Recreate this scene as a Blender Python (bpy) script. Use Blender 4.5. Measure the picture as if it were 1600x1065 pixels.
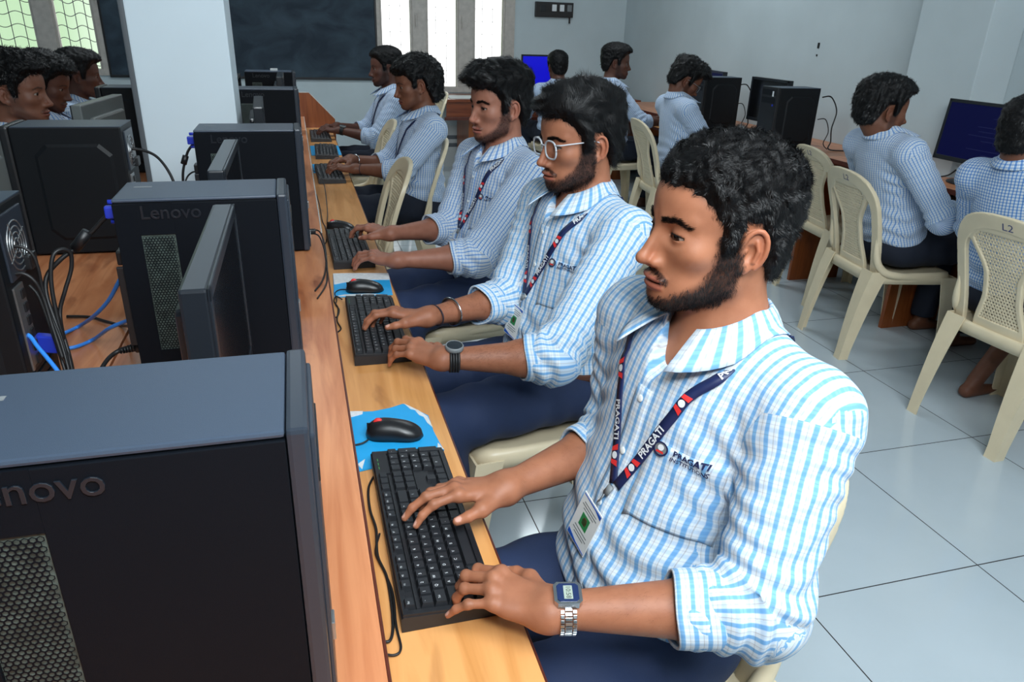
# Computer laboratory: students in checked shirts at a long row of desktop computers.
import bpy, bmesh, math, random
import numpy as np
from mathutils import Vector, Matrix
from mathutils.bvhtree import BVHTree
from mathutils.noise import noise as mnoise

for _o in list(bpy.data.objects):
    bpy.data.objects.remove(_o)
SC = bpy.context.scene
COL = SC.collection
R = math.radians
rng = np.random.default_rng(7)
random.seed(7)

# ------------------------------------------------------------------ camera
F_PX, YAW, PITCH, ROLL = 1138.0, 0.28583, 0.40734, 0.03201
CAM = Vector((0.0, 0.0, 1.40))
cy, sy, cp, sp = math.cos(YAW), math.sin(YAW), math.cos(PITCH), math.sin(PITCH)
_f = Vector((sy * cp, cy * cp, -sp)); _r = Vector((cy, -sy, 0)); _u = _r.cross(_f)
RX = _r * math.cos(ROLL) + _u * math.sin(ROLL)
UP = -_r * math.sin(ROLL) + _u * math.cos(ROLL)
cam_data = bpy.data.cameras.new('camera')
cam_data.sensor_width = 36.0
cam_data.lens = F_PX * 36.0 / 1600.0
cam_data.clip_start = 0.02
cam = bpy.data.objects.new('camera', cam_data)
cam.matrix_world = Matrix(((RX.x, UP.x, -_f.x, CAM.x), (RX.y, UP.y, -_f.y, CAM.y), (RX.z, UP.z, -_f.z, CAM.z), (0, 0, 0, 1)))
COL.objects.link(cam)
SC.camera = cam

# ------------------------------------------------------------------ light and exposure
SC.view_settings.view_transform = 'Standard'
SC.view_settings.look = 'None'
SC.view_settings.gamma = 1.0
SC.view_settings.use_curve_mapping = False
SC.view_settings.exposure = 0.0

world = bpy.data.worlds.new('daylight'); SC.world = world
world.use_nodes = True
wn = world.node_tree; wn.nodes.clear()
_out = wn.nodes.new('ShaderNodeOutputWorld'); _bg = wn.nodes.new('ShaderNodeBackground')
_tc = wn.nodes.new('ShaderNodeTexCoord'); _sx = wn.nodes.new('ShaderNodeSeparateXYZ')
_rp = wn.nodes.new('ShaderNodeValToRGB')
_rp.color_ramp.elements[0].position = 0.38; _rp.color_ramp.elements[0].color = (0.33, 0.47, 0.30, 1)
_rp.color_ramp.elements[1].position = 0.46; _rp.color_ramp.elements[1].color = (1.0, 1.0, 1.0, 1)
_ma = wn.nodes.new('ShaderNodeMath'); _ma.operation = 'MULTIPLY_ADD'; _ma.inputs[1].default_value = 0.5; _ma.inputs[2].default_value = 0.5
wn.links.new(_tc.outputs['Generated'], _sx.inputs[0]); wn.links.new(_sx.outputs['X'], _ma.inputs[0])
wn.links.new(_ma.outputs[0], _rp.inputs[0]); wn.links.new(_rp.outputs[0], _bg.inputs[0])
_bg.inputs[1].default_value = 1.9
wn.links.new(_bg.outputs[0], _out.inputs[0])

def lamp(name, kind, loc, target, energy, size=0.1, color=(1, 1, 1), size_y=None):
    d = bpy.data.lights.new(name, kind); d.energy = energy; d.color = color
    if kind == 'AREA':
        d.size = size
        if size_y: d.shape = 'RECTANGLE'; d.size_y = size_y
    else:
        d.shadow_soft_size = size
    o = bpy.data.objects.new(name, d); o.location = loc
    o.rotation_euler = (Vector(target) - Vector(loc)).to_track_quat('-Z', 'Y').to_euler()
    COL.objects.link(o)
    return o
# the photographer's flash just above the camera, and the bounce it throws off the ceiling
lamp('camera_flash', 'AREA', (0.12, -0.16, 1.86), (0.75, 1.6, 0.85), 13.0, 0.22, (0.90, 0.965, 1.0))
lamp('ceiling_bounce', 'AREA', (0.85, 0.0, 3.02), (1.1, 2.4, 0.7), 162.0, 2.2, (0.87, 0.955, 1.0))
# unseen fill lamps, added near the ceiling to brighten the far half
for _x, _y in ((-0.6, 5.2), (2.0, 5.2)):
    lamp('far_ceiling_fill', 'AREA', (_x, _y, 3.0), (_x, _y, 0.0), 28.0, 1.2, (0.86, 0.955, 1.0), 0.25)

# ------------------------------------------------------------------ naming helpers
def tag(o, label=None, cat=None, group=None, kind=None):
    if label: o['label'] = label
    if cat: o['category'] = cat
    if group: o['group'] = group
    if kind: o['kind'] = kind
    return o

def thing(name, label, cat, loc=(0, 0, 0), rz=0.0, group=None):
    o = bpy.data.objects.new(name, None)
    o.empty_display_size = 0.05
    o.location = loc; o.rotation_euler = (0, 0, rz)
    COL.objects.link(o)
    return tag(o, label, cat, group)

def link(name, me, mats, parent=None, loc=None, rot=None, label=None):
    if mats is not None:
        if not isinstance(mats, (list, tuple)): mats = [mats]
        if len(me.materials) == 0:
            for m in mats: me.materials.append(m)
    o = bpy.data.objects.new(name, me)
    COL.objects.link(o)
    if parent: o.parent = parent
    if loc is not None: o.location = loc
    if rot is not None: o.rotation_euler = rot
    if label: o['label'] = label
    return o

def copy_tree(o, parent=None):
    c = o.copy(); COL.objects.link(c)
    if parent: c.parent = parent
    for ch in o.children: copy_tree(ch, c)
    return c

# ------------------------------------------------------------------ mesh helpers
def mesh_np(name, V, faces_flat, loop_tot, smooth=True, matidx=None):
    me = bpy.data.meshes.new(name)
    V = np.ascontiguousarray(V, np.float32)
    me.vertices.add(len(V)); me.vertices.foreach_set('co', V.ravel())
    ff = np.ascontiguousarray(faces_flat, np.int32); lt = np.ascontiguousarray(loop_tot, np.int32)
    me.loops.add(len(ff)); me.loops.foreach_set('vertex_index', ff)
    me.polygons.add(len(lt))
    ls = np.zeros(len(lt), np.int32); ls[1:] = np.cumsum(lt)[:-1]
    me.polygons.foreach_set('loop_start', ls)
    try: me.polygons.foreach_set('loop_total', lt)
    except Exception: pass
    me.polygons.foreach_set('use_smooth', np.full(len(lt), smooth, bool))
    if matidx is not None: me.polygons.foreach_set('material_index', np.ascontiguousarray(matidx, np.int32))
    me.update(calc_edges=True)
    me.validate()
    return me

class MB:
    """collects plain shapes into one mesh"""
    def __init__(self):
        self.v = []; self.f = []; self.m = []; self.s = []; self.mi = 0; self.smooth = False
    def add(self, verts, faces):
        b = len(self.v); self.v += [tuple(p) for p in verts]
        for f in faces:
            self.f.append([b + i for i in f]); self.m.append(self.mi); self.s.append(self.smooth)
        return self
    def box(self, x0, x1, y0, y1, z0, z1, bev=0.0, M=None):
        if bev <= 0:
            vs = [(x, y, z) for z in (z0, z1) for y in (y0, y1) for x in (x0, x1)]
            fs = [(0, 2, 3, 1), (4, 5, 7, 6), (0, 1, 5, 4), (2, 6, 7, 3), (0, 4, 6, 2), (1, 3, 7, 5)]
        else:
            bm = bmesh.new()
            bmesh.ops.create_cube(bm, size=1.0)
            for v in bm.verts:
                v.co = Vector(((x0 + x1) / 2 + v.co.x * (x1 - x0), (y0 + y1) / 2 + v.co.y * (y1 - y0), (z0 + z1) / 2 + v.co.z * (z1 - z0)))
            bmesh.ops.bevel(bm, geom=list(bm.edges), offset=bev, segments=2, affect='EDGES', profile=0.6)
            bm.verts.index_update()
            vs = [tuple(v.co) for v in bm.verts]; fs = [[v.index for v in f.verts] for f in bm.faces]
            bm.free()
        if M is not None: vs = [tuple(M @ Vector(p)) for p in vs]
        return self.add(vs, fs)
    def prism(self, poly, h0, h1, axis='z', M=None):
        n = len(poly)
        def P(a, b, h):
            return {'z': (a, b, h), 'y': (a, h, b), 'x': (h, a, b)}[axis]
        vs = [P(a, b, h0) for a, b in poly] + [P(a, b, h1) for a, b in poly]
        fs = [list(range(n))[::-1], list(range(n, 2 * n))] + [(i, (i + 1) % n, n + (i + 1) % n, n + i) for i in range(n)]
        if M is not None: vs = [tuple(M @ Vector(p)) for p in vs]
        return self.add(vs, fs)
    def tube(self, pts, r, n=8, cap=True, flat=1.0):
        pts = [Vector(p) for p in pts]; m = len(pts)
        rs = r if isinstance(r, (list, tuple)) else [r] * m
        vs = []; up = Vector((0, 0, 1))
        t0 = (pts[1] - pts[0]).normalized()
        nrm = t0.cross(up)
        if nrm.length < 1e-3: nrm = t0.cross(Vector((1, 0, 0)))
        nrm.normalize()
        for i, p in enumerate(pts):
            t = (pts[min(i + 1, m - 1)] - pts[max(i - 1, 0)])
            if t.length < 1e-9: t = t0.copy()
            t.normalize()
            nrm = (nrm - t * nrm.dot(t))
            if nrm.length < 1e-6: nrm = t.orthogonal()
            nrm.normalize(); b = t.cross(nrm)
            for k in range(n):
                a = 2 * math.pi * k / n
                vs.append(tuple(p + nrm * (math.cos(a) * rs[i]) + b * (math.sin(a) * rs[i] * flat)))
        fs = [(i * n + k, i * n + (k + 1) % n, (i + 1) * n + (k + 1) % n, (i + 1) * n + k) for i in range(m - 1) for k in range(n)]
        if cap: fs += [list(range(n))[::-1], list(range((m - 1) * n, m * n))]
        return self.add(vs, fs)
    def lathe(self, prof, n=24, M=None):
        vs = [(r * math.cos(2 * math.pi * k / n), r * math.sin(2 * math.pi * k / n), z) for r, z in prof for k in range(n)]
        m = len(prof)
        fs = [(i * n + k, i * n + (k + 1) % n, (i + 1) * n + (k + 1) % n, (i + 1) * n + k) for i in range(m - 1) for k in range(n)]
        fs += [list(range(n))[::-1], list(range((m - 1) * n, m * n))]
        if M is not None: vs = [tuple(M @ Vector(p)) for p in vs]
        return self.add(vs, fs)
    def mesh(self, name, merge=False):
        lt = [len(f) for f in self.f]
        ff = [i for f in self.f for i in f]
        me = mesh_np(name, np.array(self.v, np.float32).reshape(-1, 3), ff, lt, False, self.m)
        me.polygons.foreach_set('use_smooth', np.array(self.s, bool)) if len(me.polygons) == len(self.s) else None
        return me
    def build(self, name, mats, parent=None, loc=None, rot=None, label=None):
        return link(name, self.mesh(name), mats, parent, loc, rot, label)

def smooth_path(pts, n=8):
    """Catmull-Rom through the points"""
    P = [Vector(p) for p in pts]; out = []
    for i in range(len(P) - 1):
        p0 = P[max(i - 1, 0)]; p1 = P[i]; p2 = P[i + 1]; p3 = P[min(i + 2, len(P) - 1)]
        for k in range(n):
            t = k / n
            out.append(0.5 * ((2 * p1) + (p2 - p0) * t + (2 * p0 - 5 * p1 + 4 * p2 - p3) * t * t + (3 * p1 - p0 - 3 * p2 + p3) * t ** 3))
    out.append(P[-1])
    return out

def smooth_by_angle(o, deg=35):
    me = o.data
    me.polygons.foreach_set('use_smooth', np.ones(len(me.polygons), bool))
    try: me.set_sharp_from_angle(angle=R(deg))
    except Exception: pass
    return o

_txt_cache = {}
def text_verts(s, size, extrude=0.0, bold=0.0, bevel=0.0):
    """(vertices, faces) of a word in the built-in font: x along the line, centred, y up"""
    key = (s, round(size, 5), extrude, bold, bevel)
    if key in _txt_cache: return _txt_cache[key]
    cu = bpy.data.curves.new('word', 'FONT'); cu.body = s; cu.size = size; cu.extrude = extrude
    cu.align_x = 'CENTER'; cu.align_y = 'CENTER'; cu.offset = bold; cu.bevel_depth = bevel; cu.resolution_u = 3
    ob = bpy.data.objects.new('word', cu); COL.objects.link(ob)
    dg = bpy.context.evaluated_depsgraph_get()
    me = bpy.data.meshes.new_from_object(ob.evaluated_get(dg))
    V = [tuple(v.co) for v in me.vertices]; Fc = [list(p.vertices) for p in me.polygons]
    bpy.data.objects.remove(ob); bpy.data.curves.remove(cu); bpy.data.meshes.remove(me)
    _txt_cache[key] = (V, Fc)
    return V, Fc

# ------------------------------------------------------------------ materials
def s2l(c):
    return tuple(((v / 255.0) / 12.92 if v / 255.0 <= 0.04045 else ((v / 255.0 + 0.055) / 1.055) ** 2.4) for v in c)

def new_mat(name):
    m = bpy.data.materials.new(name); m.use_nodes = True
    nt = m.node_tree; b = nt.nodes['Principled BSDF']
    return m, nt, b

def mat(name, col, rough=0.5, metal=0.0, spec=0.5, bump=0.0, bscale=200.0, var=0.0, vscale=8.0, emit=None, estr=0.0, coat=0.0, trans=0.0, alpha=1.0, stretch=None):
    m, nt, b = new_mat(name)
    b.inputs['Base Color'].default_value = (*col, 1)
    b.inputs['Roughness'].default_value = rough
    b.inputs['Metallic'].default_value = metal
    b.inputs['Specular IOR Level'].default_value = spec
    b.inputs['Coat Weight'].default_value = coat
    b.inputs['Transmission Weight'].default_value = trans
    b.inputs['Alpha'].default_value = alpha
    if emit:
        b.inputs['Emission Color'].default_value = (*emit, 1); b.inputs['Emission Strength'].default_value = estr
    tc = nt.nodes.new('ShaderNodeTexCoord')
    src = tc.outputs['Object']
    if stretch:
        mp = nt.nodes.new('ShaderNodeMapping'); mp.inputs['Scale'].default_value = stretch
        nt.links.new(src, mp.inputs[0]); src = mp.outputs[0]
    if var > 0:
        n = nt.nodes.new('ShaderNodeTexNoise'); n.inputs['Scale'].default_value = vscale; n.inputs['Detail'].default_value = 5
        nt.links.new(src, n.inputs['Vector'])
        mx = nt.nodes.new('ShaderNodeMixRGB'); mx.blend_type = 'MULTIPLY'; mx.inputs[0].default_value = 1.0
        rp = nt.nodes.new('ShaderNodeValToRGB')
        rp.color_ramp.elements[0].position = 0.3; rp.color_ramp.elements[0].color = (1 - var, 1 - var, 1 - var, 1)
        rp.color_ramp.elements[1].position = 0.7; rp.color_ramp.elements[1].color = (1, 1, 1, 1)
        nt.links.new(n.outputs['Fac'], rp.inputs[0])
        mx.inputs[1].default_value = (*col, 1); nt.links.new(rp.outputs[0], mx.inputs[2])
        nt.links.new(mx.outputs[0], b.inputs['Base Color'])
    if bump > 0:
        n2 = nt.nodes.new('ShaderNodeTexNoise'); n2.inputs['Scale'].default_value = bscale; n2.inputs['Detail'].default_value = 3
        nt.links.new(src, n2.inputs['Vector'])
        bp = nt.nodes.new('ShaderNodeBump'); bp.inputs['Strength'].default_value = bump; bp.inputs['Distance'].default_value = 0.002
        nt.links.new(n2.outputs['Fac'], bp.inputs['Height']); nt.links.new(bp.outputs[0], b.inputs['Normal'])
    return m

def wood_mat(name, c_light, c_dark, c_knot, axis='y', rough=0.32):
    m, nt, b = new_mat(name)
    L = nt.links.new
    tc = nt.nodes.new('ShaderNodeTexCoord')
    mp = nt.nodes.new('ShaderNodeMapping')
    mp.inputs['Scale'].default_value = {'y': (16, 1.3, 16), 'x': (1.3, 16, 16), 'z': (16, 16, 1.3)}[axis]
    L(tc.outputs['Object'], mp.inputs[0])
    n = nt.nodes.new('ShaderNodeTexNoise'); n.inputs['Scale'].default_value = 1.6; n.inputs['Detail'].default_value = 8; n.inputs['Distortion'].default_value = 1.2
    L(mp.outputs[0], n.inputs['Vector'])
    r1 = nt.nodes.new('ShaderNodeValToRGB')
    r1.color_ramp.elements[0].position = 0.30; r1.color_ramp.elements[0].color = (*c_dark, 1)
    r1.color_ramp.elements[1].position = 0.62; r1.color_ramp.elements[1].color = (*c_light, 1)
    L(n.outputs['Fac'], r1.inputs[0])
    mp2 = nt.nodes.new('ShaderNodeMapping')
    mp2.inputs['Scale'].default_value = {'y': (5, 1.6, 5), 'x': (1.6, 5, 5), 'z': (5, 5, 1.6)}[axis]
    L(tc.outputs['Object'], mp2.inputs[0])
    n2 = nt.nodes.new('ShaderNodeTexNoise'); n2.inputs['Scale'].default_value = 2.3; n2.inputs['Detail'].default_value = 4; n2.inputs['Distortion'].default_value = 0.6
    L(mp2.outputs[0], n2.inputs['Vector'])
    r2 = nt.nodes.new('ShaderNodeValToRGB')
    r2.color_ramp.elements[0].position = 0.60; r2.color_ramp.elements[0].color = (0, 0, 0, 1)
    r2.color_ramp.elements[1].position = 0.76; r2.color_ramp.elements[1].color = (0.75, 0.75, 0.75, 1)
    L(n2.outputs['Fac'], r2.inputs[0])
    mx = nt.nodes.new('ShaderNodeMixRGB'); mx.inputs[2].default_value = (*c_knot, 1)
    L(r2.outputs[0], mx.inputs[0]); L(r1.outputs[0], mx.inputs[1]); L(mx.outputs[0], b.inputs['Base Color'])
    b.inputs['Roughness'].default_value = rough
    return m

M = {}
M['board'] = wood_mat('red_brown_laminate', s2l((212, 142, 98)), s2l((176, 102, 62)), s2l((112, 52, 34)))
M['tray'] = wood_mat('honey_laminate', s2l((222, 160, 98)), s2l((196, 132, 70)), s2l((124, 66, 34)))
M['panel'] = wood_mat('walnut_panel', s2l((150, 82, 40)), s2l((120, 60, 26)), s2l((90, 42, 20)), 'z')
M['table'] = wood_mat('table_wood', s2l((132, 68, 38)), s2l((104, 48, 26)), s2l((74, 32, 18)), 'x')
M['edge'] = mat('dark_edge_band', s2l((92, 40, 26)), 0.4, var=0.3, vscale=30)
M['white_edge'] = mat('white_edge_band', s2l((215, 212, 205)), 0.5, var=0.35, vscale=40)
M['black'] = mat('black_plastic', s2l((22, 23, 26)), 0.42, bump=0.08, bscale=900)
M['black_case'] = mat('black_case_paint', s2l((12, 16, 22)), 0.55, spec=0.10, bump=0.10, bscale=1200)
M['case_top_lit'] = mat('case_top_light_tint', s2l((56, 68, 84)), 0.42, bump=0.10, bscale=1200)  # black case lightened on top: overhead light put into the colour
M['emboss'] = mat('embossed_case_paint', s2l((24, 29, 36)), 0.30, spec=0.5)
M['bezel'] = mat('bezel_plastic', s2l((40, 47, 57)), 0.34)
M['dark_case'] = mat('dark_case_paint', s2l((15, 18, 22)), 0.5, spec=0.25)
M['key'] = mat('keycap_plastic', s2l((34, 36, 40)), 0.45)
M['kb'] = mat('keyboard_plastic', s2l((27, 28, 32)), 0.42, bump=0.05, bscale=900)
M['white_print'] = mat('white_print', s2l((225, 228, 230)), 0.6)
M['green_led'] = mat('green_mark', s2l((70, 150, 80)), 0.5)
M['red'] = mat('red_rubber', s2l((225, 50, 50)), 0.5)
M['mouse'] = mat('mouse_plastic', s2l((26, 26, 28)), 0.33)
M['cable'] = mat('black_cable', s2l((22, 22, 24)), 0.5)
M['blue_cable'] = mat('blue_cable', s2l((52, 138, 236)), 0.4)
M['vga'] = mat('blue_vga_plug', s2l((38, 60, 190)), 0.4)
M['steel'] = mat('galvanised_steel', s2l((175, 178, 180)), 0.35, metal=0.9, var=0.2, vscale=60)
M['silver'] = mat('silver_metal', s2l((205, 207, 210)), 0.22, metal=1.0)
M['grey_plastic'] = mat('grey_plastic', s2l((120, 124, 126)), 0.45)
M['plastic'] = mat('cream_chair_plastic', s2l((224, 208, 176)), 0.33, var=0.08, vscale=14)
M['pen'] = mat('blue_marker_ink', s2l((50, 60, 110)), 0.6)
M['wall'] = mat('white_wall_paint', s2l((198, 210, 214)), 0.75, var=0.10, vscale=2.2, bump=0.15, bscale=60)
M['pillar'] = mat('pillar_paint', s2l((220, 234, 242)), 0.7, var=0.05, vscale=3, bump=0.1, bscale=60)
M['skirt'] = mat('wall_tile_white', s2l((185, 190, 190)), 0.25)
M['stripe'] = mat('wall_tile_grey', s2l((92, 98, 104)), 0.3)
M['frame'] = mat('window_frame_paint', s2l((196, 188, 180)), 0.55, var=0.2, vscale=20)
M['grille'] = mat('grille_rod_paint', s2l((120, 122, 124)), 0.5)
M['pale_grille'] = mat('pale_grille_paint', s2l((205, 208, 206)), 0.5)
M['glass'] = mat('window_glass', (1, 1, 1), 0.02, trans=1.0)
M['conduit'] = mat('dark_conduit', s2l((92, 97, 102)), 0.5)
M['chalk_plain'] = mat('chalkboard_slate', s2l((40, 56, 70)), 0.75, var=0.45, vscale=3.5)
M['switch'] = mat('switchboard_black', s2l((30, 26, 26)), 0.5)
M['screen_blue'] = mat('lit_blue_screen', (0.0, 0.0, 0.2), 0.3, emit=(0.004, 0.004, 0.46), estr=1.0)
M['screen_dim'] = mat('dim_blue_screen', (0.002, 0.002, 0.006), 0.45, spec=0.12, emit=(0.002, 0.004, 0.06), estr=0.5)
M['screen_text'] = mat('screen_text_lines', (0.01, 0.01, 0.02), 0.4, spec=0.12, emit=(0.010, 0.014, 0.075), estr=0.6)
M['screen_off'] = mat('black_screen_glass', s2l((14, 15, 18)), 0.12)
M['mon'] = mat('monitor_plastic', s2l((30, 34, 40)), 0.30, spec=0.5)
M['mon_grey'] = mat('grey_monitor_plastic', s2l((98, 103, 102)), 0.40)
M['pad'] = mat('blue_mouse_pad', s2l((30, 160, 222)), 0.55, var=0.06, vscale=30)
M['pad_white'] = mat('worn_white_foam', s2l((222, 226, 228)), 0.8, var=0.2, vscale=120)
M['pcb'] = mat('circuit_board', s2l((98, 114, 108)), 0.4, var=0.7, vscale=70)
M['paper'] = mat('white_paper', s2l((232, 234, 232)), 0.7)
M['card_blue'] = mat('card_blue_print', s2l((30, 90, 185)), 0.5)
M['card_photo'] = mat('card_portrait_print', s2l((120, 78, 58)), 0.5)
M['card_green'] = mat('card_green_print', s2l((48, 140, 80)), 0.5)
M['navy_strap'] = mat('navy_ribbon', s2l((24, 36, 78)), 0.45, bump=0.1, bscale=1500)
M['trouser'] = mat('navy_trouser_cloth', s2l((25, 42, 76)), 0.8, bump=0.25, bscale=500, var=0.12, vscale=20)
M['trouser_dark'] = mat('black_trouser_cloth', s2l((19, 26, 42)), 0.85, bump=0.2, bscale=500)
M['belt'] = mat('brown_leather', s2l((84, 44, 28)), 0.45)
M['black_rubber'] = mat('black_rubber_strap', s2l((24, 24, 26)), 0.5)
M['lcd'] = mat('watch_display', s2l((160, 172, 160)), 0.2)
M['lcd_dark'] = mat('watch_face_dark', s2l((40, 46, 52)), 0.12)
M['navy_bezel'] = mat('watch_bezel_navy', s2l((28, 44, 84)), 0.3)
M['thread'] = mat('wrist_thread', s2l((40, 30, 40)), 0.8)
M['lens'] = mat('spectacle_lens', (0.97, 0.98, 0.98), 0.02, trans=1.0)
M['lens'].node_tree.nodes['Principled BSDF'].inputs['IOR'].default_value = 1.06
M['clear_frame'] = mat('clear_grey_frame', s2l((186, 190, 196)), 0.2)
M['hair'] = None

# ================================================================== THE ROOM
XR, XL, YB, YF, ZC = 3.44, -3.6, 7.82, -1.6, 3.1

def floor_mat():
    m, nt, b = new_mat('glossy_vitrified_tiles')
    L = nt.links.new
    tc = nt.nodes.new('ShaderNodeTexCoord'); sx = nt.nodes.new('ShaderNodeSeparateXYZ'); L(tc.outputs['Object'], sx.inputs[0])
    def line(out, off):
        a = nt.nodes.new('ShaderNodeMath'); a.operation = 'SUBTRACT'; a.inputs[1].default_value = off; L(out, a.inputs[0])
        d = nt.nodes.new('ShaderNodeMath'); d.operation = 'DIVIDE'; d.inputs[1].default_value = 0.6; L(a.outputs[0], d.inputs[0])
        f = nt.nodes.new('ShaderNodeMath'); f.operation = 'FRACT'; L(d.outputs[0], f.inputs[0])
        s = nt.nodes.new('ShaderNodeMath'); s.operation = 'SUBTRACT'; s.inputs[1].default_value = 0.5; L(f.outputs[0], s.inputs[0])
        ab = nt.nodes.new('ShaderNodeMath'); ab.operation = 'ABSOLUTE'; L(s.outputs[0], ab.inputs[0])
        g = nt.nodes.new('ShaderNodeMath'); g.operation = 'GREATER_THAN'; g.inputs[1].default_value = 0.5 - 0.0030; L(ab.outputs[0], g.inputs[0])
        return g
    gx = line(sx.outputs['X'], 1.2025); gy = line(sx.outputs['Y'], 1.2505)
    mx = nt.nodes.new('ShaderNodeMath'); mx.operation = 'MAXIMUM'; L(gx.outputs[0], mx.inputs[0]); L(gy.outputs[0], mx.inputs[1])
    n = nt.nodes.new('ShaderNodeTexNoise'); n.inputs['Scale'].default_value = 1.5; n.inputs['Detail'].default_value = 6; L(tc.outputs['Object'], n.inputs['Vector'])
    rp = nt.nodes.new('ShaderNodeValToRGB')
    rp.color_ramp.elements[0].position = 0.3; rp.color_ramp.elements[0].color = (*s2l((178, 190, 197)), 1)
    rp.color_ramp.elements[1].position = 0.7; rp.color_ramp.elements[1].color = (*s2l((190, 201, 208)), 1)
    L(n.outputs['Fac'], rp.inputs[0])
    mix = nt.nodes.new('ShaderNodeMixRGB'); mix.inputs[2].default_value = (*s2l((38, 34, 34)), 1)
    L(mx.outputs[0], mix.inputs[0]); L(rp.outputs[0], mix.inputs[1]); L(mix.outputs[0], b.inputs['Base Color'])
    ra = nt.nodes.new('ShaderNodeMath'); ra.operation = 'MULTIPLY_ADD'; ra.inputs[1].default_value = 0.5; ra.inputs[2].default_value = 0.13
    L(mx.outputs[0], ra.inputs[0]); L(ra.outputs[0], b.inputs['Roughness'])
    return m
M['floor'] = floor_mat()

def struct(name, mb, m, label=None):
    o = mb.build(name, m); o['kind'] = 'structure'
    if label: o['label'] = label
    return o

struct('floor', MB().box(XL - 0.2, XR + 0.2, YF - 0.2, YB + 0.2, -0.1, 0.0), M['floor'], 'glossy pale grey tiled floor with dark joints')
struct('ceiling', MB().box(XL - 0.2, XR + 0.2, YF - 0.2, YB + 0.2, ZC, ZC + 0.1), M['wall'], 'white ceiling')
struct('wall_right', MB().box(XR, XR + 0.15, YF, YB + 0.2, 0, ZC), M['wall'], 'off-white wall on the right side')
struct('wall_left', MB().box(XL - 0.15, XL, YF, YB + 0.2, 0, ZC), M['wall'])
struct('wall_front', MB().box(XL - 0.2, XR + 0.2, YF - 0.15, YF, 0, ZC), M['wall'])
# back wall with its two window openings
WL, WR = (-3.15, -1.61, 0.88, 2.35), (0.815, 2.215, 0.755, 2.35)
wb = MB()
for x0, x1 in ((XL, WL[0]), (WL[1], WR[0]), (WR[1], XR)):
    wb.box(x0, x1, YB, YB + 0.16, 0, ZC)
for x0, x1, z0, z1 in (WL, WR):
    wb.box(x0, x1, YB, YB + 0.16, 0, z0); wb.box(x0, x1, YB, YB + 0.16, z1, ZC)
struct('wall_back', wb, M['wall'], 'white back wall with chalkboard and windows')
# tiled dado on the lower back wall, white with two grey stripes
dado = MB(); dado.box(0.9, XR - 0.002, YB - 0.012, YB - 0.001, 0, 0.42)
dado.mi = 1
dado.box(0.9, XR - 0.002, YB - 0.014, YB - 0.011, 0.205, 0.245); dado.box(0.9, XR - 0.002, YB - 0.014, YB - 0.011, 0.285, 0.325)
struct('trim_1', dado, [M['skirt'], M['stripe']], 'white tiled dado with grey stripes under the window')

def window(n, rect, openings, wavy, label):
    x0, x1, z0, z1 = rect
    fr = MB()
    def slab(a, b, c, d, dep=0.07): fr.box(a, b, YB - 0.02, YB + dep, c, d, 0.004)
    edges = [x0] + [v for o in openings for v in o] + [x1]
    for i in range(0, len(edges), 2): slab(edges[i], edges[i + 1], z0, z1)
    for a, b in openings:
        slab(a - 0.002, b + 0.002, z0, z0 + 0.055); slab(a - 0.002, b + 0.002, z1 - 0.055, z1)
        # inner sash rims
        for u, v in ((a, a + 0.018), (b - 0.018, b)): fr.box(u, v, YB - 0.005, YB + 0.05, z0 + 0.055, z1 - 0.055)
    f = struct('window_%d' % n, fr, M['frame'], label)
    for a, b in openings:
        g = MB().box(a + 0.004, b - 0.004, YB + 0.105, YB + 0.109, z0 + 0.04, z1 - 0.04)
        link('pane', g.mesh('pane'), M['glass'], f)
        gr = MB(); gr.smooth = True
        w = b - a
        nv = 4 if wavy else 3
        for k in range(1, nv):
            x = a + w * k / nv
            gr.tube([(x, YB + 0.075, z0 + 0.03), (x, YB + 0.075, z1 - 0.03)], 0.0035 if wavy else 0.0022, 6)
        zz = z0 + 0.09; k = 0
        while zz < z1 - 0.05:
            if wavy:
                pts = []
                for i in range(25):
                    t = i / 24.0
                    pts.append((a + w * t, YB + 0.075, zz + 0.016 * math.sin(t * nv * math.pi)))
                gr.tube(pts, 0.0035, 6, False)
            else:
                gr.tube([(a, YB + 0.075, zz), (b, YB + 0.075, zz)], 0.0016, 6, False)
                for q in range(1, nv):
                    gr.lathe([(0.0001, -0.006), (0.006, 0), (0.0001, 0.006)], 6, Matrix.Translation((a + w * q / nv, YB + 0.073, zz)))
            zz += 0.103 if wavy else 0.118
        link('grille', gr.mesh('grille'), M['grille'] if wavy else M['pale_grille'], f)
    hm = MB()
    for a, b in openings[:-1] if not wavy else openings:
        hm.box(b + 0.03, b + 0.042, YB - 0.04, YB - 0.02, z0 + 0.62, z0 + 0.72, 0.003)
        hm.box(b + 0.026, b + 0.046, YB - 0.026, YB - 0.018, z0 + 0.60, z0 + 0.74, 0.002)
    link('window_latch', hm.mesh('latch'), M['frame'], f)
    return f
window(1, WL, [(-3.08, -2.66), (-2.56, -2.14), (-1.995, -1.665)], True, 'left window with wavy iron grille and green light outside')
window(2, WR, [(0.85, 1.165), (1.305, 1.63), (1.785, 2.11)], False, 'bright back window with three narrow panes and brown frame')

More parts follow.
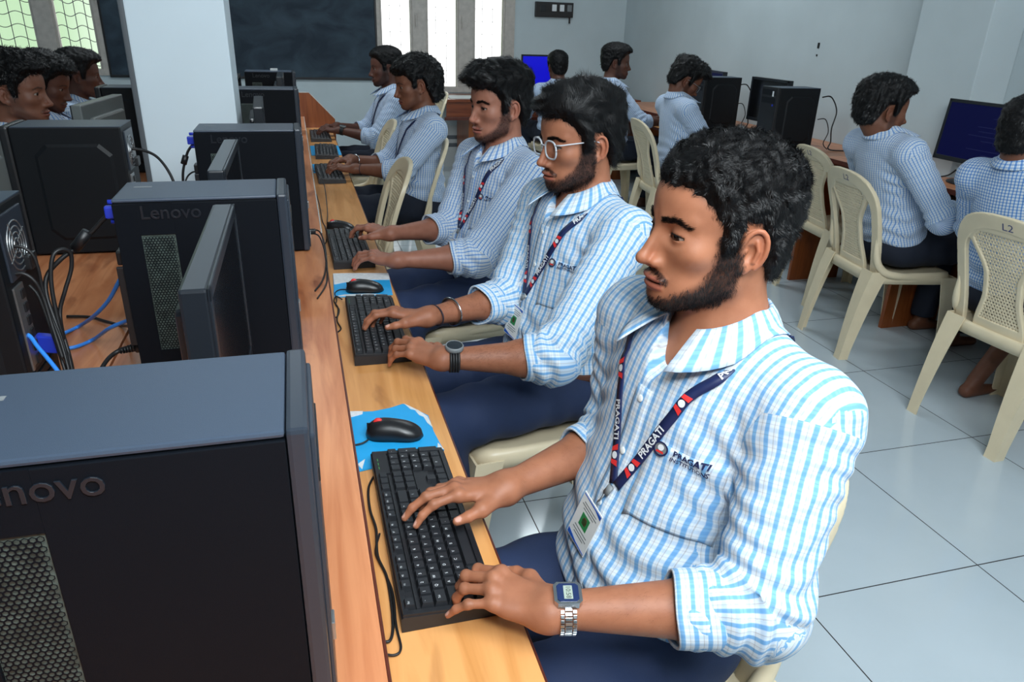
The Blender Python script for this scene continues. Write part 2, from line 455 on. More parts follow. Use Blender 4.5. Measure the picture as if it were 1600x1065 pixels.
# chalkboard
def chalk_mat():
    m, nt, b = new_mat('smudged_chalkboard_slate')
    L = nt.links.new
    tc = nt.nodes.new('ShaderNodeTexCoord'); mp = nt.nodes.new('ShaderNodeMapping'); mp.inputs['Scale'].default_value = (2.2, 1, 3.2)
    L(tc.outputs['Object'], mp.inputs[0])
    n = nt.nodes.new('ShaderNodeTexNoise'); n.inputs['Scale'].default_value = 1.6; n.inputs['Detail'].default_value = 9; n.inputs['Distortion'].default_value = 0.7
    L(mp.outputs[0], n.inputs['Vector'])
    rp = nt.nodes.new('ShaderNodeValToRGB')
    rp.color_ramp.elements[0].position = 0.38; rp.color_ramp.elements[0].color = (*s2l((30, 44, 57)), 1)
    rp.color_ramp.elements[1].position = 0.72; rp.color_ramp.elements[1].color = (*s2l((58, 74, 86)), 1)
    L(n.outputs['Fac'], rp.inputs[0]); L(rp.outputs[0], b.inputs['Base Color'])
    b.inputs['Roughness'].default_value = 0.8
    return m
M['chalk'] = chalk_mat()
ch = thing('chalkboard', 'large dark slate chalkboard on the back wall between two windows', 'chalkboard', (-0.40, YB, 0.865))
MB().box(-1.20, 1.20, -0.022, -0.004, 0.02, 1.30, 0.002).build('slate', M['chalk'], ch)
fr = MB()
for a, b, c, d in ((-1.215, 1.215, 0.0, 0.022), (-1.215, 1.215, 1.298, 1.32), (-1.215, -1.198, 0.022, 1.298), (1.198, 1.215, 0.022, 1.298)):
    fr.box(a, b, -0.028, -0.003, c, d, 0.002)
fr.build('board_frame', M['black'], ch)

# the square white pillar between the desk rows
pl = MB(); pl.box(-0.508, -0.203, 2.805, 3.06, 0, ZC, 0.006)
struct('trim_2', pl, M['pillar'], 'square white pillar between the two desk rows')
cd = MB(); cd.smooth = True
cd.box(-0.523, -0.506, 2.80, 2.835, 0, ZC - 0.004, 0.003)
struct('trim_3', cd, M['conduit'], 'grey conduit strip up the left edge of the pillar')
# pilaster on the right wall
pr = MB(); pr.box(3.22, XR - 0.001, 3.04, 3.49, 0, ZC, 0.006)
struct('trim_4', pr, M['wall'], 'shallow white pier on the right wall behind the dim monitor')

# switchboard high on the back wall
sw = thing('switchboard', 'black switchboard with white switches high on the back wall', 'switchboard', (2.63, YB - 0.001, 1.50))
MB().box(-0.205, 0.205, -0.035, 0, 0, 0.14, 0.006).build('plate', M['switch'], sw)
for xx, m_ in ((-0.005, 'white_print'), (0.078, 'white_print'), (0.16, 'grey_plastic')):
    MB().box(xx - 0.024, xx + 0.024, -0.045, -0.033, 0.055, 0.118, 0.004).build('switch', M[m_], sw)
MB().box(-0.155, -0.10, -0.040, -0.033, 0.05, 0.11, 0.004).build('socket', M['black'], sw)
MB().box(0.165, 0.18, -0.03, -0.012, -0.055, 0.003, 0.003).build('plug', M['switch'], sw)

# marks on the right wall
mk = MB()
mk.box(XR - 0.003, XR - 0.0005, 4.555, 4.575, 1.325, 1.36); mk.box(XR - 0.003, XR - 0.0005, 4.56, 4.572, 1.275, 1.287)
tag(mk.build('wall_holes', M['black']), 'two small dark holes in the right wall above the desk', 'wall hole')

# ================================================================== DESKS
def desk_row(name, label, y0, y1, side, xb, xt, xback, edge, panels, zbrd=0.75, ztray=0.67, tag_cat='desk', wings=()):
    """long computer desk: upper board for the machines, lower tray for keyboards. side=+1: users sit at +x"""
    t = thing(name, label, tag_cat, (xb, (y0 + y1) / 2, 0), 0.0)
    def lx(x): return x - xb
    def rng_(a, b): return (min(lx(a), lx(b)), max(lx(a), lx(b)))
    hy = (y1 - y0) / 2
    a, b = rng_(xback, xb - side * 0.004)
    MB().box(a, b, -hy, hy, zbrd - 0.022, zbrd, 0.001).build('top_board', M['board'], t)
    a, b = rng_(xb - side * 0.004, xb)
    MB().box(a, b, -hy, hy, zbrd - 0.024, zbrd + 0.0006, 0.001).build('board_edge_band', edge, t)
    a, b = rng_(xback + side * 0.04, xt - side * 0.003)
    MB().box(a, b, -hy, hy, ztray - 0.02, ztray, 0.001).build('keyboard_tray', M['tray'], t)
    a, b = rng_(xt - side * 0.003, xt)
    MB().box(a, b, -hy, hy, ztray - 0.022, ztray + 0.0006, 0.001).build('tray_edge_band', M['edge'], t)
    for py in panels:
        a, b = rng_(xback, xt - side * 0.02)
        yy = py - (y0 + y1) / 2
        MB().box(a, b, yy - 0.011, yy + 0.011, 0.0, ztray - 0.02, 0.001).build('side_panel', M['panel'], t)
    # modesty panel and back
    a, b = rng_(xback + side * 0.02, xback + side * 0.038)
    MB().box(a, b, -hy + 0.02, hy - 0.02, 0.25, zbrd - 0.022).build('back_panel', M['panel'], t)
    for wy in wings:
        yy = wy - (y0 + y1) / 2
        prof = [(lx(xback) + side * 0.002, 0.0), (lx(xt) + side * 0.03, 0.0), (lx(xt) + side * 0.03, zbrd - 0.02), (side * 0.045, 0.915), (lx(xback) + side * 0.002, 0.915)]
        w = MB().prism(prof, yy, yy + 0.02, 'y').build('end_wing', M['panel'], t)
        top = MB()
        for (p, q) in ((prof[2], prof[3]), (prof[3], prof[4])):
            d = Vector((q[0] - p[0], 0, q[1] - p[1])); n_ = Vector((-d.z, 0, d.x)).normalized() * 0.004
            vs = [(p[0], yy - 0.001, p[1]), (q[0], yy - 0.001, q[1]), (q[0], yy + 0.021, q[1]), (p[0], yy + 0.021, p[1])]
            up = [(v[0] + abs(n_.x), v[1], v[2] + abs(n_.z)) for v in vs]
            top.add(vs + up, [(0, 1, 2, 3), (4, 5, 6, 7), (0, 1, 5, 4), (2, 3, 7, 6), (1, 2, 6, 5), (3, 0, 4, 7)])
        link('white_edge', top.mesh('white_edge'), M['white_edge'], w)
    return t
desk_row('computer_desk', 'long wood laminate computer desk nearest the camera, with the first keyboards on its lower tray', -0.6, 2.45, 1, 0.049, 0.238, -0.40, M['edge'], (-0.4, 1.36, 2.40))
desk_row('computer_desk', 'far wood laminate computer desk with white edge strip, by the chalkboard end of the row', 2.455, 5.75, 1, 0.049, 0.238, -0.40, M['white_edge'], (2.50, 4.1), wings=(5.75,))
desk_row('computer_desk', 'left row wood laminate computer desk with black towers seen from behind', -0.6, 2.70, -1, -0.80, -0.92, -0.405, M['edge'], (0.6, 2.66))
desk_row('computer_desk', 'far left wood laminate desk behind the pillar', 3.10, 5.75, -1, -0.80, -0.92, -0.405, M['edge'], (3.14, 4.4), wings=(5.75,))
desk_row('computer_desk', 'wood computer desk along the right wall carrying two black towers and dim monitors', 1.0, 6.95, -1, 2.965, 2.845, 3.425 - 0.21, M['edge'], (1.1, 2.89, 3.69, 5.0, 6.9))
# (the right desk reaches back to the wall except where the pier stands)
rb = bpy.data.objects['computer_desk.004']
for (ya, yb) in ((1.0, 3.035), (3.495, 6.95)):
    MB().box(3.216 - 2.965, 3.437 - 2.965, ya - 3.975, yb - 3.975, 0.728, 0.75, 0.001).build('wall_shelf', M['board'], rb)

def back_table():
    t = thing('wooden_table', 'brown wooden table below the bright back window', 'table', (2.25, 7.42, 0))
    MB().box(-0.90, 1.12, -0.32, 0.34, 0.725, 0.75, 0.003).build('table_top', M['table'], t)
    MB().box(-0.88, 1.10, -0.30, -0.28, 0.58, 0.725).build('apron', M['table'], t)
    MB().box(-0.90, 1.12, -0.325, -0.30, 0.56, 0.59, 0.004).build('apron_rail', M['edge'], t)
    for xx in (-0.62, 0.25, 1.06):
        MB().box(xx - 0.035, xx + 0.035, -0.27, 0.30, 0, 0.725, 0.003).build('leg_panel', M['panel'], t)
    return t
back_table()
tag(MB().box(-0.30, 0.30, -0.16, 0.16, 0, 0.004, 0.0015).build('paper_sheet', M['paper'], None, (1.72, 7.34, 0.7503)), 'white paper sheet on the brown table below the back window', 'paper')

# ================================================================== COMPUTERS
def brand_emboss(parent, s, size, loc, rot, m):
    V, Fc = text_verts(s, size, 0.0008, 0.0, 0.0003)
    mb = MB(); mb.add(V, Fc)
    return mb.build('embossed_lettering', m, parent, loc, rot)

def hex_vent(w, h, pitch=0.0052):
    """perforated sheet in x,z: each cell a hexagon ring around a real hole"""
    mb = MB(); r = pitch / math.sqrt(3); ri = r * 0.70
    nx = int(w / pitch); nz = int(h / (1.5 * r))
    for j in range(nz):
        for i in range(nx):
            cx = (i + 0.5 * (j % 2)) * pitch; cz = j * 1.5 * r
            vs = []
            for k in range(6):
                a = math.pi / 6 + k * math.pi / 3
                vs.append((cx + r * math.cos(a), 0, cz + r * math.sin(a)))
            for k in range(6):
                a = math.pi / 6 + k * math.pi / 3
                vs.append((cx + ri * math.cos(a), 0, cz + ri * math.sin(a)))
            mb.add(vs, [(k, (k + 1) % 6, 6 + (k + 1) % 6, 6 + k) for k in range(6)])
    return mb

def rear_details(t, xr, w, h):
    """the back of a tower: fan grille, silver port plate, slot covers; xr = x of the rear face, looking along -x"""
    fan = MB(); fan.smooth = True
    yc, zc = 0.0, h - 0.075
    for r_ in (0.012, 0.022, 0.032, 0.042):
        fan.tube([(xr - 0.004, yc + r_ * math.cos(a), zc + r_ * math.sin(a)) for a in np.linspace(0, 2 * math.pi, 25)], 0.0016, 5, False)
    for a in (0.6, 2.17, 3.74, 5.31):
        fan.tube([(xr - 0.004, yc + 0.006 * math.cos(a), zc + 0.006 * math.sin(a)), (xr - 0.004, yc + 0.047 * math.cos(a + 0.5), zc + 0.047 * math.sin(a + 0.5))], 0.0016, 5, False)
    fan.build('fan_grille', M['steel'], t)
    MB().box(xr - 0.004, xr + 0.001, -0.055, 0.055, h - 0.125, h - 0.015, 0.002).build('rear_plate', M['bezel'], t)
    io = MB(); io.box(xr - 0.003, xr + 0.001, 0.012, 0.056, h - 0.285, h - 0.135, 0.001)
    p = io.build('port_plate', M['steel'], t)
    pt = MB()
    for k in range(6): pt.box(xr - 0.006, xr - 0.002, 0.018, 0.034, h - 0.28 + k * 0.024, h - 0.264 + k * 0.024, 0.001)
    pt.build('ports', M['black'], p)
    sl = MB()
    for k in range(4): sl.box(xr - 0.003, xr + 0.001, -0.05, 0.05, 0.012 + k * 0.019, 0.026 + k * 0.019, 0.001)
    sl.build('slot_covers', M['dark_case'], t)
    MB().box(xr - 0.014, xr - 0.001, -0.05, -0.012, h - 0.124, h - 0.098, 0.003).build('power_plug', M['black'], t)

def make_tower(label, group):
    """slim office tower; local +x is its front, -y its lettered side panel"""
    t = thing('computer_tower', label, 'computer tower', group=group)
    D, W, H = 0.29, 0.155, 0.36
    x0, x1 = -D / 2, D / 2
    vx0, vx1, vz0, vz1 = x1 - 0.252, x1 - 0.197, 0.078, 0.297
    body = MB()
    # case as panels round the vent opening
    body.box(x0, x1 - 0.022, -W / 2 + 0.004, W / 2, 0.006, H - 0.004, 0.004)
    body.box(x0, vx0, -W / 2, -W / 2 + 0.0045, 0.006, H - 0.008, 0.001); body.box(vx1, x1 - 0.022, -W / 2, -W / 2 + 0.0045, 0.006, H - 0.008, 0.001)
    body.box(vx0 - 0.0005, vx1 + 0.0005, -W / 2, -W / 2 + 0.0045, 0.006, vz0); body.box(vx0 - 0.0005, vx1 + 0.0005, -W / 2, -W / 2 + 0.0045, vz1, H - 0.008)
    for fx in (x0 + 0.03, x1 - 0.05):
        for fy in (-W / 2 + 0.02, W / 2 - 0.035): body.box(fx, fx + 0.02, fy, fy + 0.015, 0.0, 0.008)
    c = body.build('case', M['black_case'], t)
    MB().box(x0, x1 - 0.022, -W / 2 + 0.001, W / 2 - 0.001, H - 0.006, H, 0.003).build('top_cover', M['case_top_lit'], t)
    MB().box(x0 + 0.02, x0 + 0.05, -W / 2 + 0.10, -W / 2 + 0.108, H - 0.0004, H + 0.0004).build('top_sticker', M['grey_plastic'], t)
    v = hex_vent(vx1 - vx0, vz1 - vz0); 
    v.build('side_vent', M['black_case'], t, (vx0 + 0.002, -W / 2 + 0.0006, vz0 + 0.002))
    MB().box(vx0, vx1, -W / 2 + 0.0036, -W / 2 + 0.0040, vz0, vz1).build('inner_board', M['pcb'], t)
    bz = MB(); bz.box(x1 - 0.0215, x1 - 0.004, -W / 2 - 0.001, W / 2 + 0.001, 0.004, H + 0.001, 0.004)
    bz.box(x1 - 0.006, x1, -W / 2 + 0.008, W / 2 - 0.008, 0.012, H - 0.010, 0.003)
    b = bz.build('front_bezel', M['bezel'], t)
    MB().box(x1 - 0.001, x1 + 0.0015, -W / 2 + 0.02, W / 2 - 0.02, H - 0.062, H - 0.048, 0.001).build('disc_drive_slot', M['black'], b)
    MB().box(x1 - 0.001, x1 + 0.003, -W / 2 + 0.014, -W / 2 + 0.032, 0.130, 0.150, 0.001).build('front_port', M['steel'], b)
    brand_emboss(c, 'Lenovo', 0.0330, (x1 - 0.199, -W / 2 - 0.0004, 0.335), (R(90), 0, 0), M['emboss'])
    rear_details(t, x0, W, H)
    MB().box(x0 - 0.012, x0, -W / 2 + 0.004, -W / 2 + 0.012, 0.09, 0.24, 0.002).build('rear_flap', M['black'], t)
    return t

def make_plain_tower(label, group, strip=False):
    """wide black tower with a chamfered raised panel on its side; local +x front, -y side seen"""
    t = thing('computer_tower', label, 'computer tower', group=group)
    D, W, H = 0.30, 0.16, 0.36
    x0, x1 = -D / 2, D / 2
    c = MB().box(x0, x1 - 0.025, -W / 2, W / 2, 0.006, H, 0.004).build('case', M['dark_case'], t)
    def octo(ins, ch):
        a0, a1, b0, b1 = x0 + 0.03 + ins, x1 - 0.075 - ins, 0.045 + ins, H - 0.045 - ins
        return [(a0 + ch, b0), (a1 - ch, b0), (a1, b0 + ch), (a1, b1 - ch), (a1 - ch, b1), (a0 + ch, b1), (a0, b1 - ch), (a0, b0 + ch)]
    for sgn in (-1, 1):
        p = MB(); n = 8
        A, B = octo(0, 0.03), octo(0.008, 0.028)
        vs = [(a, sgn * W / 2, b) for a, b in A] + [(a, sgn * (W / 2 + 0.005), b) for a, b in B]
        p.add(vs, [list(range(8, 16))] + [(i, (i + 1) % 8, 8 + (i + 1) % 8, 8 + i) for i in range(8)])
        p.build('raised_panel', M['dark_case'], c)
    f = MB().box(x1 - 0.0245, x1, -W / 2 - 0.002, W / 2 + 0.002, 0.002, H + 0.003, 0.007).build('front_bezel', M['black'], t)
    if strip:
        MB().box(x1 - 0.001, x1 + 0.002, -W / 2 + 0.004, W / 2 - 0.01, 0.185, 0.193, 0.001).build('silver_strip', M['silver'], f)
    else:
        MB().box(x1 - 0.001, x1 + 0.0015, W / 2 - 0.045, W / 2 - 0.03, H - 0.05, H - 0.02, 0.001).build('sticker', M['white_print'], f)
        MB().lathe([(0.0001, 0), (0.006, 0), (0.006, 0.002), (0.0001, 0.002)], 12, Matrix.Translation((x1, W / 2 - 0.03, H - 0.10)) @ Matrix.Rotation(R(90), 4, 'Y')).build('power_button', M['vga'], f)
    for k in range(2):
        MB().box(x1 - 0.001, x1 + 0.0012, -W / 2 + 0.012, W / 2 - 0.012, H - 0.045 - 0.045 * k, H - 0.012 - 0.045 * k, 0.001).build('drive_bay_cover', M['dark_case'], f)
    MB().box(x0, x1 - 0.03, -W / 2 + 0.001, W / 2 - 0.001, H - 0.0005, H + 0.0015).build('top_cover', M['case_top_lit'], t)
    rear_details(t, x0, W, H)
    return t

def place(o, x, y, z, rz, label=None):
    o.location = (x, y, z); o.rotation_euler = (0, 0, rz)
    if label: o['label'] = label
    return o

ZB = 0.7508
tw = make_tower('nearest tower, large in the lower left foreground, lettered side panel and vent', 'lettered towers on the right half of the desks')
LT = tw
tows = [(-0.152, 0.5875, 'nearest tower, large in the lower left foreground, with lettered side and vent'),
        (-0.172, 1.440, 'second tower from the camera, full vent showing and blue video plug behind it'),
        (-0.136, 2.312, 'third tower, in front of the pillar, white sticker low on its front edge'),
        (-0.130, 3.690, 'tower just behind the pillar with faint lettering'),
        (-0.135, 4.930, 'farthest lettered tower, close to the chalkboard end')]
for i, (x, y, lb) in enumerate(tows):
    o = tw if i == 0 else copy_tree(tw)
    place(o, x, y, ZB, R(0.6 if i == 1 else 0), lb)
# paper sticker and plug on the third tower's front
t3 = bpy.data.objects['computer_tower.002']
MB().box(0.1455, 0.1462, -0.074, -0.058, 0.042, 0.062).build('white_sticker', M['paper'], t3)

pt = make_plain_tower('black tower', 'plain black towers of the left row')
place(pt, -0.628, 1.375, ZB, R(180), 'black tower at the left photo edge, its fan grille and ports facing right')
for x, y, lb in ((-0.628, 2.392, 'wide black tower with octagonal raised side panel, at the left behind the cables'),
                 (-0.668, 3.68, 'black tower beside the left edge of the pillar')):
    place(copy_tree(pt), x, y, ZB, R(180), lb)
rt = make_plain_tower('black tower', 'black towers on the right wall desk', strip=True)
place(rt, 2.90 + 0.03, 4.945, ZB, R(180), 'black tower with silver front strip, left of the two on the right wall desk')
rt2 = copy_tree(pt); rt2['group'] = 'black towers on the right wall desk'
place(rt2, 2.90, 4.03, ZB, R(180), 'black tower with blue power light, right of the two on the right wall desk')
bt = make_plain_tower('small tower', None)
place(bt, 1.96, 7.46, ZB, R(-90), 'grey topped computer tower on the back table in front of the window')


def make_monitor(label, group, w=0.43, h=0.27, zc=0.235, case='mon', screen='screen_off', tilt=0.0):
    """flat monitor on a foot; local +x is the screen side"""
    t = thing('monitor', label, 'monitor', group=group)
    Mt = Matrix.Translation((0, 0, zc)) @ Matrix.Rotation(tilt, 4, 'Y')
    hb = MB()
    hb.box(-0.016, 0.016, -w / 2, w / 2, -h / 2, h / 2, 0.004, Mt)
    hb.box(-0.034, -0.012, -w / 2 + 0.06, w / 2 - 0.06, -h / 2 + 0.035, h / 2 - 0.045, 0.008, Mt)
    hs = hb.build('housing', M[case], t)
    bz = MB(); q = 0.016
    for a, b, c, d in ((-w / 2, w / 2, -h / 2, -h / 2 + 0.022), (-w / 2, w / 2, h / 2 - q, h / 2), (-w / 2, -w / 2 + q, -h / 2, h / 2), (w / 2 - q, w / 2, -h / 2, h / 2)):
        bz.box(0.014, 0.0185, a, b, c, d, 0.0015, Mt)
    bz.build('screen_bezel', M['mon'], t)
    sc_ = MB().box(0.0155, 0.0168, -w / 2 + q - 0.001, w / 2 - q + 0.001, -h / 2 + 0.021, h / 2 - q + 0.001, 0, Mt).build('screen', M[screen], t)
    MB().box(-0.036, -0.016, -0.025, 0.025, 0.012, zc, 0.004).build('stand_neck', M['mon'], t)
    ft = MB(); ft.smooth = False
    prof = [(0.0001, 0.0), (0.098, 0.0), (0.10, 0.003), (0.098, 0.008), (0.03, 0.013), (0.0001, 0.013)]
    ft.lathe(prof, 28, Matrix.Translation((-0.012, 0, 0)) @ Matrix.Diagonal((0.85, 1.15, 1, 1)))
    ft.build('stand_foot', M['mon'], t)
    return t, sc_

mo, _ = make_monitor('monitor', 'edge-on monitors of the right half of the desks')
mons = [(-0.128, 1.045, 0.0, 'monitor seen edge-on between the nearest and second towers'),
        (-0.165, 1.775, 0.0, 'monitor seen edge-on between the second and third towers'),
        (-0.135, 2.95, 2.0, 'edge-on monitor just right of the pillar, in front of the fourth tower'),
        (-0.300, 4.28, 0.0, 'edge-on monitor whose bright edge shows beyond the pillar'),
        (-0.075, 4.45, 0.0, 'edge-on monitor standing right of another, beyond the fourth tower')]
for i, (x, y, a, lb) in enumerate(mons):
    o = mo if i == 0 else copy_tree(mo)
    place(o, x, y, ZB, R(a), lb)
ml, _ = make_monitor('monitor', 'monitors of the left row seen from behind', case='mon_grey')
for i, (x, y, a, lb) in enumerate([(-0.672, 2.99, 174, 'grey backed monitor left of the pillar in front of the seated students'),
                                    (-0.735, 1.93, 180, 'grey backed monitor at the left photo edge between two black towers')]):
    o = ml if i == 0 else copy_tree(ml)
    place(o, x, y, ZB - (0.035 if i == 1 else 0.0), R(a), lb)
    if i == 1: o.location.z = ZB
mb_, _ = make_monitor('monitor with a plain bright blue screen on the back table', None, 0.33, 0.29, 0.26, screen='screen_blue')
place(mb_, 2.30, 7.26, ZB, R(-92))
md, sd = make_monitor('monitor with a dim blue code screen near the right photo edge', None, 0.44, 0.29, 0.24, screen='screen_dim', tilt=R(-4))
place(md, 3.15, 2.86, ZB, R(180))
tx = MB()
for k, (l, y0) in enumerate(((0.05, 0.19), (0.11, 0.17), (0.0, 0), (0.16, 0.15), (0.13, 0.13), (0.18, 0.13), (0.09, 0.12), (0.0, 0), (0.21, 0.17), (0.12, 0.17))):
    if l: tx.box(0.0169, 0.0171, y0 - l, y0, 0.095 - 0.021 * k, 0.098 - 0.021 * k, 0, Matrix.Translation((0, 0, 0.24)) @ Matrix.Rotation(R(-4), 4, 'Y'))
tx.build('screen_lines', M['screen_text'], sd)
m3, _ = make_monitor('monitor half hidden behind the black tower with the silver strip', None, 0.42, 0.28, 0.245, screen='screen_dim')
place(m3, 3.12, 5.32, ZB, R(172))
m4, _ = make_monitor('monitor standing between the two black towers of the right wall desk', None, 0.42, 0.28, 0.245)
place(m4, 3.03, 4.43, ZB, R(180))

# ---------------------------------------------------------------- keyboards
KW, KD = 0.44, 0.137
def key_layout():
    """(x, y, w, d, legend) in metres, x along the length from the left end, y away from the user"""
    u = 0.0190; ks = []
    X0 = 0.012
    rows = [
        (0.0140, [('', 1.25), ('', 1.25), ('', 1.25), ('', 6.25), ('', 1.25), ('', 1.25), ('', 1.25), ('', 1.25)]),
        (0.0330, [('', 2.25)] + [(c, 1) for c in 'ZXCVBNM,./'] + [('', 2.75)]),
        (0.0520, [('', 1.75)] + [(c, 1) for c in "ASDFGHJKL;'"] + [('', 2.25)]),
        (0.0710, [('Tab', 1.5)] + [(c, 1) for c in 'QWERTYUIOP[]'] + [('\\', 1.5)]),
        (0.0900, [('`', 1)] + [(c, 1) for c in '1234567890-='] + [('', 2)])]
    for y, row in rows:
        x = X0
        for lg, w in row:
            ks.append((x, y, w * u, u, lg)); x += w * u
    y = 0.1160
    ks.append((X0, y, u, u * 0.86, 'Esc'))
    x = X0 + 2 * u; n = 1
    for g in range(3):
        for k in range(4):
            ks.append((x, y, u, u * 0.86, 'F%d' % n)); n += 1; x += u
        x += 0.5 * u
    x = X0 + 15.25 * u
    for k in range(3): ks.append((x + k * u, y, u, u * 0.86, ''))
    for r_ in range(2):
        for k in range(3): ks.append((x + k * u, 0.0900 - 0.019 * r_, u, u, ''))
    ks.append((x + u, 0.0330, u, u, '')); 
    for k in range(3): ks.append((x + k * u, 0.0140, u, u, ''))
    x = X0 + 18.4 * u
    for r_, row in enumerate((['', '/', '*', '-'], ['7', '8', '9'], ['4', '5', '6'], ['1', '2', '3'])):
        for k, lg in enumerate(row): ks.append((x + k * u, 0.0900 - 0.019 * r_, u, u, lg))
    ks.append((x, 0.0140, 2 * u, u, '0')); ks.append((x + 2 * u, 0.0140, u, u, '.'))
    ks.append((x + 3 * u, 0.0520, u, 2 * u, '+')); ks.append((x + 3 * u, 0.0140, u, 2 * u, ''))
    return ks
KEYS = key_layout()
SLOPE = 0.006 / KD
def key_shape(w, d, h=0.0085):
    g = 0.0007; t = 0.0024
    b0 = [(-w / 2 + g, -d / 2 + g), (w / 2 - g, -d / 2 + g), (w / 2 - g, d / 2 - g), (-w / 2 + g, d / 2 - g)]
    b1 = [(-w / 2 + t, -d / 2 + t * 0.8), (w / 2 - t, -d / 2 + t * 0.8), (w / 2 - t, d / 2 - t * 1.3), (-w / 2 + t, d / 2 - t * 1.3)]
    vs = [(x, y, 0) for x, y in b0] + [(x, y, h) for x, y in b1]
    return vs, [(4, 5, 6, 7), (0, 1, 5, 4), (1, 2, 6, 5), (2, 3, 7, 6), (3, 0, 4, 7)]
_key_mesh = {}
def make_keyboard(label, individual, group):
    t = thing('keyboard', label, 'keyboard', group=group)
    b = MB()
    prof = [(0.0, 0.0), (KD, 0.0), (KD, 0.022), (KD - 0.003, 0.024), (0.004, 0.0165), (0.0, 0.013)]
    b.prism(prof, 0, KW, 'x')
    # shallow frame round the key fields, 5 mm proud
    def zt(y): return 0.0165 + (0.0075 / (KD - 0.007)) * (y - 0.004)
    def bar(x0, x1, y0, y1, hh=0.0035):
        vs = [(x0, y0, zt(y0) - 0.001), (x1, y0, zt(y0) - 0.001), (x1, y1, zt(y1) - 0.001), (x0, y1, zt(y1) - 0.001),
              (x0 + .0008, y0 + .0008, zt(y0) + hh), (x1 - .0008, y0 + .0008, zt(y0) + hh), (x1 - .0008, y1 - .0008, zt(y1) + hh), (x0 + .0008, y1 - .0008, zt(y1) + hh)]
        b.add(vs, [(4, 5, 6, 7), (0, 1, 5, 4), (1, 2, 6, 5), (2, 3, 7, 6), (3, 0, 4, 7)])
    bar(0.001, KW - 0.001, 0.003, 0.0115); bar(0.001, 0.0108, 0.003, KD - 0.002); bar(KW - 0.012, KW - 0.001, 0.003, KD - 0.002)
    bar(0.001, KW - 0.001, KD - 0.011, KD - 0.002); bar(0.010, 0.355, 0.1098, 0.1152)
    bar(0.2975, 0.3007, 0.010, KD - 0.01); bar(0.3595, 0.3612, 0.010, KD - 0.01); bar(0.3600, KW - 0.001, 0.1095, KD - 0.002)
    bar(0.300, 0.360, 0.0430, 0.0702)
    b.build('keyboard_body', M['kb'], t)
    led = MB(); led.mi = 0
    for k in range(3): led.box(0.375 + 0.014 * k, 0.383 + 0.014 * k, 0.1265, 0.1277, zt(0.127) + 0.0034, zt(0.127) + 0.0038)
    led.build('indicator_marks', M['green_led'], t)
    def place_key(k):
        x, y, w, d, lg = k
        return Matrix.Translation((x + w / 2, y + d / 2, zt(y + d / 2))) @ Matrix.Rotation(0.055, 4, 'X')
    if individual:
        for k in KEYS[:]:
            key = (round(k[2], 5), round(k[3], 5))
            if key not in _key_mesh:
                vs, fs = key_shape(k[2], k[3]); mm = MB(); mm.add(vs, fs); _key_mesh[key] = mm.mesh('key'); _key_mesh[key].materials.append(M['key'])
            o = link('key', _key_mesh[key], None, t)
            o.matrix_local = place_key(k)
            if k[4]:
                V, Fc = text_verts(k[4], 0.0062 if len(k[4]) == 1 else 0.0042)
                lk = ('L', k[4])
                if lk not in _key_mesh:
                    mm = MB(); mm.add([(p[0] - 0.0025, p[1] + 0.001, 0.0087) for p in V], Fc); _key_mesh[lk] = mm.mesh('legend'); _key_mesh[lk].materials.append(M['white_print'])
                link('key_legend', _key_mesh[lk], None, o)
    else:
        a = MB()
        for k in KEYS:
            vs, fs = key_shape(k[2], k[3]); Mx = place_key(k)
            a.add([tuple(Mx @ Vector(p)) for p in vs], fs)
        a.build('keys', M['key'], t)
        a = MB()
        for k in KEYS:
            if k[4]:
                Mx = place_key(k); V, Fc = text_verts(k[4], 0.0062 if len(k[4]) == 1 else 0.0042)
                a.add([tuple(Mx @ Vector((p[0] - 0.0025, p[1] + 0.001, 0.0087))) for p in V], Fc)
        a.build('key_legends', M['white_print'], t)
    return t
ZT = 0.6708
KG = 'black keyboards on the trays'
# local x runs along +Y of the room, local y towards the machines (-X)
k1 = make_keyboard('nearest black keyboard under the two hands of the front student', True, KG)
place(k1, 0.2085, 0.727, ZT, R(90))
k2 = make_keyboard('black keyboard under the hands of the student wearing glasses', True, KG)
place(k2, 0.213, 1.553, ZT, R(90 - 0.8))
k3 = make_keyboard('black keyboard used by the third seated student from the front', False, KG)
place(k3, 0.205, 2.292, ZT, R(90 + 1.0))
kbs = [(0.205, 3.665, 91.0, 'black keyboard of the curly haired student, beyond the empty chair'),
       (0.213, 4.37, 89.0, 'unused black keyboard on a blue mat between the two far students'),
       (0.205, 5.03, 90.0, 'farthest black keyboard, by the desk end wing')]
for x, y, a, lb in kbs: place(copy_tree(k3), x, y, ZT, R(a), lb)
place(copy_tree(k3), 2.87, 2.95, ZT, R(-90), 'black keyboard on the right wall desk in front of the dim blue screen')

for _o in [o for o in COL.objects if o.name.startswith('keyboard') and o.get('category') == 'keyboard']: _o.scale = (0.925, 0.96, 1.0)

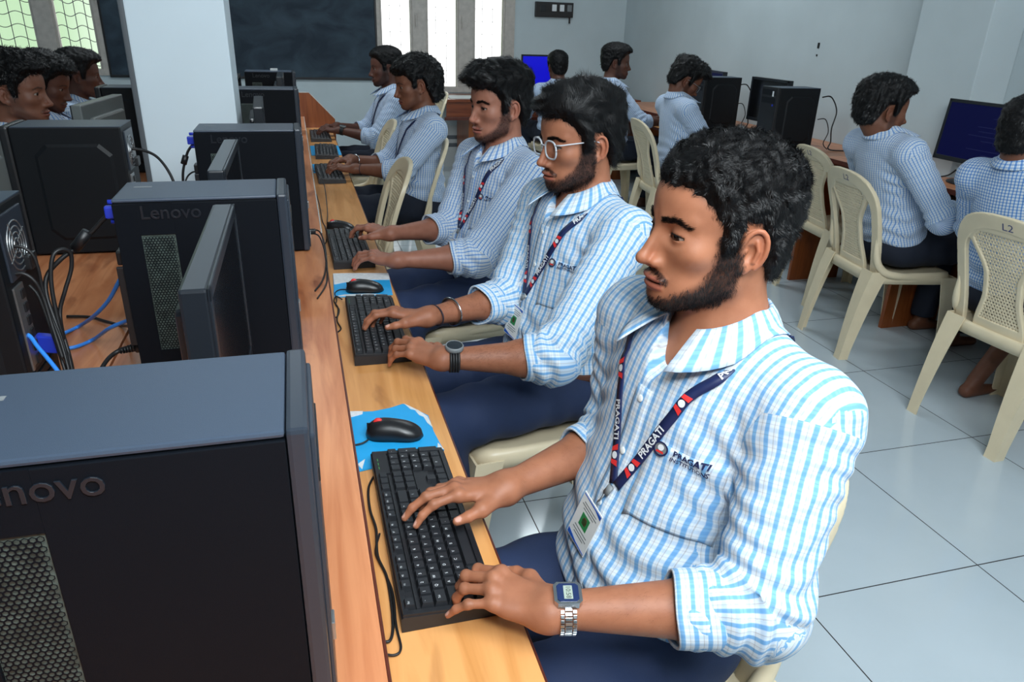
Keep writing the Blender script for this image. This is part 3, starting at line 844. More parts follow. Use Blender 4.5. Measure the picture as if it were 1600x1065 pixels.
# ---------------------------------------------------------------- mice and pads
def make_mouse(label, group):
    t = thing('computer_mouse', label, 'computer mouse', group=group)
    # body: a loft along x (front = +x)
    N, K = 22, 24; vs = []; fs = []
    for i in range(N):
        s = i / (N - 1); x = -0.055 + 0.11 * s
        e = math.sqrt(max(0.0, 1 - abs(2 * s - 1) ** 2.6))
        hw = 0.0305 * (0.93 + 0.10 * math.cos(2 * math.pi * s)) * max(e, 0.02)
        hz = (0.036 * math.sin(math.pi * (0.5 + 0.5 * (1 - s)) * 0.92 + 0.06) ** 0.8 * 0.55 + 0.0165) * max(e, 0.05) ** 0.7
        for k in range(K):
            a = 2 * math.pi * k / K
            c, sn = math.cos(a), math.sin(a)
            y = hw * math.copysign(abs(c) ** 0.75, c)
            z = hz * max(sn, 0) ** 0.8 if sn > 0 else 0.0
            vs.append((x, y * (1.0 if sn > 0 else 0.94), z + 0.001))
    for i in range(N - 1):
        for k in range(K): fs.append((i * K + k, (i + 1) * K + k, (i + 1) * K + (k + 1) % K, i * K + (k + 1) % K))
    fs.append(list(range(K))); fs.append(list(range((N - 1) * K, N * K))[::-1])
    mb = MB(); mb.smooth = True; mb.add(vs, fs); mb.build('shell', M['mouse'], t)
    wl = MB(); wl.smooth = True
    wl.lathe([(0.0001, -0.0035), (0.0085, -0.0035), (0.0095, -0.002), (0.0095, 0.002), (0.0085, 0.0035), (0.0001, 0.0035)], 20, Matrix.Translation((0.030, 0, 0.0285)) @ Matrix.Rotation(R(90), 4, 'X'))
    wl.build('scroll_wheel', M['red'], t)
    sp_ = MB(); sp_.box(0.0, 0.052, -0.0005, 0.0005, 0.012, 0.0275); sp_.build('button_split', M['black'], t)
    return t
ZM = ZT + 0.0035
m1 = make_mouse('black mouse with red wheel on the torn blue pad beside the nearest keyboard', 'black mice')
place(m1, 0.130, 1.218, ZM, R(165))
for x, y, a, z, lb in ((0.150, 2.060, 172, ZM, 'black mouse on the white edged blue pad beside the second keyboard'),
                       (0.125, 2.785, 160, ZT, 'black mouse beyond the third keyboard')):
    place(copy_tree(m1), x, y, z, R(a), lb)
def mouse_pad(name, label, poly, torn, mats_):
    t = thing(name, label, 'mouse pad', (0.13, poly[0][1], ZT), 0, 'mouse pads')
    ox, oy = 0.13, poly[0][1]
    MB().prism([(x - ox, y - oy) for x, y in poly], 0.0, 0.0028).build('pad_cloth', M[mats_[0]], t)
    for q in torn:
        MB().prism([(x - ox, y - oy) for x, y in q], 0.0005, 0.0036).build('torn_patch', M[mats_[1]], t)
    return t
mouse_pad('mouse_pad', 'torn bright blue pad with white foam corners beside the nearest keyboard',
          [(0.053, 1.115), (0.213, 1.150), (0.210, 1.172), (0.206, 1.22), (0.206, 1.285), (0.188, 1.312), (0.163, 1.345), (0.135, 1.333), (0.100, 1.326), (0.053, 1.333)],
          [[(0.053, 1.135), (0.068, 1.150), (0.060, 1.118)], [(0.0535, 1.310), (0.078, 1.318), (0.080, 1.330), (0.055, 1.335)],
           [(0.2065, 1.235), (0.204, 1.28), (0.190, 1.309), (0.165, 1.345), (0.175, 1.318), (0.183, 1.312), (0.188, 1.290), (0.196, 1.280), (0.199, 1.255)], [(0.213, 1.151), (0.202, 1.158), (0.206, 1.176)]], ('pad', 'pad_white'))
mouse_pad('mouse_pad', 'white and blue worn pad under the second mouse',
          [(0.060, 2.028), (0.226, 2.018), (0.232, 2.12), (0.236, 2.216), (0.150, 2.232), (0.068, 2.243), (0.064, 2.13)],
          [[(0.066, 2.135), (0.100, 2.150), (0.135, 2.130), (0.165, 2.160), (0.234, 2.150), (0.2365, 2.215), (0.150, 2.2315), (0.068, 2.2425)],
           [(0.0605, 2.0285), (0.20, 2.0195), (0.16, 2.034), (0.09, 2.040)]], ('pad', 'pad_white'))
mouse_pad('mouse_pad', 'blue mat under the unused far keyboard', [(0.062, 4.50), (0.235, 4.50), (0.235, 4.86), (0.062, 4.86)], [], ('pad', 'pad_white'))
mouse_pad('mouse_pad', 'blue mat corner at the curly haired student keyboard', [(0.058, 3.95), (0.12, 3.95), (0.12, 4.20), (0.058, 4.20)], [], ('pad', 'pad_white'))

# ---------------------------------------------------------------- cables
def cable(name, label, pts, r, m, cat='cable', group=None, n=8):
    mb = MB(); mb.smooth = True; mb.tube(smooth_path(pts, 10), r, n)
    return tag(mb.build(name, M[m]), label, cat, group)
zt_ = ZT + 0.003
cable('keyboard_cable', 'black cable looping along the board edge beside the nearest keyboard',
      [(0.082, 1.10, zt_), (0.066, 1.06, zt_), (0.062, 1.00, zt_), (0.066, 0.94, zt_ + .004), (0.062, 0.88, zt_ + .002), (0.070, 0.83, zt_), (0.068, 0.75, zt_), (0.060, 0.715, zt_), (0.045, 0.72, zt_)], 0.0021, 'cable')
cable('mouse_cable', 'thin black cable crossing behind the nearest keyboard edge',
      [(0.070, 0.925, zt_ + .006), (0.060, 0.89, zt_), (0.067, 0.85, zt_), (0.074, 0.80, zt_), (0.071, 0.74, zt_), (0.072, 0.70, zt_), (0.062, 0.69, zt_), (0.042, 0.70, zt_)], 0.0017, 'cable')
cable('mouse_cable', 'black cable running from the nearest mouse under the board', [(0.079, 1.205, ZM + .006), (0.066, 1.198, ZM + .004), (0.045, 1.20, ZM)], 0.0017, 'cable')
cable('mouse_cable', 'black cable curling from the second mouse beside its pad', [(0.098, 2.066, ZM + .006), (0.078, 2.075, ZM + .003), (0.064, 2.055, ZM), (0.066, 2.00, ZM), (0.061, 1.96, zt_), (0.068, 1.92, zt_), (0.060, 1.87, zt_), (0.044, 1.86, zt_)], 0.0017, 'cable')
cable('keyboard_cable', 'black cable coiled at the far end of the second keyboard', [(0.08, 1.99, zt_ + .004), (0.066, 2.03, zt_), (0.058, 1.99, zt_), (0.066, 1.93, zt_), (0.058, 1.84, zt_), (0.064, 1.78, zt_), (0.045, 1.75, zt_)], 0.0019, 'cable')
cable('mouse_cable', 'black cable hanging from the board across the tray to the third mouse', [(0.050, 3.55, 0.756), (0.075, 3.45, 0.758), (0.090, 3.30, 0.735), (0.088, 3.05, zt_ + .008), (0.078, 2.85, zt_ + .004), (0.082, 2.79, zt_ + .006)], 0.0020, 'cable')
cable('keyboard_cable', 'black cable draped over the board edge above the third keyboard', [(0.050, 3.10, 0.742), (0.058, 3.02, 0.71), (0.062, 2.92, zt_), (0.070, 2.80, zt_), (0.064, 2.62, zt_), (0.045, 2.55, zt_)], 0.0020, 'cable')
# front usb leads of the third tower
cable('usb_cable', 'black cable plugged into the front of the third tower, looping over the board', [(0.012, 2.262, 0.800), (0.034, 2.225, 0.80), (0.046, 2.15, 0.775), (0.044, 2.05, 0.757), (0.030, 1.94, 0.7535), (0.008, 1.86, 0.7535)], 0.0024, 'cable')
cable('usb_cable', 'second black cable from the front of the third tower, in a wider loop', [(0.012, 2.275, 0.806), (0.036, 2.26, 0.806), (0.0475, 2.20, 0.785), (0.0478, 2.08, 0.762), (0.040, 1.92, 0.7535), (0.012, 1.80, 0.7535)], 0.0022, 'cable')
MB().box(-0.002, 0.018, 2.258, 2.282, 0.794, 0.810, 0.002)
up_ = MB().box(-0.010, 0.014, -0.008, 0.012, -0.007, 0.007, 0.002).build('usb_plug', M['black'], None, (0.012, 2.268, 0.803))
tag(up_, 'black plug in the front port of the third tower', 'plug')

def vga_plug(x, y, z, label, flip=1):
    t = thing('video_plug', label, 'video plug', (x, y, z), 0, 'blue video plugs')
    MB().box(-0.024, 0.0, -0.008, 0.008, -0.011, 0.011, 0.003).build('plug_body', M['vga'], t)
    for s in (-1, 1):
        s_ = MB(); s_.smooth = True
        s_.tube([(-0.017, 0, s * 0.0175), (0.0, 0, s * 0.0175)], 0.0044, 8)
        s_.build('thumb_screw', M['vga'], t)
    return t
vga_plug(-0.3185, 1.425, 1.076, 'blue video plug on the back of the second tower')
vga_plug(-0.283, 2.30, 1.075, 'blue video plug on the back of the third tower, beside the pillar')
cable('video_cable', 'thick black cable from the blue plug of the second tower down to the cable bundle',
      [(-0.328, 1.430, 1.073), (-0.345, 1.430, 1.065), (-0.369, 1.430, 1.042), (-0.390, 1.430, 1.025), (-0.403, 1.430, 1.011), (-0.427, 1.420, 0.995), (-0.451, 1.410, 0.969), (-0.453, 1.390, 0.940), (-0.443, 1.370, 0.899), (-0.429, 1.340, 0.855), (-0.417, 1.300, 0.804)], 0.0040, 'cable')
fb = MB(); fb.smooth = True
fb.tube([(-0.378, 1.430, 1.040), (-0.404, 1.430, 1.011)], 0.0095, 12)
tag(fb.build('ferrite_bead', M['black']), 'black ferrite bead on the cable behind the second tower', 'cable bead')
cable('video_cable', 'black cable dropping from the blue plug of the third tower beside the pillar',
      [(-0.290, 2.300, 1.068), (-0.309, 2.300, 1.045), (-0.321, 2.300, 1.016), (-0.331, 2.300, 0.984), (-0.339, 2.300, 0.928), (-0.36, 2.22, 0.757)], 0.0036, 'cable')
fb = MB(); fb.smooth = True
fb.tube([(-0.317, 2.300, 1.032), (-0.326, 2.300, 1.009)], 0.0085, 12)
tag(fb.build('ferrite_bead', M['black']), 'black ferrite bead on the cable hanging beside the pillar', 'cable bead')
cable('power_cable', 'thick black cable arching from the octagonal panel tower towards the pillar', [(-0.476, 2.400, 1.039), (-0.443, 2.400, 1.033), (-0.409, 2.390, 1.016), (-0.382, 2.370, 0.981), (-0.366, 2.350, 0.938), (-0.364, 2.320, 0.887), (-0.37, 2.20, 0.757)], 0.0042, 'cable')
cable('power_cable', 'thin black cable leaving the back of the third tower', [(-0.283, 2.30, 0.985), (-0.305, 2.30, 0.985), (-0.325, 2.30, 0.965), (-0.335, 2.29, 0.92), (-0.345, 2.27, 0.80), (-0.36, 2.20, 0.757)], 0.0024, 'cable')
cable('network_cable', 'short blue cable at the back of the third tower', [(-0.283, 2.31, 0.955), (-0.31, 2.30, 0.945), (-0.335, 2.29, 0.92), (-0.36, 2.26, 0.84), (-0.38, 2.20, 0.757)], 0.0030, 'blue_cable')
cable('network_cable', 'blue cable rising to the socket behind the second tower', [(-0.336, 1.460, 0.959), (-0.354, 1.475, 0.930), (-0.389, 1.520, 0.879), (-0.436, 1.580, 0.827), (-0.505, 1.709, 0.758), (-0.528, 1.671, 0.757), (-0.556, 1.633, 0.757)], 0.0040, 'blue_cable')
cable('network_cable', 'blue cable lying on the desk left of the second tower', [(-0.340, 1.460, 0.857), (-0.367, 1.490, 0.840), (-0.400, 1.520, 0.818), (-0.460, 1.618, 0.758), (-0.490, 1.585, 0.757), (-0.536, 1.582, 0.757)], 0.0040, 'blue_cable')
cable('network_cable', 'blue cable leaving the ports of the left edge tower', [(-0.491, 1.335, 0.895), (-0.474, 1.330, 0.888), (-0.459, 1.310, 0.876), (-0.441, 1.290, 0.860), (-0.423, 1.270, 0.841), (-0.406, 1.250, 0.815), (-0.400, 1.20, 0.757)], 0.0036, 'blue_cable')
cable('power_cable', 'black cable with ribbed plug at the lower back of the second tower', [(-0.316, 1.390, 0.825), (-0.342, 1.400, 0.823), (-0.363, 1.400, 0.816), (-0.376, 1.380, 0.810), (-0.384, 1.350, 0.799), (-0.388, 1.320, 0.778)], 0.0042, 'cable')
rp_ = MB(); rp_.smooth = True
for k in range(7):
    q = Vector((-0.323, 1.395, 0.826)).lerp(Vector((-0.361, 1.400, 0.817)), k / 7)
    q2 = q.lerp(Vector((-0.361, 1.400, 0.817)), 0.11)
    rp_.tube([q, q2], 0.0085 - 0.0004 * k, 10)
rp_.tube([(-0.318, 1.395, 0.826), (-0.328, 1.395, 0.825)], 0.011, 10)
tag(rp_.build('power_plug', M['black']), 'ribbed black power plug at the lower back of the second tower', 'plug')
cable('power_cable', 'black cable lying on the board behind the second tower', [(-0.351, 1.500, 0.827), (-0.419, 1.695, 0.757), (-0.457, 1.727, 0.757), (-0.498, 1.763, 0.757), (-0.548, 1.777, 0.757)], 0.0034, 'cable')
for i in range(6):
    a = i * 0.012
    cable('power_cable', ['black cable from the fan side of the left edge tower', 'thin black cable from the ports of the left edge tower', 'looped black cable standing behind the second tower', 'black cable of the tied bundle, left strand', 'black cable of the tied bundle, middle strand', 'black cable of the tied bundle, right strand'][i],
          [[(-0.477, 1.360, 1.038), (-0.462, 1.360, 1.036), (-0.450, 1.360, 1.023), (-0.446, 1.360, 0.997), (-0.447, 1.360, 0.962), (-0.444, 1.355, 0.923), (-0.432, 1.340, 0.873), (-0.420, 1.310, 0.824)],
           [(-0.483, 1.340, 0.994), (-0.464, 1.340, 0.996), (-0.449, 1.340, 0.981), (-0.442, 1.340, 0.951), (-0.436, 1.330, 0.908), (-0.425, 1.310, 0.849)],
           [(-0.437, 1.370, 0.861), (-0.441, 1.380, 0.907), (-0.441, 1.390, 0.963), (-0.433, 1.400, 1.005), (-0.421, 1.410, 1.015), (-0.410, 1.420, 1.006), (-0.414, 1.420, 0.976), (-0.429, 1.410, 0.938), (-0.442, 1.400, 0.899), (-0.436, 1.370, 0.848)],
           [(-0.466, 1.360, 0.969), (-0.454, 1.355, 0.950), (-0.445, 1.345, 0.906), (-0.435, 1.330, 0.856), (-0.421, 1.300, 0.804)],
           [(-0.459, 1.380, 0.932), (-0.449, 1.370, 0.897), (-0.435, 1.350, 0.851), (-0.422, 1.320, 0.794)],
           [(-0.447, 1.400, 0.924), (-0.441, 1.385, 0.880), (-0.430, 1.360, 0.833), (-0.421, 1.330, 0.789)]][i], 0.0028 + 0.0004 * (i % 3), 'cable')
cable('video_cable', 'dark blue plugged lead at the left edge tower, lying on the board', [(-0.477, 1.370, 0.856), (-0.452, 1.370, 0.855), (-0.432, 1.360, 0.837), (-0.423, 1.330, 0.789)], 0.0030, 'cable')
vp = MB().box(-0.022, 0.022, -0.009, 0.009, -0.016, 0.016, 0.003).build('video_plug', M['vga'], None, (-0.460, 1.372, 0.855), (0, R(5), R(-10)))
tag(vp, 'blue video plug beside the left edge tower ports', 'video plug', 'blue video plugs')
# right wall desk leads
for i, (x, y) in enumerate(((3.16, 4.90), (3.14, 3.97))):
    cable('power_cable', ['black leads hanging behind the silver strip tower', 'black leads hanging behind the blue light tower'][i],
          [(3.085, y, 1.06), (3.15, y, 1.06), (3.19, y - .02, 0.98), (3.17, y - .03, 0.88), (3.19, y - .02, 0.80), (3.16, y - .06, 0.757), (3.30, y - .12, 0.757)], 0.0040, 'cable')
    cable('video_cable', ['thin lead behind the silver strip tower', 'thin lead behind the blue light tower'][i],
          [(3.08, y, 0.93), (3.13, y - .01, 0.93), (3.15, y - .03, 0.86), (3.13, y - .03, 0.79), (3.15, y - .05, 0.757)], 0.003, 'cable')
cable('monitor_cable', 'blue grey lead under the dim blue monitor', [(3.19, 2.98, 0.80), (3.17, 3.0, 0.77), (3.12, 3.02, 0.757), (3.10, 3.03, 0.757)], 0.004, 'cable')

scr = MB().prism([(-0.02, -0.012), (0.018, -0.006), (0.022, 0.010), (-0.012, 0.012)], 0.0, 0.012).build('paper_scrap', M['paper'], None, (-0.115, 4.93, ZB + 0.3605))
tag(scr, 'crumpled white scrap lying on top of the farthest lettered tower', 'paper scrap')

# ================================================================== IMPLICIT SURFACES
A = lambda *v: np.array(v, np.float32)
def smin(a, b, k):
    h = np.maximum(k - np.abs(a - b), 0.0) / k
    return np.minimum(a, b) - h * h * k * 0.25
def smax(a, b, k): return -smin(-a, -b, k)
def cone(P, a, b, ra, rb):
    a = np.asarray(a, np.float32); b = np.asarray(b, np.float32)
    ba = b - a; l2 = float(ba @ ba) + 1e-12
    pa = P - a
    t = np.clip(pa @ ba / l2, 0, 1)
    return np.linalg.norm(pa - t[:, None] * ba, axis=1) - (ra + (rb - ra) * t)
def ell(P, c, r, Rm=None):
    q = P - np.asarray(c, np.float32)
    if Rm is not None: q = q @ np.asarray(Rm, np.float32)      # columns of Rm are the ellipsoid axes
    r = np.asarray(r, np.float32)
    k0 = np.linalg.norm(q / r, axis=1); k1 = np.linalg.norm(q / (r * r), axis=1)
    return k0 * (k0 - 1.0) / np.maximum(k1, 1e-6)
def sstep(x, a, b):
    t = np.clip((x - a) / (b - a), 0, 1)
    return t * t * (3 - 2 * t)
def unit(v):
    v = np.asarray(v, np.float32); return v / (np.linalg.norm(v) + 1e-9)

def nets(f, lo, hi, h, B=8, slack=1.25):
    """surface of f=0 as quads (sparse evaluation, naive surface nets). h may be per-axis"""
    lo = np.asarray(lo, np.float32); hi = np.asarray(hi, np.float32)
    h = np.broadcast_to(np.asarray(h, np.float32), (3,)).copy()
    nb = np.maximum(1, np.ceil((hi - lo) / (h * B)).astype(int))
    n = nb * B
    gx, gy, gz = [np.arange(k) for k in nb]
    bc = np.stack(np.meshgrid(gx, gy, gz, indexing='ij'), -1).reshape(-1, 3)
    cen = lo + (bc * B + (B - 1) / 2.0) * h
    fc = f(cen.astype(np.float32))
    rad = np.linalg.norm(h) * B / 2 * slack + 0.004
    act = np.abs(fc) < rad
    V = np.empty(n, np.float32)
    Vb = V.reshape(nb[0], B, nb[1], B, nb[2], B)
    Vb[...] = np.where(fc.reshape(nb) < 0, -1, 1)[:, None, :, None, :, None]
    loc = np.stack(np.meshgrid(*[np.arange(B)] * 3, indexing='ij'), -1).reshape(-1, 3)
    ids = bc[act]
    CH = 600
    for i in range(0, len(ids), CH):
        b = ids[i:i + CH]
        P = (lo + (b[:, None, :] * B + loc[None]) * h).reshape(-1, 3).astype(np.float32)
        v = f(P).reshape(len(b), B, B, B)
        Vb[b[:, 0], :, b[:, 1], :, b[:, 2], :] = v
    S = V < 0
    c = np.zeros(tuple(n - 1), np.int8)
    for dx in (0, 1):
        for dy in (0, 1):
            for dz in (0, 1):
                c += S[dx:n[0] - 1 + dx, dy:n[1] - 1 + dy, dz:n[2] - 1 + dz]
    cells = np.argwhere((c > 0) & (c < 8))
    if len(cells) == 0: return np.zeros((0, 3), np.float32), np.zeros((0, 4), np.int32)
    idx = np.full(tuple(n - 1), -1, np.int32)
    idx[cells[:, 0], cells[:, 1], cells[:, 2]] = np.arange(len(cells))
    acc = np.zeros((len(cells), 3), np.float32); cnt = np.zeros(len(cells), np.float32)
    off = [(i, j, k) for i in (0, 1) for j in (0, 1) for k in (0, 1)]
    vals = {o: V[cells[:, 0] + o[0], cells[:, 1] + o[1], cells[:, 2] + o[2]] for o in off}
    for o in off:
        for ax in range(3):
            if o[ax] == 0:
                o2 = list(o); o2[ax] = 1; o2 = tuple(o2)
                a, b = vals[o], vals[o2]
                m = (a < 0) != (b < 0)
                t = np.where(m, a / np.where(m, a - b, 1), 0)
                p = np.tile(np.array(o, np.float32), (len(cells), 1)); p[:, ax] += t
                acc[m] += p[m]; cnt[m] += 1
    verts = lo + (cells + acc / np.maximum(cnt, 1)[:, None]) * h
    quads = []
    for ax in range(3):
        u, w = (ax + 1) % 3, (ax + 2) % 3
        sl0 = [slice(None)] * 3; sl1 = [slice(None)] * 3
        sl0[ax] = slice(0, n[ax] - 1); sl1[ax] = slice(1, n[ax])
        d = S[tuple(sl0)] != S[tuple(sl1)]
        e = np.argwhere(d)
        e = e[(e[:, u] > 0) & (e[:, w] > 0) & (e[:, u] < n[u] - 1) & (e[:, w] < n[w] - 1)]
        if len(e) == 0: continue
        inside = S[e[:, 0], e[:, 1], e[:, 2]]
        def cid(du, dw):
            q = e.copy(); q[:, u] -= du; q[:, w] -= dw
            return idx[q[:, 0], q[:, 1], q[:, 2]]
        q = np.stack([cid(1, 1), cid(0, 1), cid(0, 0), cid(1, 0)], 1)
        q[~inside] = q[~inside][:, ::-1]
        quads.append(q)
    Q = np.concatenate(quads)
    Q = Q[(Q >= 0).all(1)]
    return verts.astype(np.float32), Q.astype(np.int32)

def nets_mesh(name, V, Q, smooth=True):
    return mesh_np(name, V, Q.ravel(), np.full(len(Q), 4, np.int32), smooth)

# ================================================================== PLASTIC CHAIRS
def build_chair_meshes():
    out = {}
    Hh = 0.45      # height of the back above the seat
    # --- the back in its flat plane: u sideways, v up, w thickness
    def half_w(v):    # outer half width of the arch
        return 0.192 + 0.016 * sstep(v, 0.0, 0.30) 
    def arch2d(u, v):
        hw = half_w(v)
        top = Hh
        # rounded box
        cyv = top - 0.16
        q = np.sqrt((u / hw) ** 2 + (np.maximum(v - cyv, 0) / 0.16) ** 2)
        p = 2.6
        qq = ((np.abs(u) / hw) ** p + (np.maximum(v - cyv, 0) / 0.16) ** p) ** (1 / p)
        return (qq - 1) * hw * 0.85
    def splat_hw(v):
        t = v / Hh
        return 0.105 - 0.028 * sstep(t, 0.0, 0.32) + 0.082 * sstep(t, 0.45, 0.86)
    def f_back(P):
        u, v, w = P[:, 0], P[:, 1], P[:, 2]
        o = arch2d(u, v)
        band = 0.036 + 0.030 * sstep(v, Hh - 0.17, Hh - 0.02)
        ring = np.maximum(o, -(o + band))
        # rear legs grow from the posts below the seat line, handled as legs
        sp_ = (np.abs(u) - splat_hw(v)) * 0.92
        sp_ = np.maximum(sp_, o + 0.002)
        d2 = smin(ring, sp_, 0.02)
        d2 = np.maximum(d2, -v - 0.02)
        # woven holes in the splat
        pu, pv = 0.0125, 0.0125
        row = np.floor(v / pv)
        hu = np.abs((u / pu + 0.5 * (row % 2)) % 1.0 - 0.5) * pu
        hv = np.abs((v / pv) % 1.0 - 0.5) * pv
        hole = np.maximum(hu, hv) - 0.0031
        inner = np.maximum(np.abs(u) - (splat_hw(v) - 0.020), np.maximum(v - (Hh - 0.075), 0.03 - v))
        inner = np.maximum(inner, o + 0.062)
        hole = np.maximum(hole, inner)
        # woven relief: panel thinner than the frame
        th = 0.0085 + 0.0 * u
        th = np.where(inner < 0, 0.0035 + 0.0012 * np.cos(u / pu * 2 * np.pi) * np.cos(v / pv * 2 * np.pi), th)
        th = np.where(ring < 0.0, 0.011, th)
        d2 = np.maximum(d2, -hole)
        return np.maximum(d2, np.abs(w) - th)
    V, Q = nets(f_back, (-0.235, -0.03, -0.018), (0.235, Hh + 0.02, 0.018), (0.0028, 0.0028, 0.0034), slack=1.6)
    def back_map(u, v, w):
        ang = 0.24
        x = -0.185 - v * math.sin(ang) * (0.75 + 0.5 * v / Hh) - w + 0.85 * (u * u) * 0.55
        z = 0.425 + v * math.cos(ang) * 0.985
        return x, z
    x, z = back_map(V[:, 0], V[:, 1], V[:, 2])
    out['backrest'] = nets_mesh('backrest', np.stack([x, V[:, 0], z], 1), Q)
    # marker lettering near the top
    Vt, Ft = text_verts('L2', 0.046)
    mb = MB()
    pts = []
    for p in Vt:
        u, v = -p[0] - 0.02, Hh - 0.036 + p[1] * 0.8
        xx, zz = back_map(u, v, 0.0118)
        pts.append((xx, u, zz))
    mb.add(pts, Ft)
    out['marker_lettering'] = mb.mesh('marker_lettering')
    # --- seat
    N, K = 12, 48; vs = []; fs = []
    def rim(a, s):
        c, sn = math.cos(a), math.sin(a)
        e = 0.36
        xx = 0.200 * math.copysign(abs(c) ** e, c); yy = 0.205 * math.copysign(abs(sn) ** e, sn)
        yy *= 1.0 + 0.05 * (xx / 0.2)
        return xx * s, yy * s
    for i in range(N + 1):
        s = i / N
        for k in range(K):
            xx, yy = rim(2 * math.pi * k / K, s)
            z_ = 0.425 - 0.018 * (1 - s ** 2) + 0.004 * math.sin(xx * 10) - (0.012 * max(0, (xx - 0.14) / 0.06) ** 2)
            vs.append((xx, yy, z_))
    for dz, gr in ((-0.012, 1.03), (-0.050, 1.045), (-0.050, 1.02), (-0.014, 1.0)):
        for k in range(K):
            xx, yy = rim(2 * math.pi * k / K, 1.0)
            vs.append((xx * gr, yy * gr, 0.425 + dz - (0.012 * max(0, (xx - 0.14) / 0.06) ** 2)))
    for k in range(K):
        xx, yy = rim(2 * math.pi * k / K, 0.5); vs.append((xx, yy, 0.400))
    tot = N + 1 + 5
    for i in range(tot - 1):
        for k in range(K): fs.append((i * K + k, i * K + (k + 1) % K, (i + 1) * K + (k + 1) % K, (i + 1) * K + k))
    mb = MB(); mb.smooth = True; mb.add(vs, fs)
    # side rails sweeping up into the back posts
    for s in (-1, 1):
        mb.tube(smooth_path([(0.185, s * 0.192, 0.392), (0.02, s * 0.200, 0.404), (-0.11, s * 0.206, 0.418), (-0.165, s * 0.199, 0.445), (-0.194, s * 0.192, 0.50), (-0.212, s * 0.188, 0.60)], 6), [0.004, 0.007, 0.010, 0.013] + [0.016] * 6 + [0.017] * 10 + [0.016] * 4 + [0.015, 0.014, 0.012, 0.010, 0.008, 0.006, 0.004], 10)
    out['seat'] = mb.mesh('seat')
    # --- legs: tapering open channels
    def leg(top, bot, wt, wb, dx, dy):
        """U section open towards the chair's inside"""
        m = 10; vs = []; fs = []
        for i in range(m):
            t = i / (m - 1); c = Vector(top).lerp(Vector(bot), t) + Vector((dx, 0, 0)) * (0.022 * math.sin(t * math.pi * 0.5) * (1 - t) )
            w = wt + (wb - wt) * t; th = 0.006; flare = 0.004 if i == m - 1 else 0
            a = w + flare
            # corner section: outside face along x and along y
            sec = [(-dx * a, dy * 0.0), (0, 0), (0, -dy * a), (-dx * th * 0.9, -dy * a), (-dx * th, -dy * th), (-dx * a, -dy * th)]
            for p in sec: vs.append((c.x + p[0], c.y + p[1], c.z))
        n = 6
        for i in range(m - 1):
            for k in range(n): fs.append((i * n + k, i * n + (k + 1) % n, (i + 1) * n + (k + 1) % n, (i + 1) * n + k))
        fs.append(list(range(n))); fs.append(list(range((m - 1) * n, m * n))[::-1])
        mb = MB(); mb.add(vs, fs)
        bm = bmesh.new(); me = mb.mesh('leg'); bm.from_mesh(me); bmesh.ops.recalc_face_normals(bm, faces=bm.faces); bm.to_mesh(me); bm.free()
        return me
    for s in (-1, 1):
        out['front_leg%d' % s] = leg((0.205, s * 0.218, 0.405), (0.235, s * 0.222, 0.0), 0.075, 0.040, 1, s)
        out['rear_leg%d' % s] = leg((-0.205, s * 0.205, 0.43), (-0.275, s * 0.205, 0.0), 0.080, 0.042, -1, s)
    return out
CHM = build_chair_meshes()
for _k, _m in CHM.items():
    _m.materials.append(M['pen'] if 'letter' in _k else M['plastic'])
def make_chair(label, group):
    t = thing('plastic_chair', label, 'chair', group=group)
    link('seat', CHM['seat'], None, t)
    link('backrest', CHM['backrest'], None, t)   # no marker here
    for s in (-1, 1):
        link('leg', CHM['front_leg%d' % s], None, t); link('leg', CHM['rear_leg%d' % s], None, t)
    return t
ch0 = make_chair('chair', 'cream plastic chairs with perforated backs')
CHAIRS = [  # x, y, facing (degrees), label
    (0.435, 0.865, 193, 'cream plastic chair under the front student, only an edge of its back showing'),
    (0.535, 1.72, 186, 'cream plastic chair under the student wearing glasses'),
    (0.53, 2.53, 186, 'cream plastic chair under the third student from the front, hidden but for its seat'),
    (0.135, 3.22, 181, 'empty cream plastic chair pushed up to the desk before the curly haired student'),
    (0.415, 3.86, 180, 'cream plastic chair under the curly haired student'),
    (0.25, 4.62, 180, 'empty cream plastic chair between the two farthest students of the row'),
    (0.50, 5.30, 180, 'cream plastic chair under the farthest student of the row'),
    (0.95, 6.60, 180, 'cream plastic chair standing alone in front of the brown back table'),
    (2.60, 1.90, 2, 'cream plastic chair marked L2 at the right photo edge'),
    (2.67, 2.74, -9, 'cream plastic chair marked L2 under the student facing the right wall'),
    (2.96, 3.40, -8, 'empty cream plastic chair marked L2, behind the one facing the right wall'),
    (2.50, 4.62, -6, 'cream plastic chair under the student bending over the desk'),
    (2.50, 5.62, 4, 'cream plastic chair under the upright student near the room corner'),
    (2.28, 6.48, 90, 'cream plastic chair under the student before the bright blue screen'),
    (-1.22, 3.30, 0, 'cream plastic chair under the nearest student of the left row'),
    (-1.30, 4.10, 0, 'cream plastic chair under the middle student of the left row'),
    (-1.36, 4.80, 0, 'cream plastic chair under the farthest student of the left row')]
for _i, (_x, _y, _a, _l) in enumerate(CHAIRS):
    _c = place(ch0 if _i == 0 else copy_tree(ch0), _x, _y, 0.0, R(_a), _l)
    if 'L2' in _l:      # only these backs carry the marker letters
        _b = [c for c in _c.children if c.name.startswith('backrest')][0]
        link('marker_lettering', CHM['marker_lettering'], None, _b)

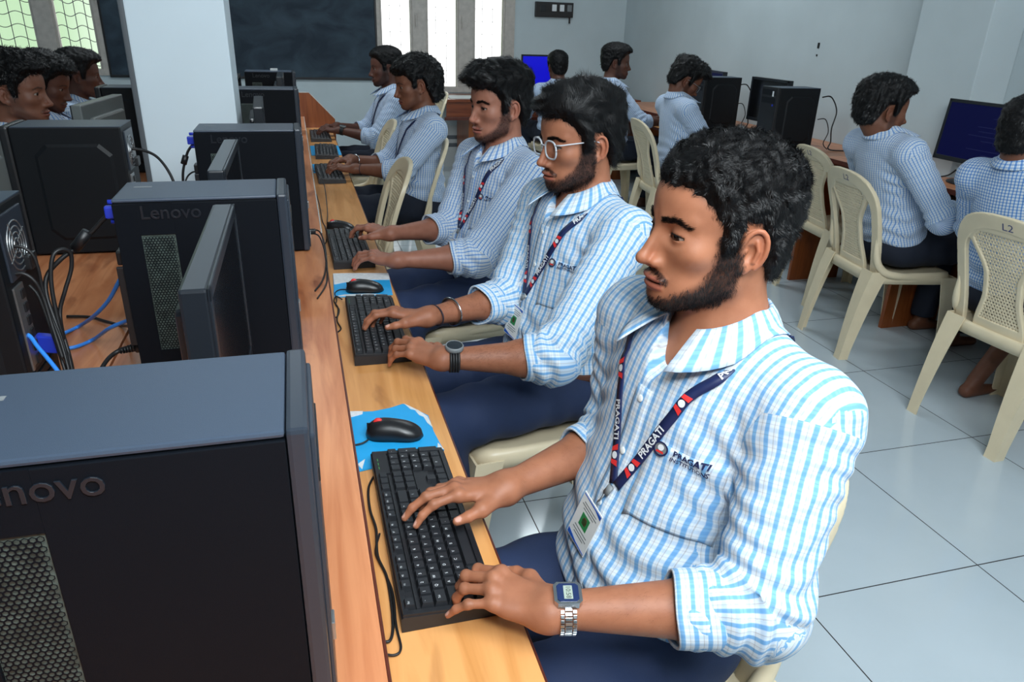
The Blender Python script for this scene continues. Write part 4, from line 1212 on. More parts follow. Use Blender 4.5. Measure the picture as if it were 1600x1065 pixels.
# ================================================================== PEOPLE
def skin_mat():
    m, nt, b = new_mat('skin')
    L = nt.links.new
    at = nt.nodes.new('ShaderNodeAttribute'); at.attribute_name = 'col'
    tc = nt.nodes.new('ShaderNodeTexCoord')
    n = nt.nodes.new('ShaderNodeTexNoise'); n.inputs['Scale'].default_value = 45; n.inputs['Detail'].default_value = 6
    L(tc.outputs['Object'], n.inputs['Vector'])
    rp = nt.nodes.new('ShaderNodeValToRGB')
    rp.color_ramp.elements[0].position = 0.3; rp.color_ramp.elements[0].color = (0.86, 0.82, 0.80, 1)
    rp.color_ramp.elements[1].position = 0.65; rp.color_ramp.elements[1].color = (1, 1, 1, 1)
    L(n.outputs['Fac'], rp.inputs[0])
    mx = nt.nodes.new('ShaderNodeMixRGB'); mx.blend_type = 'MULTIPLY'; mx.inputs[0].default_value = 1
    L(at.outputs['Color'], mx.inputs[1]); L(rp.outputs[0], mx.inputs[2]); L(mx.outputs[0], b.inputs['Base Color'])
    b.inputs['Roughness'].default_value = 0.54
    b.inputs['Specular IOR Level'].default_value = 0.42
    b.inputs['Subsurface Weight'].default_value = 0.05
    b.inputs['Subsurface Radius'].default_value = (0.9, 0.35, 0.2)
    b.inputs['Subsurface Scale'].default_value = 0.006
    n2 = nt.nodes.new('ShaderNodeTexNoise'); n2.inputs['Scale'].default_value = 700; n2.inputs['Detail'].default_value = 2
    L(tc.outputs['Object'], n2.inputs['Vector'])
    bp = nt.nodes.new('ShaderNodeBump'); bp.inputs['Strength'].default_value = 0.12; bp.inputs['Distance'].default_value = 0.001
    L(n2.outputs['Fac'], bp.inputs['Height']); L(bp.outputs[0], b.inputs['Normal'])
    return m
M['skin'] = skin_mat()
M['hair'] = mat('black_hair', s2l((9, 8, 9)), 0.55, spec=0.22, bump=0.5, bscale=420, stretch=(1, 1, 0.35))
M['strand'] = mat('black_hair_strands', s2l((10, 9, 10)), 0.42, spec=0.34)
M['beard'] = mat('short_beard_strands', s2l((15, 12, 12)), 0.6, spec=0.2)
M['eye_white_shaded'] = mat('eye_white_shaded', s2l((140, 128, 120)), 0.3)  # greyed: shade of the lids is put into the colour
M['iris'] = mat('dark_brown_iris', s2l((34, 20, 14)), 0.08)

def plaid(name, pu, wide, blue, lines, hstr):
    m, nt, b = new_mat(name)
    L = nt.links.new
    uv = nt.nodes.new('ShaderNodeUVMap'); uv.uv_map = 'UVMap'
    uv2 = nt.nodes.new('ShaderNodeUVMap'); uv2.uv_map = 'UVSleeve'
    arm = nt.nodes.new('ShaderNodeAttribute'); arm.attribute_name = 'arm'
    gt = nt.nodes.new('ShaderNodeMath'); gt.operation = 'GREATER_THAN'; gt.inputs[1].default_value = 0.0001; L(arm.outputs['Fac'], gt.inputs[0])
    um = nt.nodes.new('ShaderNodeMixRGB'); L(gt.outputs[0], um.inputs[0]); L(uv.outputs[0], um.inputs[1]); L(uv2.outputs[0], um.inputs[2])
    sx = nt.nodes.new('ShaderNodeSeparateXYZ'); L(um.outputs[0], sx.inputs[0])
    def mth(op, a, bb=None, c=None):
        n = nt.nodes.new('ShaderNodeMath'); n.operation = op
        for i, v in enumerate((a, bb, c)):
            if v is None: continue
            if isinstance(v, (int, float)): n.inputs[i].default_value = v
            else: L(v, n.inputs[i])
        return n.outputs[0]
    def band(out, period, centre, width, soft=0.05):
        f = mth('FRACT', mth('ADD', mth('DIVIDE', out, period), 0.5 - centre))
        d = mth('ABSOLUTE', mth('SUBTRACT', f, 0.5))
        n = nt.nodes.new('ShaderNodeMapRange'); n.interpolation_type = 'SMOOTHSTEP'
        n.inputs[1].default_value = width / 2 + soft; n.inputs[2].default_value = width / 2 - soft
        L(d, n.inputs[0]); return n.outputs[0]
    u, v = sx.outputs['X'], sx.outputs['Y']
    cur = None
    def layer(mask, strength, col):
        nonlocal cur
        mx = nt.nodes.new('ShaderNodeMixRGB'); mx.blend_type = 'MULTIPLY'
        L(mth('MULTIPLY', mask, strength), mx.inputs[0])
        if cur is None: mx.inputs[1].default_value = (*s2l((214, 223, 231)), 1)
        else: L(cur, mx.inputs[1])
        mx.inputs[2].default_value = (*col, 1); cur = mx.outputs[0]
    layer(band(u, pu, 0.25, wide), 0.92, blue)
    layer(band(u, pu, 0.72, 0.07, 0.03), lines, (0.50, 0.42, 0.40))
    layer(band(u, pu, 0.60, 0.05, 0.03), lines * 0.5, (0.6, 0.6, 0.62))
    layer(band(v, pu * 0.85, 0.25, 0.40, 0.08), hstr, blue)
    layer(band(v, pu * 0.85, 0.75, 0.07, 0.03), lines * 0.7, (0.55, 0.50, 0.50))
    # stitched armhole seam
    sa = mth('LESS_THAN', mth('ABSOLUTE', mth('SUBTRACT', arm.outputs['Fac'], 0.03)), 0.03)
    if True:
        mx = nt.nodes.new('ShaderNodeMixRGB'); mx.blend_type = 'MULTIPLY'; L(mth('MULTIPLY', mth('MULTIPLY', sa, mth('GREATER_THAN', arm.outputs['Fac'], 0.0001)), 0.30), mx.inputs[0])
        L(cur, mx.inputs[1]); mx.inputs[2].default_value = (0.45, 0.5, 0.6, 1); cur = mx.outputs[0]
    L(cur, b.inputs['Base Color'])
    b.inputs['Roughness'].default_value = 0.75
    b.inputs['Specular IOR Level'].default_value = 0.2
    b.inputs['Sheen Weight'].default_value = 0.15
    tc = nt.nodes.new('ShaderNodeTexCoord')
    n2 = nt.nodes.new('ShaderNodeTexNoise'); n2.inputs['Scale'].default_value = 22; n2.inputs['Detail'].default_value = 4; n2.inputs['Distortion'].default_value = 0.8
    L(tc.outputs['Object'], n2.inputs['Vector'])
    bp = nt.nodes.new('ShaderNodeBump'); bp.inputs['Strength'].default_value = 0.35; bp.inputs['Distance'].default_value = 0.006
    L(n2.outputs['Fac'], bp.inputs['Height']); L(bp.outputs[0], b.inputs['Normal'])
    return m
M['shirt_sky'] = plaid('sky_check_cotton', 0.0165, 0.34, s2l((132, 192, 236)), 0.55, 0.30)
M['shirt_blue'] = plaid('blue_check_cotton', 0.0115, 0.36, s2l((130, 172, 224)), 0.6, 0.34)
M['shirt_grid'] = plaid('blue_grid_cotton', 0.0125, 0.40, s2l((120, 170, 225)), 0.5, 0.75)

# ---------------------------------------------------------------- head
def fbm(P, f, seed=0):
    r_ = np.random.default_rng(seed); out = np.zeros(len(P), np.float32)
    for k in range(7):
        d = r_.normal(size=3); d /= np.linalg.norm(d)
        fr = f * (0.7 + 1.3 * r_.random())
        out += np.sin(P @ (d * fr).astype(np.float32) + r_.random() * 6.28 + 1.3 * np.sin(P @ (r_.normal(size=3) * f * 0.4).astype(np.float32)))
    return out / 4.0

def head_core(p):
    d = ell(p, (-0.012, 0, 0.038), (0.101, 0.0765, 0.080))
    d = smin(d, ell(p, (0.035, 0, 0.036), (0.056, 0.064, 0.058)), 0.03)             # forehead
    d = smin(d, ell(p, (0.035, 0, -0.03), (0.056, 0.057, 0.062)), 0.035)            # mid face
    # jaw
    ay = np.abs(p[:, 1]); q = np.stack([p[:, 0], ay, p[:, 2]], 1)
    jaw = cone(q, (0.006, 0.052, -0.066), (0.068, 0.018, -0.096), 0.0145, 0.0155)
    jaw = smin(jaw, cone(q, (0.004, 0.055, -0.03), (0.006, 0.052, -0.066), 0.016, 0.0145), 0.015)
    d = smin(d, jaw, 0.03)
    d = smin(d, ell(p, (0.045, 0, -0.072), (0.044, 0.043, 0.034)), 0.03)             # muzzle
    d = smin(d, ell(p, (0.077, 0, -0.100), (0.0155, 0.021, 0.0150)), 0.018)          # chin
    return d

def head_sdf(p, prm):
    ay = np.abs(p[:, 1]); q = np.stack([p[:, 0], ay, p[:, 2]], 1)
    d = head_core(p)
    d = smin(d, ell(q, (0.060, 0.045, -0.023), (0.016, 0.016, 0.012)), 0.030)        # cheekbone
    d = smin(d, cone(q, (0.085, 0.010, 0.019), (0.066, 0.049, 0.021), 0.0068, 0.0062), 0.014)   # brow
    d = smax(d, -ell(q, (0.096, 0.032, -0.001), (0.017, 0.0185, 0.0125)), 0.012)     # socket
    # eyelids
    e = ell(q, (0.0725, 0.0325, -0.0005), (0.0152, 0.0170, 0.0148))
    d = smin(d, e, 0.006)
    op = prm.get('eye_open', 0.0036)
    slit = ell(q - A(0.0850, 0.0335, -0.0012 - (0.0045 - op) * 0.8), (0, 0, 0), (0.0165, 0.0168, op))
    d = smax(d, -slit, 0.0015)
    # nose
    ns = prm.get('nose', 1.0)
    n = cone(p, (0.088, 0, 0.010), (0.0885 + 0.022 * ns, 0, -0.036), 0.0062, 0.0074)
    n = smin(n, ell(p, (0.090 + 0.0225 * ns, 0, -0.0405), (0.0090, 0.0090, 0.0080)), 0.008)
    n = smin(n, ell(q, (0.0965, 0.0118, -0.0445), (0.0100, 0.0066, 0.0068)), 0.006)
    n = smin(n, cone(p, (0.086, 0, -0.030), (0.098, 0, -0.048), 0.011, 0.007), 0.012)
    d = smin(d, n, 0.010)
    d = smax(d, -ell(q, (0.1005, 0.0072, -0.0525), (0.0065, 0.0034, 0.0040)), 0.003)
    # lips
    up = ell(q - A(0.0905, 0, -0.0682), (0, 0, 0), (0.0130, 0.0285, 0.0062))
    lo = ell(q - A(0.0890, 0, -0.0795), (0, 0, 0), (0.0130, 0.0250, 0.0074))
    lips = smin(up, lo, 0.0022)
    d = smin(d, lips, 0.006)
    d = smax(d, -ell(q, (0.0935, 0, -0.0737), (0.0085, 0.025, 0.0011)), 0.002)
    d = smax(d, -ell(p, (0.1015, 0, -0.060), (0.0040, 0.0035, 0.0060)), 0.004)
    # ears
    a = R(26); ex = A(math.cos(a), -math.sin(a), 0); en = A(math.sin(a), math.cos(a), 0)
    r_ = q - A(-0.013, 0.0725, -0.012)
    t = R(10)
    X0 = r_ @ ex; Z0 = r_[:, 2]; N0 = r_ @ en
    X = X0 * math.cos(t) + Z0 * -math.sin(t) * -1 * -1; X = X0 * math.cos(t) - Z0 * math.sin(t) * -1
    Z = Z0 * math.cos(t) - X0 * math.sin(t)
    E = np.stack([X, Z, N0], 1)
    near = (np.abs(X) < 0.05) & (np.abs(Z) < 0.06) & (np.abs(N0) < 0.05)
    if near.any():
        En = E[near]
        g = ell(En, (0, 0, 0.004), (0.0165, 0.0290, 0.0050))
        pts = []
        for an in np.linspace(-35, 235, 13):
            rr = R(an); pts.append((0.0165 * math.cos(rr) - 0.001, 0.0285 * math.sin(rr) + 0.0015, 0.0085 + 0.002 * math.sin(rr)))
        pts[0] = (0.009, -0.002, 0.006)
        helix = None
        for i in range(len(pts) - 1):
            c = cone(En, pts[i], pts[i + 1], 0.0036, 0.0036)
            helix = c if helix is None else np.minimum(helix, c)
        g = smax(g, -ell(En, (0.0025, -0.003, 0.0105), (0.0088, 0.0125, 0.0085)), 0.003)
        g = smax(g, -cone(En, (-0.006, 0.018, 0.0125), (-0.0115, 0.0, 0.0125), 0.0032, 0.0026), 0.003)
        g = smin(g, helix, 0.003)
        anti = np.minimum(cone(En, (-0.0055, -0.014, 0.0085), (-0.0072, 0.002, 0.0095), 0.0026, 0.0028), cone(En, (-0.0072, 0.002, 0.0095), (-0.002, 0.014, 0.0085), 0.0028, 0.0024))
        g = smin(g, anti, 0.003)
        g = smin(g, ell(En, (0.0125, -0.0075, 0.007), (0.0042, 0.0052, 0.0045)), 0.004)
        g = smin(g, ell(En, (0.0045, -0.0265, 0.0055), (0.0085, 0.0090, 0.0046)), 0.006)
        g = smin(g, cone(En, (0.003, 0.010, -0.010), (0.003, -0.012, -0.010), 0.010, 0.009), 0.008)
        d[near] = smin(d[near], g, 0.004)
    return d

# hairline height above eye level along the head's side, as x -> z
def hairline(p, style):
    x, ay = p[:, 0], np.abs(p[:, 1])
    xs = [-0.13, -0.085, -0.060, -0.032, -0.022, 0.006, 0.012, 0.030, 0.036, 0.050, 0.062, 0.078, 0.12]
    nape = style.get('nape', -0.068); sb = style.get('sideburn', -0.022); fr = style.get('front', 0.066)
    zs = [nape, nape, nape + 0.005, 0.0, 0.022, 0.026, sb, sb, 0.020, 0.036, 0.052, fr, fr - 0.004]
    z = np.interp(x, xs, zs).astype(np.float32)
    return z

def hair_sdf(p, st):
    zl = hairline(p, st)
    over = p[:, 2] - zl + 0.004 * fbm(p, 330, 3)
    top = sstep(p[:, 2], 0.045, 0.105)
    front = sstep(p[:, 0], 0.02, 0.085) * sstep(p[:, 2], 0.05, 0.09)
    back = sstep(-p[:, 0], 0.04, 0.09) * (1 - top)
    th = st['side'] + (st['top'] - st['side']) * top + st.get('quiff', 0.0) * front + st.get('backl', 0.0) * back
    th = th * sstep(over, -0.001, 0.028)
    th = th * (1 - st.get('fcut', 0.0) * sstep(p[:, 0], 0.045, 0.085))
    th = th + st.get('lump', 0.003) * fbm(p, st.get('lfreq', 210), st.get('seed', 1)) * sstep(over, 0.0, 0.03)
    core = ell(p, (-0.012, 0, 0.038), (0.101, 0.0765, 0.080))
    core = smin(core, ell(p, (0.035, 0, 0.036), (0.056, 0.064, 0.058)), 0.03)
    core = smin(core, cone(p, (-0.035, 0, -0.03), (-0.05, 0, -0.10), 0.062, 0.052), 0.03)
    core = smin(core, ell(p, (0.020, 0, -0.02), (0.056, 0.0665, 0.05)), 0.02)
    return smax(core - th, -(over) * 0.6, 0.006)

def smooth_noise_dir(P, f, seed):
    return np.stack([fbm(P, f, seed), fbm(P, f, seed + 1), fbm(P, f, seed + 2)], 1)

def blades(P, N, D, length, width, lift=0.35, curl=0.0, seed=5):
    """thin curved hair blades: P roots, N normals, D comb directions"""
    n = len(P); r_ = np.random.default_rng(seed)
    L_ = length * (0.6 + 0.8 * r_.random(n))[:, None]
    D = D - N * (D * N).sum(1)[:, None]; D /= np.linalg.norm(D, axis=1)[:, None] + 1e-9
    S = np.cross(N, D); W = S * width
    d1 = D * (1 - lift) + N * lift; d1 /= np.linalg.norm(d1, axis=1)[:, None]
    d2 = D * 1.0 + N * (lift * 0.25) + S * (curl * (r_.random(n) - 0.5))[:, None]
    d2 /= np.linalg.norm(d2, axis=1)[:, None]
    p0 = P - N * 0.0012; p1 = P + d1 * L_ * 0.5; p2 = p1 + d2 * L_ * 0.5
    V = np.stack([p0 - W, p0 + W, p1 + W * 0.8, p1 - W * 0.8, p2], 1).reshape(-1, 3)
    b = np.arange(n)[:, None] * 5
    F1 = b + np.array([0, 1, 2, 3]); F2 = b + np.array([3, 2, 4])
    ff = np.concatenate([F1, F2], 1).ravel()
    lt = np.tile([4, 3], n)
    return V.astype(np.float32), ff, lt

def vnormals(V, Q):
    fn = np.cross(V[Q[:, 2]] - V[Q[:, 0]], V[Q[:, 3]] - V[Q[:, 1]])
    N = np.zeros_like(V)
    for k in range(4): np.add.at(N, Q[:, k], fn)
    return N / (np.linalg.norm(N, axis=1)[:, None] + 1e-12)

# ---------------------------------------------------------------- hands
FING = {'index': ((0.094, 0.0255, 0.003), (0.046, 0.027, 0.021), 0.0082, 5),
        'middle': ((0.098, 0.0075, 0.006), (0.051, 0.031, 0.023), 0.0084, 1),
        'ring': ((0.092, -0.0120, 0.004), (0.047, 0.029, 0.022), 0.0078, -4),
        'little': ((0.082, -0.0290, -0.001), (0.037, 0.022, 0.019), 0.0068, -11)}
def finger_joints(pose):
    """pose: finger -> (flex mcp, pip, dip, extra splay) degrees"""
    out = {}
    for k, (m, ln, r_, sp) in FING.items():
        f = pose[k]
        p = np.array(m, float); pts = [p]; ang = 0.0; s = R(sp + (f[3] if len(f) > 3 else 0))
        for i in range(3):
            ang += R(f[i])
            dr = np.array([math.cos(ang) * math.cos(s), math.cos(ang) * math.sin(s), -math.sin(ang)])
            p = p + dr * ln[i]; pts.append(p)
        out[k] = (pts, r_)
    t = pose.get('thumb', [(0.026, 0.026, -0.008), (0.055, 0.050, -0.014), (0.080, 0.058, -0.022), (0.100, 0.058, -0.030)])
    out['thumb'] = ([np.array(v, float) for v in t], 0.0098)
    return out

def hand_sdf(P, J):
    """P in hand coordinates (x to the fingers, y to the thumb, z dorsal)"""
    w = [(0.0, 0.012, 0.0), (0.0, 0.004, 0.001), (0.0, -0.006, 0.001), (0.0, -0.014, 0.0)]
    d = None
    for (k, wr) in zip(('index', 'middle', 'ring', 'little'), w):
        m = J[k][0][0]
        c = cone(P, wr, (m[0] - 0.003, m[1], m[2] - 0.004), 0.0130, 0.0108 if k != 'little' else 0.0098)
        d = c if d is None else smin(d, c, 0.012)
    t = J['thumb'][0]
    th = cone(P, (0.012, 0.014, -0.006), t[1], 0.0155, 0.0112)
    d = smin(d, th, 0.016)
    d = smin(d, cone(P, (0.02, -0.018, -0.008), (0.06, -0.022, -0.009), 0.0130, 0.0125), 0.014)
    for k, (pts, r_) in J.items():
        rr = [r_ * 1.10, r_ * 0.98, r_ * 0.88, r_ * 0.72]
        if k == 'thumb': rr = [0.0120, 0.0105, 0.0098, 0.0078]
        f = None
        for i in range(3):
            c = cone(P, pts[i], pts[i + 1], rr[i], rr[i + 1])
            f = c if f is None else smin(f, c, 0.004)
        for i in (1,):
            f = smin(f, np.linalg.norm(P - A(*pts[i]), axis=1) - rr[i] * 1.09, 0.005)
        d = smin(d, f, 0.0075 if k != 'thumb' else 0.012)
        if k != 'thumb':   # knuckle
            d = smin(d, np.linalg.norm(P - A(pts[0][0], pts[0][1], pts[0][2] + 0.001), axis=1) - r_ * 1.18, 0.010)
    return d

def nails(P, J):
    m = np.zeros(len(P), np.float32)
    for k, (pts, r_) in J.items():
        a, b = pts[2], pts[3]
        ax = unit(b - a)
        up = np.array([0, 0, 1.0]) if k != 'thumb' else np.array([0.1, 0.55, 0.85])
        up = unit(up - ax * (up @ ax)); sd = np.cross(ax, up)
        c = a + (b - a) * 0.84 + up * r_ * 0.72
        q = P - A(*c)
        e = np.sqrt((q @ A(*ax) / 0.0068) ** 2 + (q @ A(*sd) / (r_ * 0.62)) ** 2 + (q @ A(*up) / 0.0045) ** 2)
        m = np.maximum(m, 1 - sstep(e, 0.75, 1.05))
    return m

TYPE_POSE = {'index': (14, 34, 22, 2), 'middle': (16, 36, 24), 'ring': (20, 38, 26), 'little': (16, 34, 22, -3)}
LOOSE_POSE = {'index': (18, 38, 24), 'middle': (22, 42, 26), 'ring': (26, 44, 28), 'little': (28, 44, 28)}

# ---------------------------------------------------------------- body
def two_bone(a, c, l1, l2, hint):
    a, c = np.array(a, float), np.array(c, float)
    d = c - a; L_ = np.linalg.norm(d); u = d / L_
    L_ = min(L_, (l1 + l2) * 0.999)
    x = (l1 * l1 - l2 * l2 + L_ * L_) / (2 * L_)
    h_ = math.sqrt(max(l1 * l1 - x * x, 0))
    hint = np.array(hint, float); hint = hint - u * (hint @ u); hint /= np.linalg.norm(hint) + 1e-9
    return a + u * x + hint * h_

class Person:
    pass

def strip_on(bvh, path, width, off, closed=False, n_sub=6, widths=None, side_ref=None):
    """a ribbon laid on a surface: returns verts, faces and frames"""
    pts = smooth_path(path, n_sub); out = []
    for p in pts:
        hit = bvh.find_nearest(p)
        q, nr = hit[0], hit[1]
        if (p - q).dot(nr) < 0 and (p - q).length > 0.02: pass
        d = max((p - q).dot(nr), 0.0)
        out.append((q + nr * max(off, min(d, off * 3)), nr))
    V = []; frames = []
    for i, (q, nr) in enumerate(out):
        t = (out[min(i + 1, len(out) - 1)][0] - out[max(i - 1, 0)][0]).normalized()
        s = t.cross(nr).normalized()
        w = width / 2
        V += [tuple(q - s * w), tuple(q + s * w)]
        frames.append((q, t, s, nr))
    Fc = [(2 * i, 2 * i + 1, 2 * i + 3, 2 * i + 2) for i in range(len(out) - 1)]
    return V, Fc, frames

def ribbon_mesh(V, Fc, th=0.0012):
    """gives a ribbon thickness"""
    me = mesh_np('ribbon', np.array(V, np.float32), [i for f in Fc for i in f], [len(f) for f in Fc], True)
    bm = bmesh.new(); bm.from_mesh(me)
    bmesh.ops.recalc_face_normals(bm, faces=bm.faces)
    r_ = bmesh.ops.solidify(bm, geom=bm.faces[:], thickness=th)
    bm.to_mesh(me); bm.free()
    me.polygons.foreach_set('use_smooth', np.ones(len(me.polygons), bool))
    return me

def make_person(sp):
    """sp: dict with world positions; builds one person facing sp['yaw'] on a chair"""
    yaw = R(sp['yaw']); ox, oy = sp['pos']
    cyw, syw = math.cos(yaw), math.sin(yaw)
    def W2L(p):
        x, y = p[0] - ox, p[1] - oy
        return np.array([x * cyw + y * syw, -x * syw + y * cyw, p[2]])
    hh = sp.get('h', 0.0045)
    sc = sp.get('size', 1.0)
    seat = 0.43
    PEL = np.array([0.0, 0.0, seat + 0.085])
    HC = W2L(sp['head'])
    NB = W2L(sp['neck']) if 'neck' in sp else HC + np.array([-0.055, 0, -0.165])
    tw = R(sp.get('twist', 0.0))
    T = unit(NB - PEL); Lx = unit(np.array([-math.sin(tw), math.cos(tw), sp.get('shoulder_tilt', 0.0)]))
    Lx = unit(Lx - T * (Lx @ T)); Fw = np.cross(Lx, T)
    TL = float(np.linalg.norm(NB - PEL))
    TB = np.stack([Fw, Lx, T], 1).astype(np.float32)      # columns
    def tors(P): return (P - PEL.astype(np.float32)) @ TB
    def tp(f, l, t): return PEL + Fw * f + Lx * l + T * t
    sw = sp.get('shoulder', 0.172) * sc
    SH = {}
    for s, k in ((1, 'L'), (-1, 'R')):
        SH[k] = tp(-0.005 + sp.get('sh_fwd' + k, 0.0), s * sw, TL - 0.068)
    WR, EL = {}, {}
    for s, k in ((1, 'L'), (-1, 'R')):
        WR[k] = W2L(sp['wr' + k]) if 'wr' + k in sp else np.array([0.36, s * 0.13, 0.735])
        EL[k] = W2L(sp['el' + k]) if 'el' + k in sp else two_bone(SH[k], WR[k], 0.285 * sc, 0.25 * sc, (-0.45, s * 0.55, -0.8))
    # hand frames
    HF, HJ = {}, {}
    hz = sp.get('hand', 0.90)
    for s, k in ((1, 'L'), (-1, 'R')):
        dr = sp.get('hd' + k)
        if dr is None: dr = unit((WR[k] - EL[k]) * np.array([1, 1, 0])) + np.array([0, 0, 0.06])
        else:
            dw = np.array(dr, float); dr = np.array([dw[0] * cyw + dw[1] * syw, -dw[0] * syw + dw[1] * cyw, dw[2]])
        x = unit(dr); z = np.array([0, 0, 1.0]); 
        roll = R(sp.get('roll' + k, 0.0))
        z = unit(z - x * (z @ x)); y = np.cross(z, x)
        z, y = z * math.cos(roll) + y * math.sin(roll), y * math.cos(roll) - z * math.sin(roll)
        thumb = y * (-s)        # left hand: thumb to its right
        HF[k] = np.stack([x, thumb, z], 1).astype(np.float32)
        HJ[k] = finger_joints(sp.get('pose' + k, TYPE_POSE))
    # head frame
    hy, hp, hr = R(sp.get('hyaw', 0)) , R(sp.get('hpitch', 0)), R(sp.get('hroll', 0))
    Hm = (Matrix.Rotation(hy, 3, 'Z') @ Matrix.Rotation(hp, 3, 'Y') @ Matrix.Rotation(hr, 3, 'X'))
    HB = np.array(Hm, np.float32)
    hs = sp.get('hsize', 1.0)
    def headl(P): return ((P - HC.astype(np.float32)) @ HB) / hs
    def h2l(p): return HC + HB @ (np.array(p, float) * hs)
    prm = sp.get('face', {})
    neck_top = h2l((-0.028, 0, -0.055))
    neck_r = sp.get('neck_r', 0.056)
    NBs = NB + Fw * 0.004
    def neck(P):
        d = cone(P, NBs - T * 0.05, neck_top, neck_r * 1.08, neck_r * 0.97)
        # trapezius
        for k in 'LR': d = smin(d, cone(P, NBs + T * 0.015 - Fw * 0.02, SH[k] + T * 0.0, 0.030, 0.034), 0.04)
        return d
    Qz = sp.get('belly', 0.0)
    def torso_skin(P, g=0.0):
        q = tors(P)
        d = ell(q, (0.0, 0, 0.05), (0.115 + g, 0.155 + g, 0.13 + g))
        d = smin(d, ell(q, (0.012, 0, 0.17), (0.098 + g + Qz * 0.5, 0.140 + g, 0.17 + g)), 0.06)
        d = smin(d, ell(q, (0.008, 0, TL - 0.16), (0.100 + g, 0.152 + g, 0.165 + g)), 0.06)
        for k in 'LR': d = smin(d, cone(P, NB - T * 0.075 + Fw * 0.008, SH[k], 0.058 + g, 0.050 + g), 0.045)
        return d
    # ------------------------------------------------ body mesh pieces
    KN = {k: np.array([0.44 * sc, s * 0.125, 0.515]) for s, k in ((1, 'L'), (-1, 'R'))}
    AN = {k: np.array([sp.get('foot_x', 0.40), s * 0.11, 0.075]) for s, k in ((1, 'L'), (-1, 'R'))}
    HP = {k: np.array([0.01, s * 0.088, 0.505]) for s, k in ((1, 'L'), (-1, 'R'))}
    def f_core(P):
        d = torso_skin(P, -0.014)
        for k in 'LR':
            d = smin(d, cone(P, SH[k], EL[k], 0.044, 0.036), 0.03)
            l = cone(P, HP[k], KN[k], 0.070, 0.048)
            l = np.minimum(l, cone(P, KN[k], AN[k], 0.046, 0.032))
            ft = cone(P, AN[k] + A(-0.035, 0, -0.045), AN[k] + A(0.13, 0, -0.055), 0.030, 0.020)
            l = smin(l, ft, 0.03)
            d = smin(d, l, 0.03)
        return d
    lo = np.minimum.reduce([PEL - 0.25, EL['L'] - 0.06, EL['R'] - 0.06, AN['L'] - 0.08, AN['R'] - 0.08]) - 0.02
    hi = np.maximum.reduce([NB + 0.02, SH['L'] + 0.07, SH['R'] + 0.07, KN['L'] + 0.08, KN['R'] + 0.08, AN['L'] + 0.17, EL['L'] + 0.06, EL['R'] + 0.06])
    lo[2] = -0.005
    pieces = []; joints_col = []
    V, Q = nets(f_core, lo, hi, 0.0115); pieces.append((V, Q, 'core'))
    def f_head(P):
        p = headl(P)
        d = head_sdf(p, prm) * hs
        nk = neck(P)
        d = smin(d, nk, 0.022)
        d = smin(d, torso_skin(P, -0.012), 0.02)
        return d
    hc = (HC + neck_top) / 2
    lo = np.minimum(HC - A(0.15, 0.125, 0.16), NB - A(0.10, 0.115, 0.13)); hi = np.maximum(HC + A(0.155, 0.125, 0.145), NB + A(0.13, 0.115, 0.02))
    V, Q = nets(f_head, lo, hi, sp.get('hh', hh)); pieces.append((V, Q, 'head'))
    for s, k in ((1, 'L'), (-1, 'R')):
        def f_arm(P, k=k):
            pl_ = (P - WR[k].astype(np.float32)) @ HF[k] / hz
            d = hand_sdf(pl_, HJ[k]) * hz
            e, w = EL[k], WR[k]
            bulge = e + (w - e) * 0.28
            a = smin(cone(P, e, bulge, 0.039, 0.0395), cone(P, bulge, w, 0.0395, 0.0215), 0.02)
            # flatter, wider wrist
            a = smin(a, cone(P, w + HF[k][:, 1] * 0.008, w - HF[k][:, 1] * 0.008, 0.0190, 0.0190), 0.022)
            a = smin(a, cone(P, SH[k], e, 0.046, 0.040), 0.02)
            return smin(d, a, 0.018)
        tips = np.array([WR[k] + HF[k] @ (j * hz) for pts, _ in HJ[k].values() for j in pts] + [EL[k], WR[k]])
        lo, hi = tips.min(0) - 0.05, tips.max(0) + 0.05
        V, Q = nets(f_arm, lo, hi, sp.get('ah', hh)); pieces.append((V, Q, k))
    # colours
    base = np.array(s2l(sp.get('skin', (172, 114, 84))), np.float32)
    allV, allQ, allC, off = [], [], [], 0
    head_mesh = None
    for V, Q, nm in pieces:
        C_ = np.tile(base, (len(V), 1))
        if nm == 'head':
            p = headl(V); ay = np.abs(p[:, 1])
            C_ *= (1 + 0.05 * fbm(V, 90, 4))[:, None]
            def mixc(m, c):
                nonlocal C_
                C_ = C_ * (1 - m[:, None]) + np.array(c, np.float32) * m[:, None]
            # lips
            lz = np.where(p[:, 2] > -0.0737, (p[:, 2] + 0.0690) / 0.0052, (p[:, 2] + 0.0785) / 0.0062)
            lw = np.clip(1 - (ay / 0.0275) ** 2, 0, 1)
            m = (1 - sstep(np.abs(lz), 0.75, 1.1)) * sstep(lw, 0.02, 0.25) * sstep(p[:, 0], 0.074, 0.082)
            mixc(m * 0.85, base * np.array((0.92, 0.66, 0.78)))
            m = (1 - sstep(np.abs(p[:, 2] + 0.0737), 0.0006, 0.0018)) * sstep(p[:, 0], 0.072, 0.08) * (ay < 0.030)
            mixc(m * 0.6, base * 0.25)  # dark line paints the shade of the crease between the lips
            # ears, nose slightly redder
            m = sstep(ay, 0.074, 0.085) * (p[:, 0] < 0.03) * (p[:, 2] < 0.03)
            mixc(m * 0.5, base * np.array((1.12, 0.86, 0.80)))
            m = (1 - sstep(np.linalg.norm(p - A(0.105, 0, -0.042), axis=1), 0.008, 0.024))
            mixc(m * 0.45, base * np.array((1.10, 0.90, 0.86)))
            # lids and brows
            m = (1 - sstep(np.sqrt(((ay - 0.032) / 0.0165) ** 2 + ((p[:, 2] + 0.0005) / 0.0062) ** 2), 0.7, 1.1)) * (p[:, 0] > 0.06)
            mixc(m * 0.45, base * 0.42)
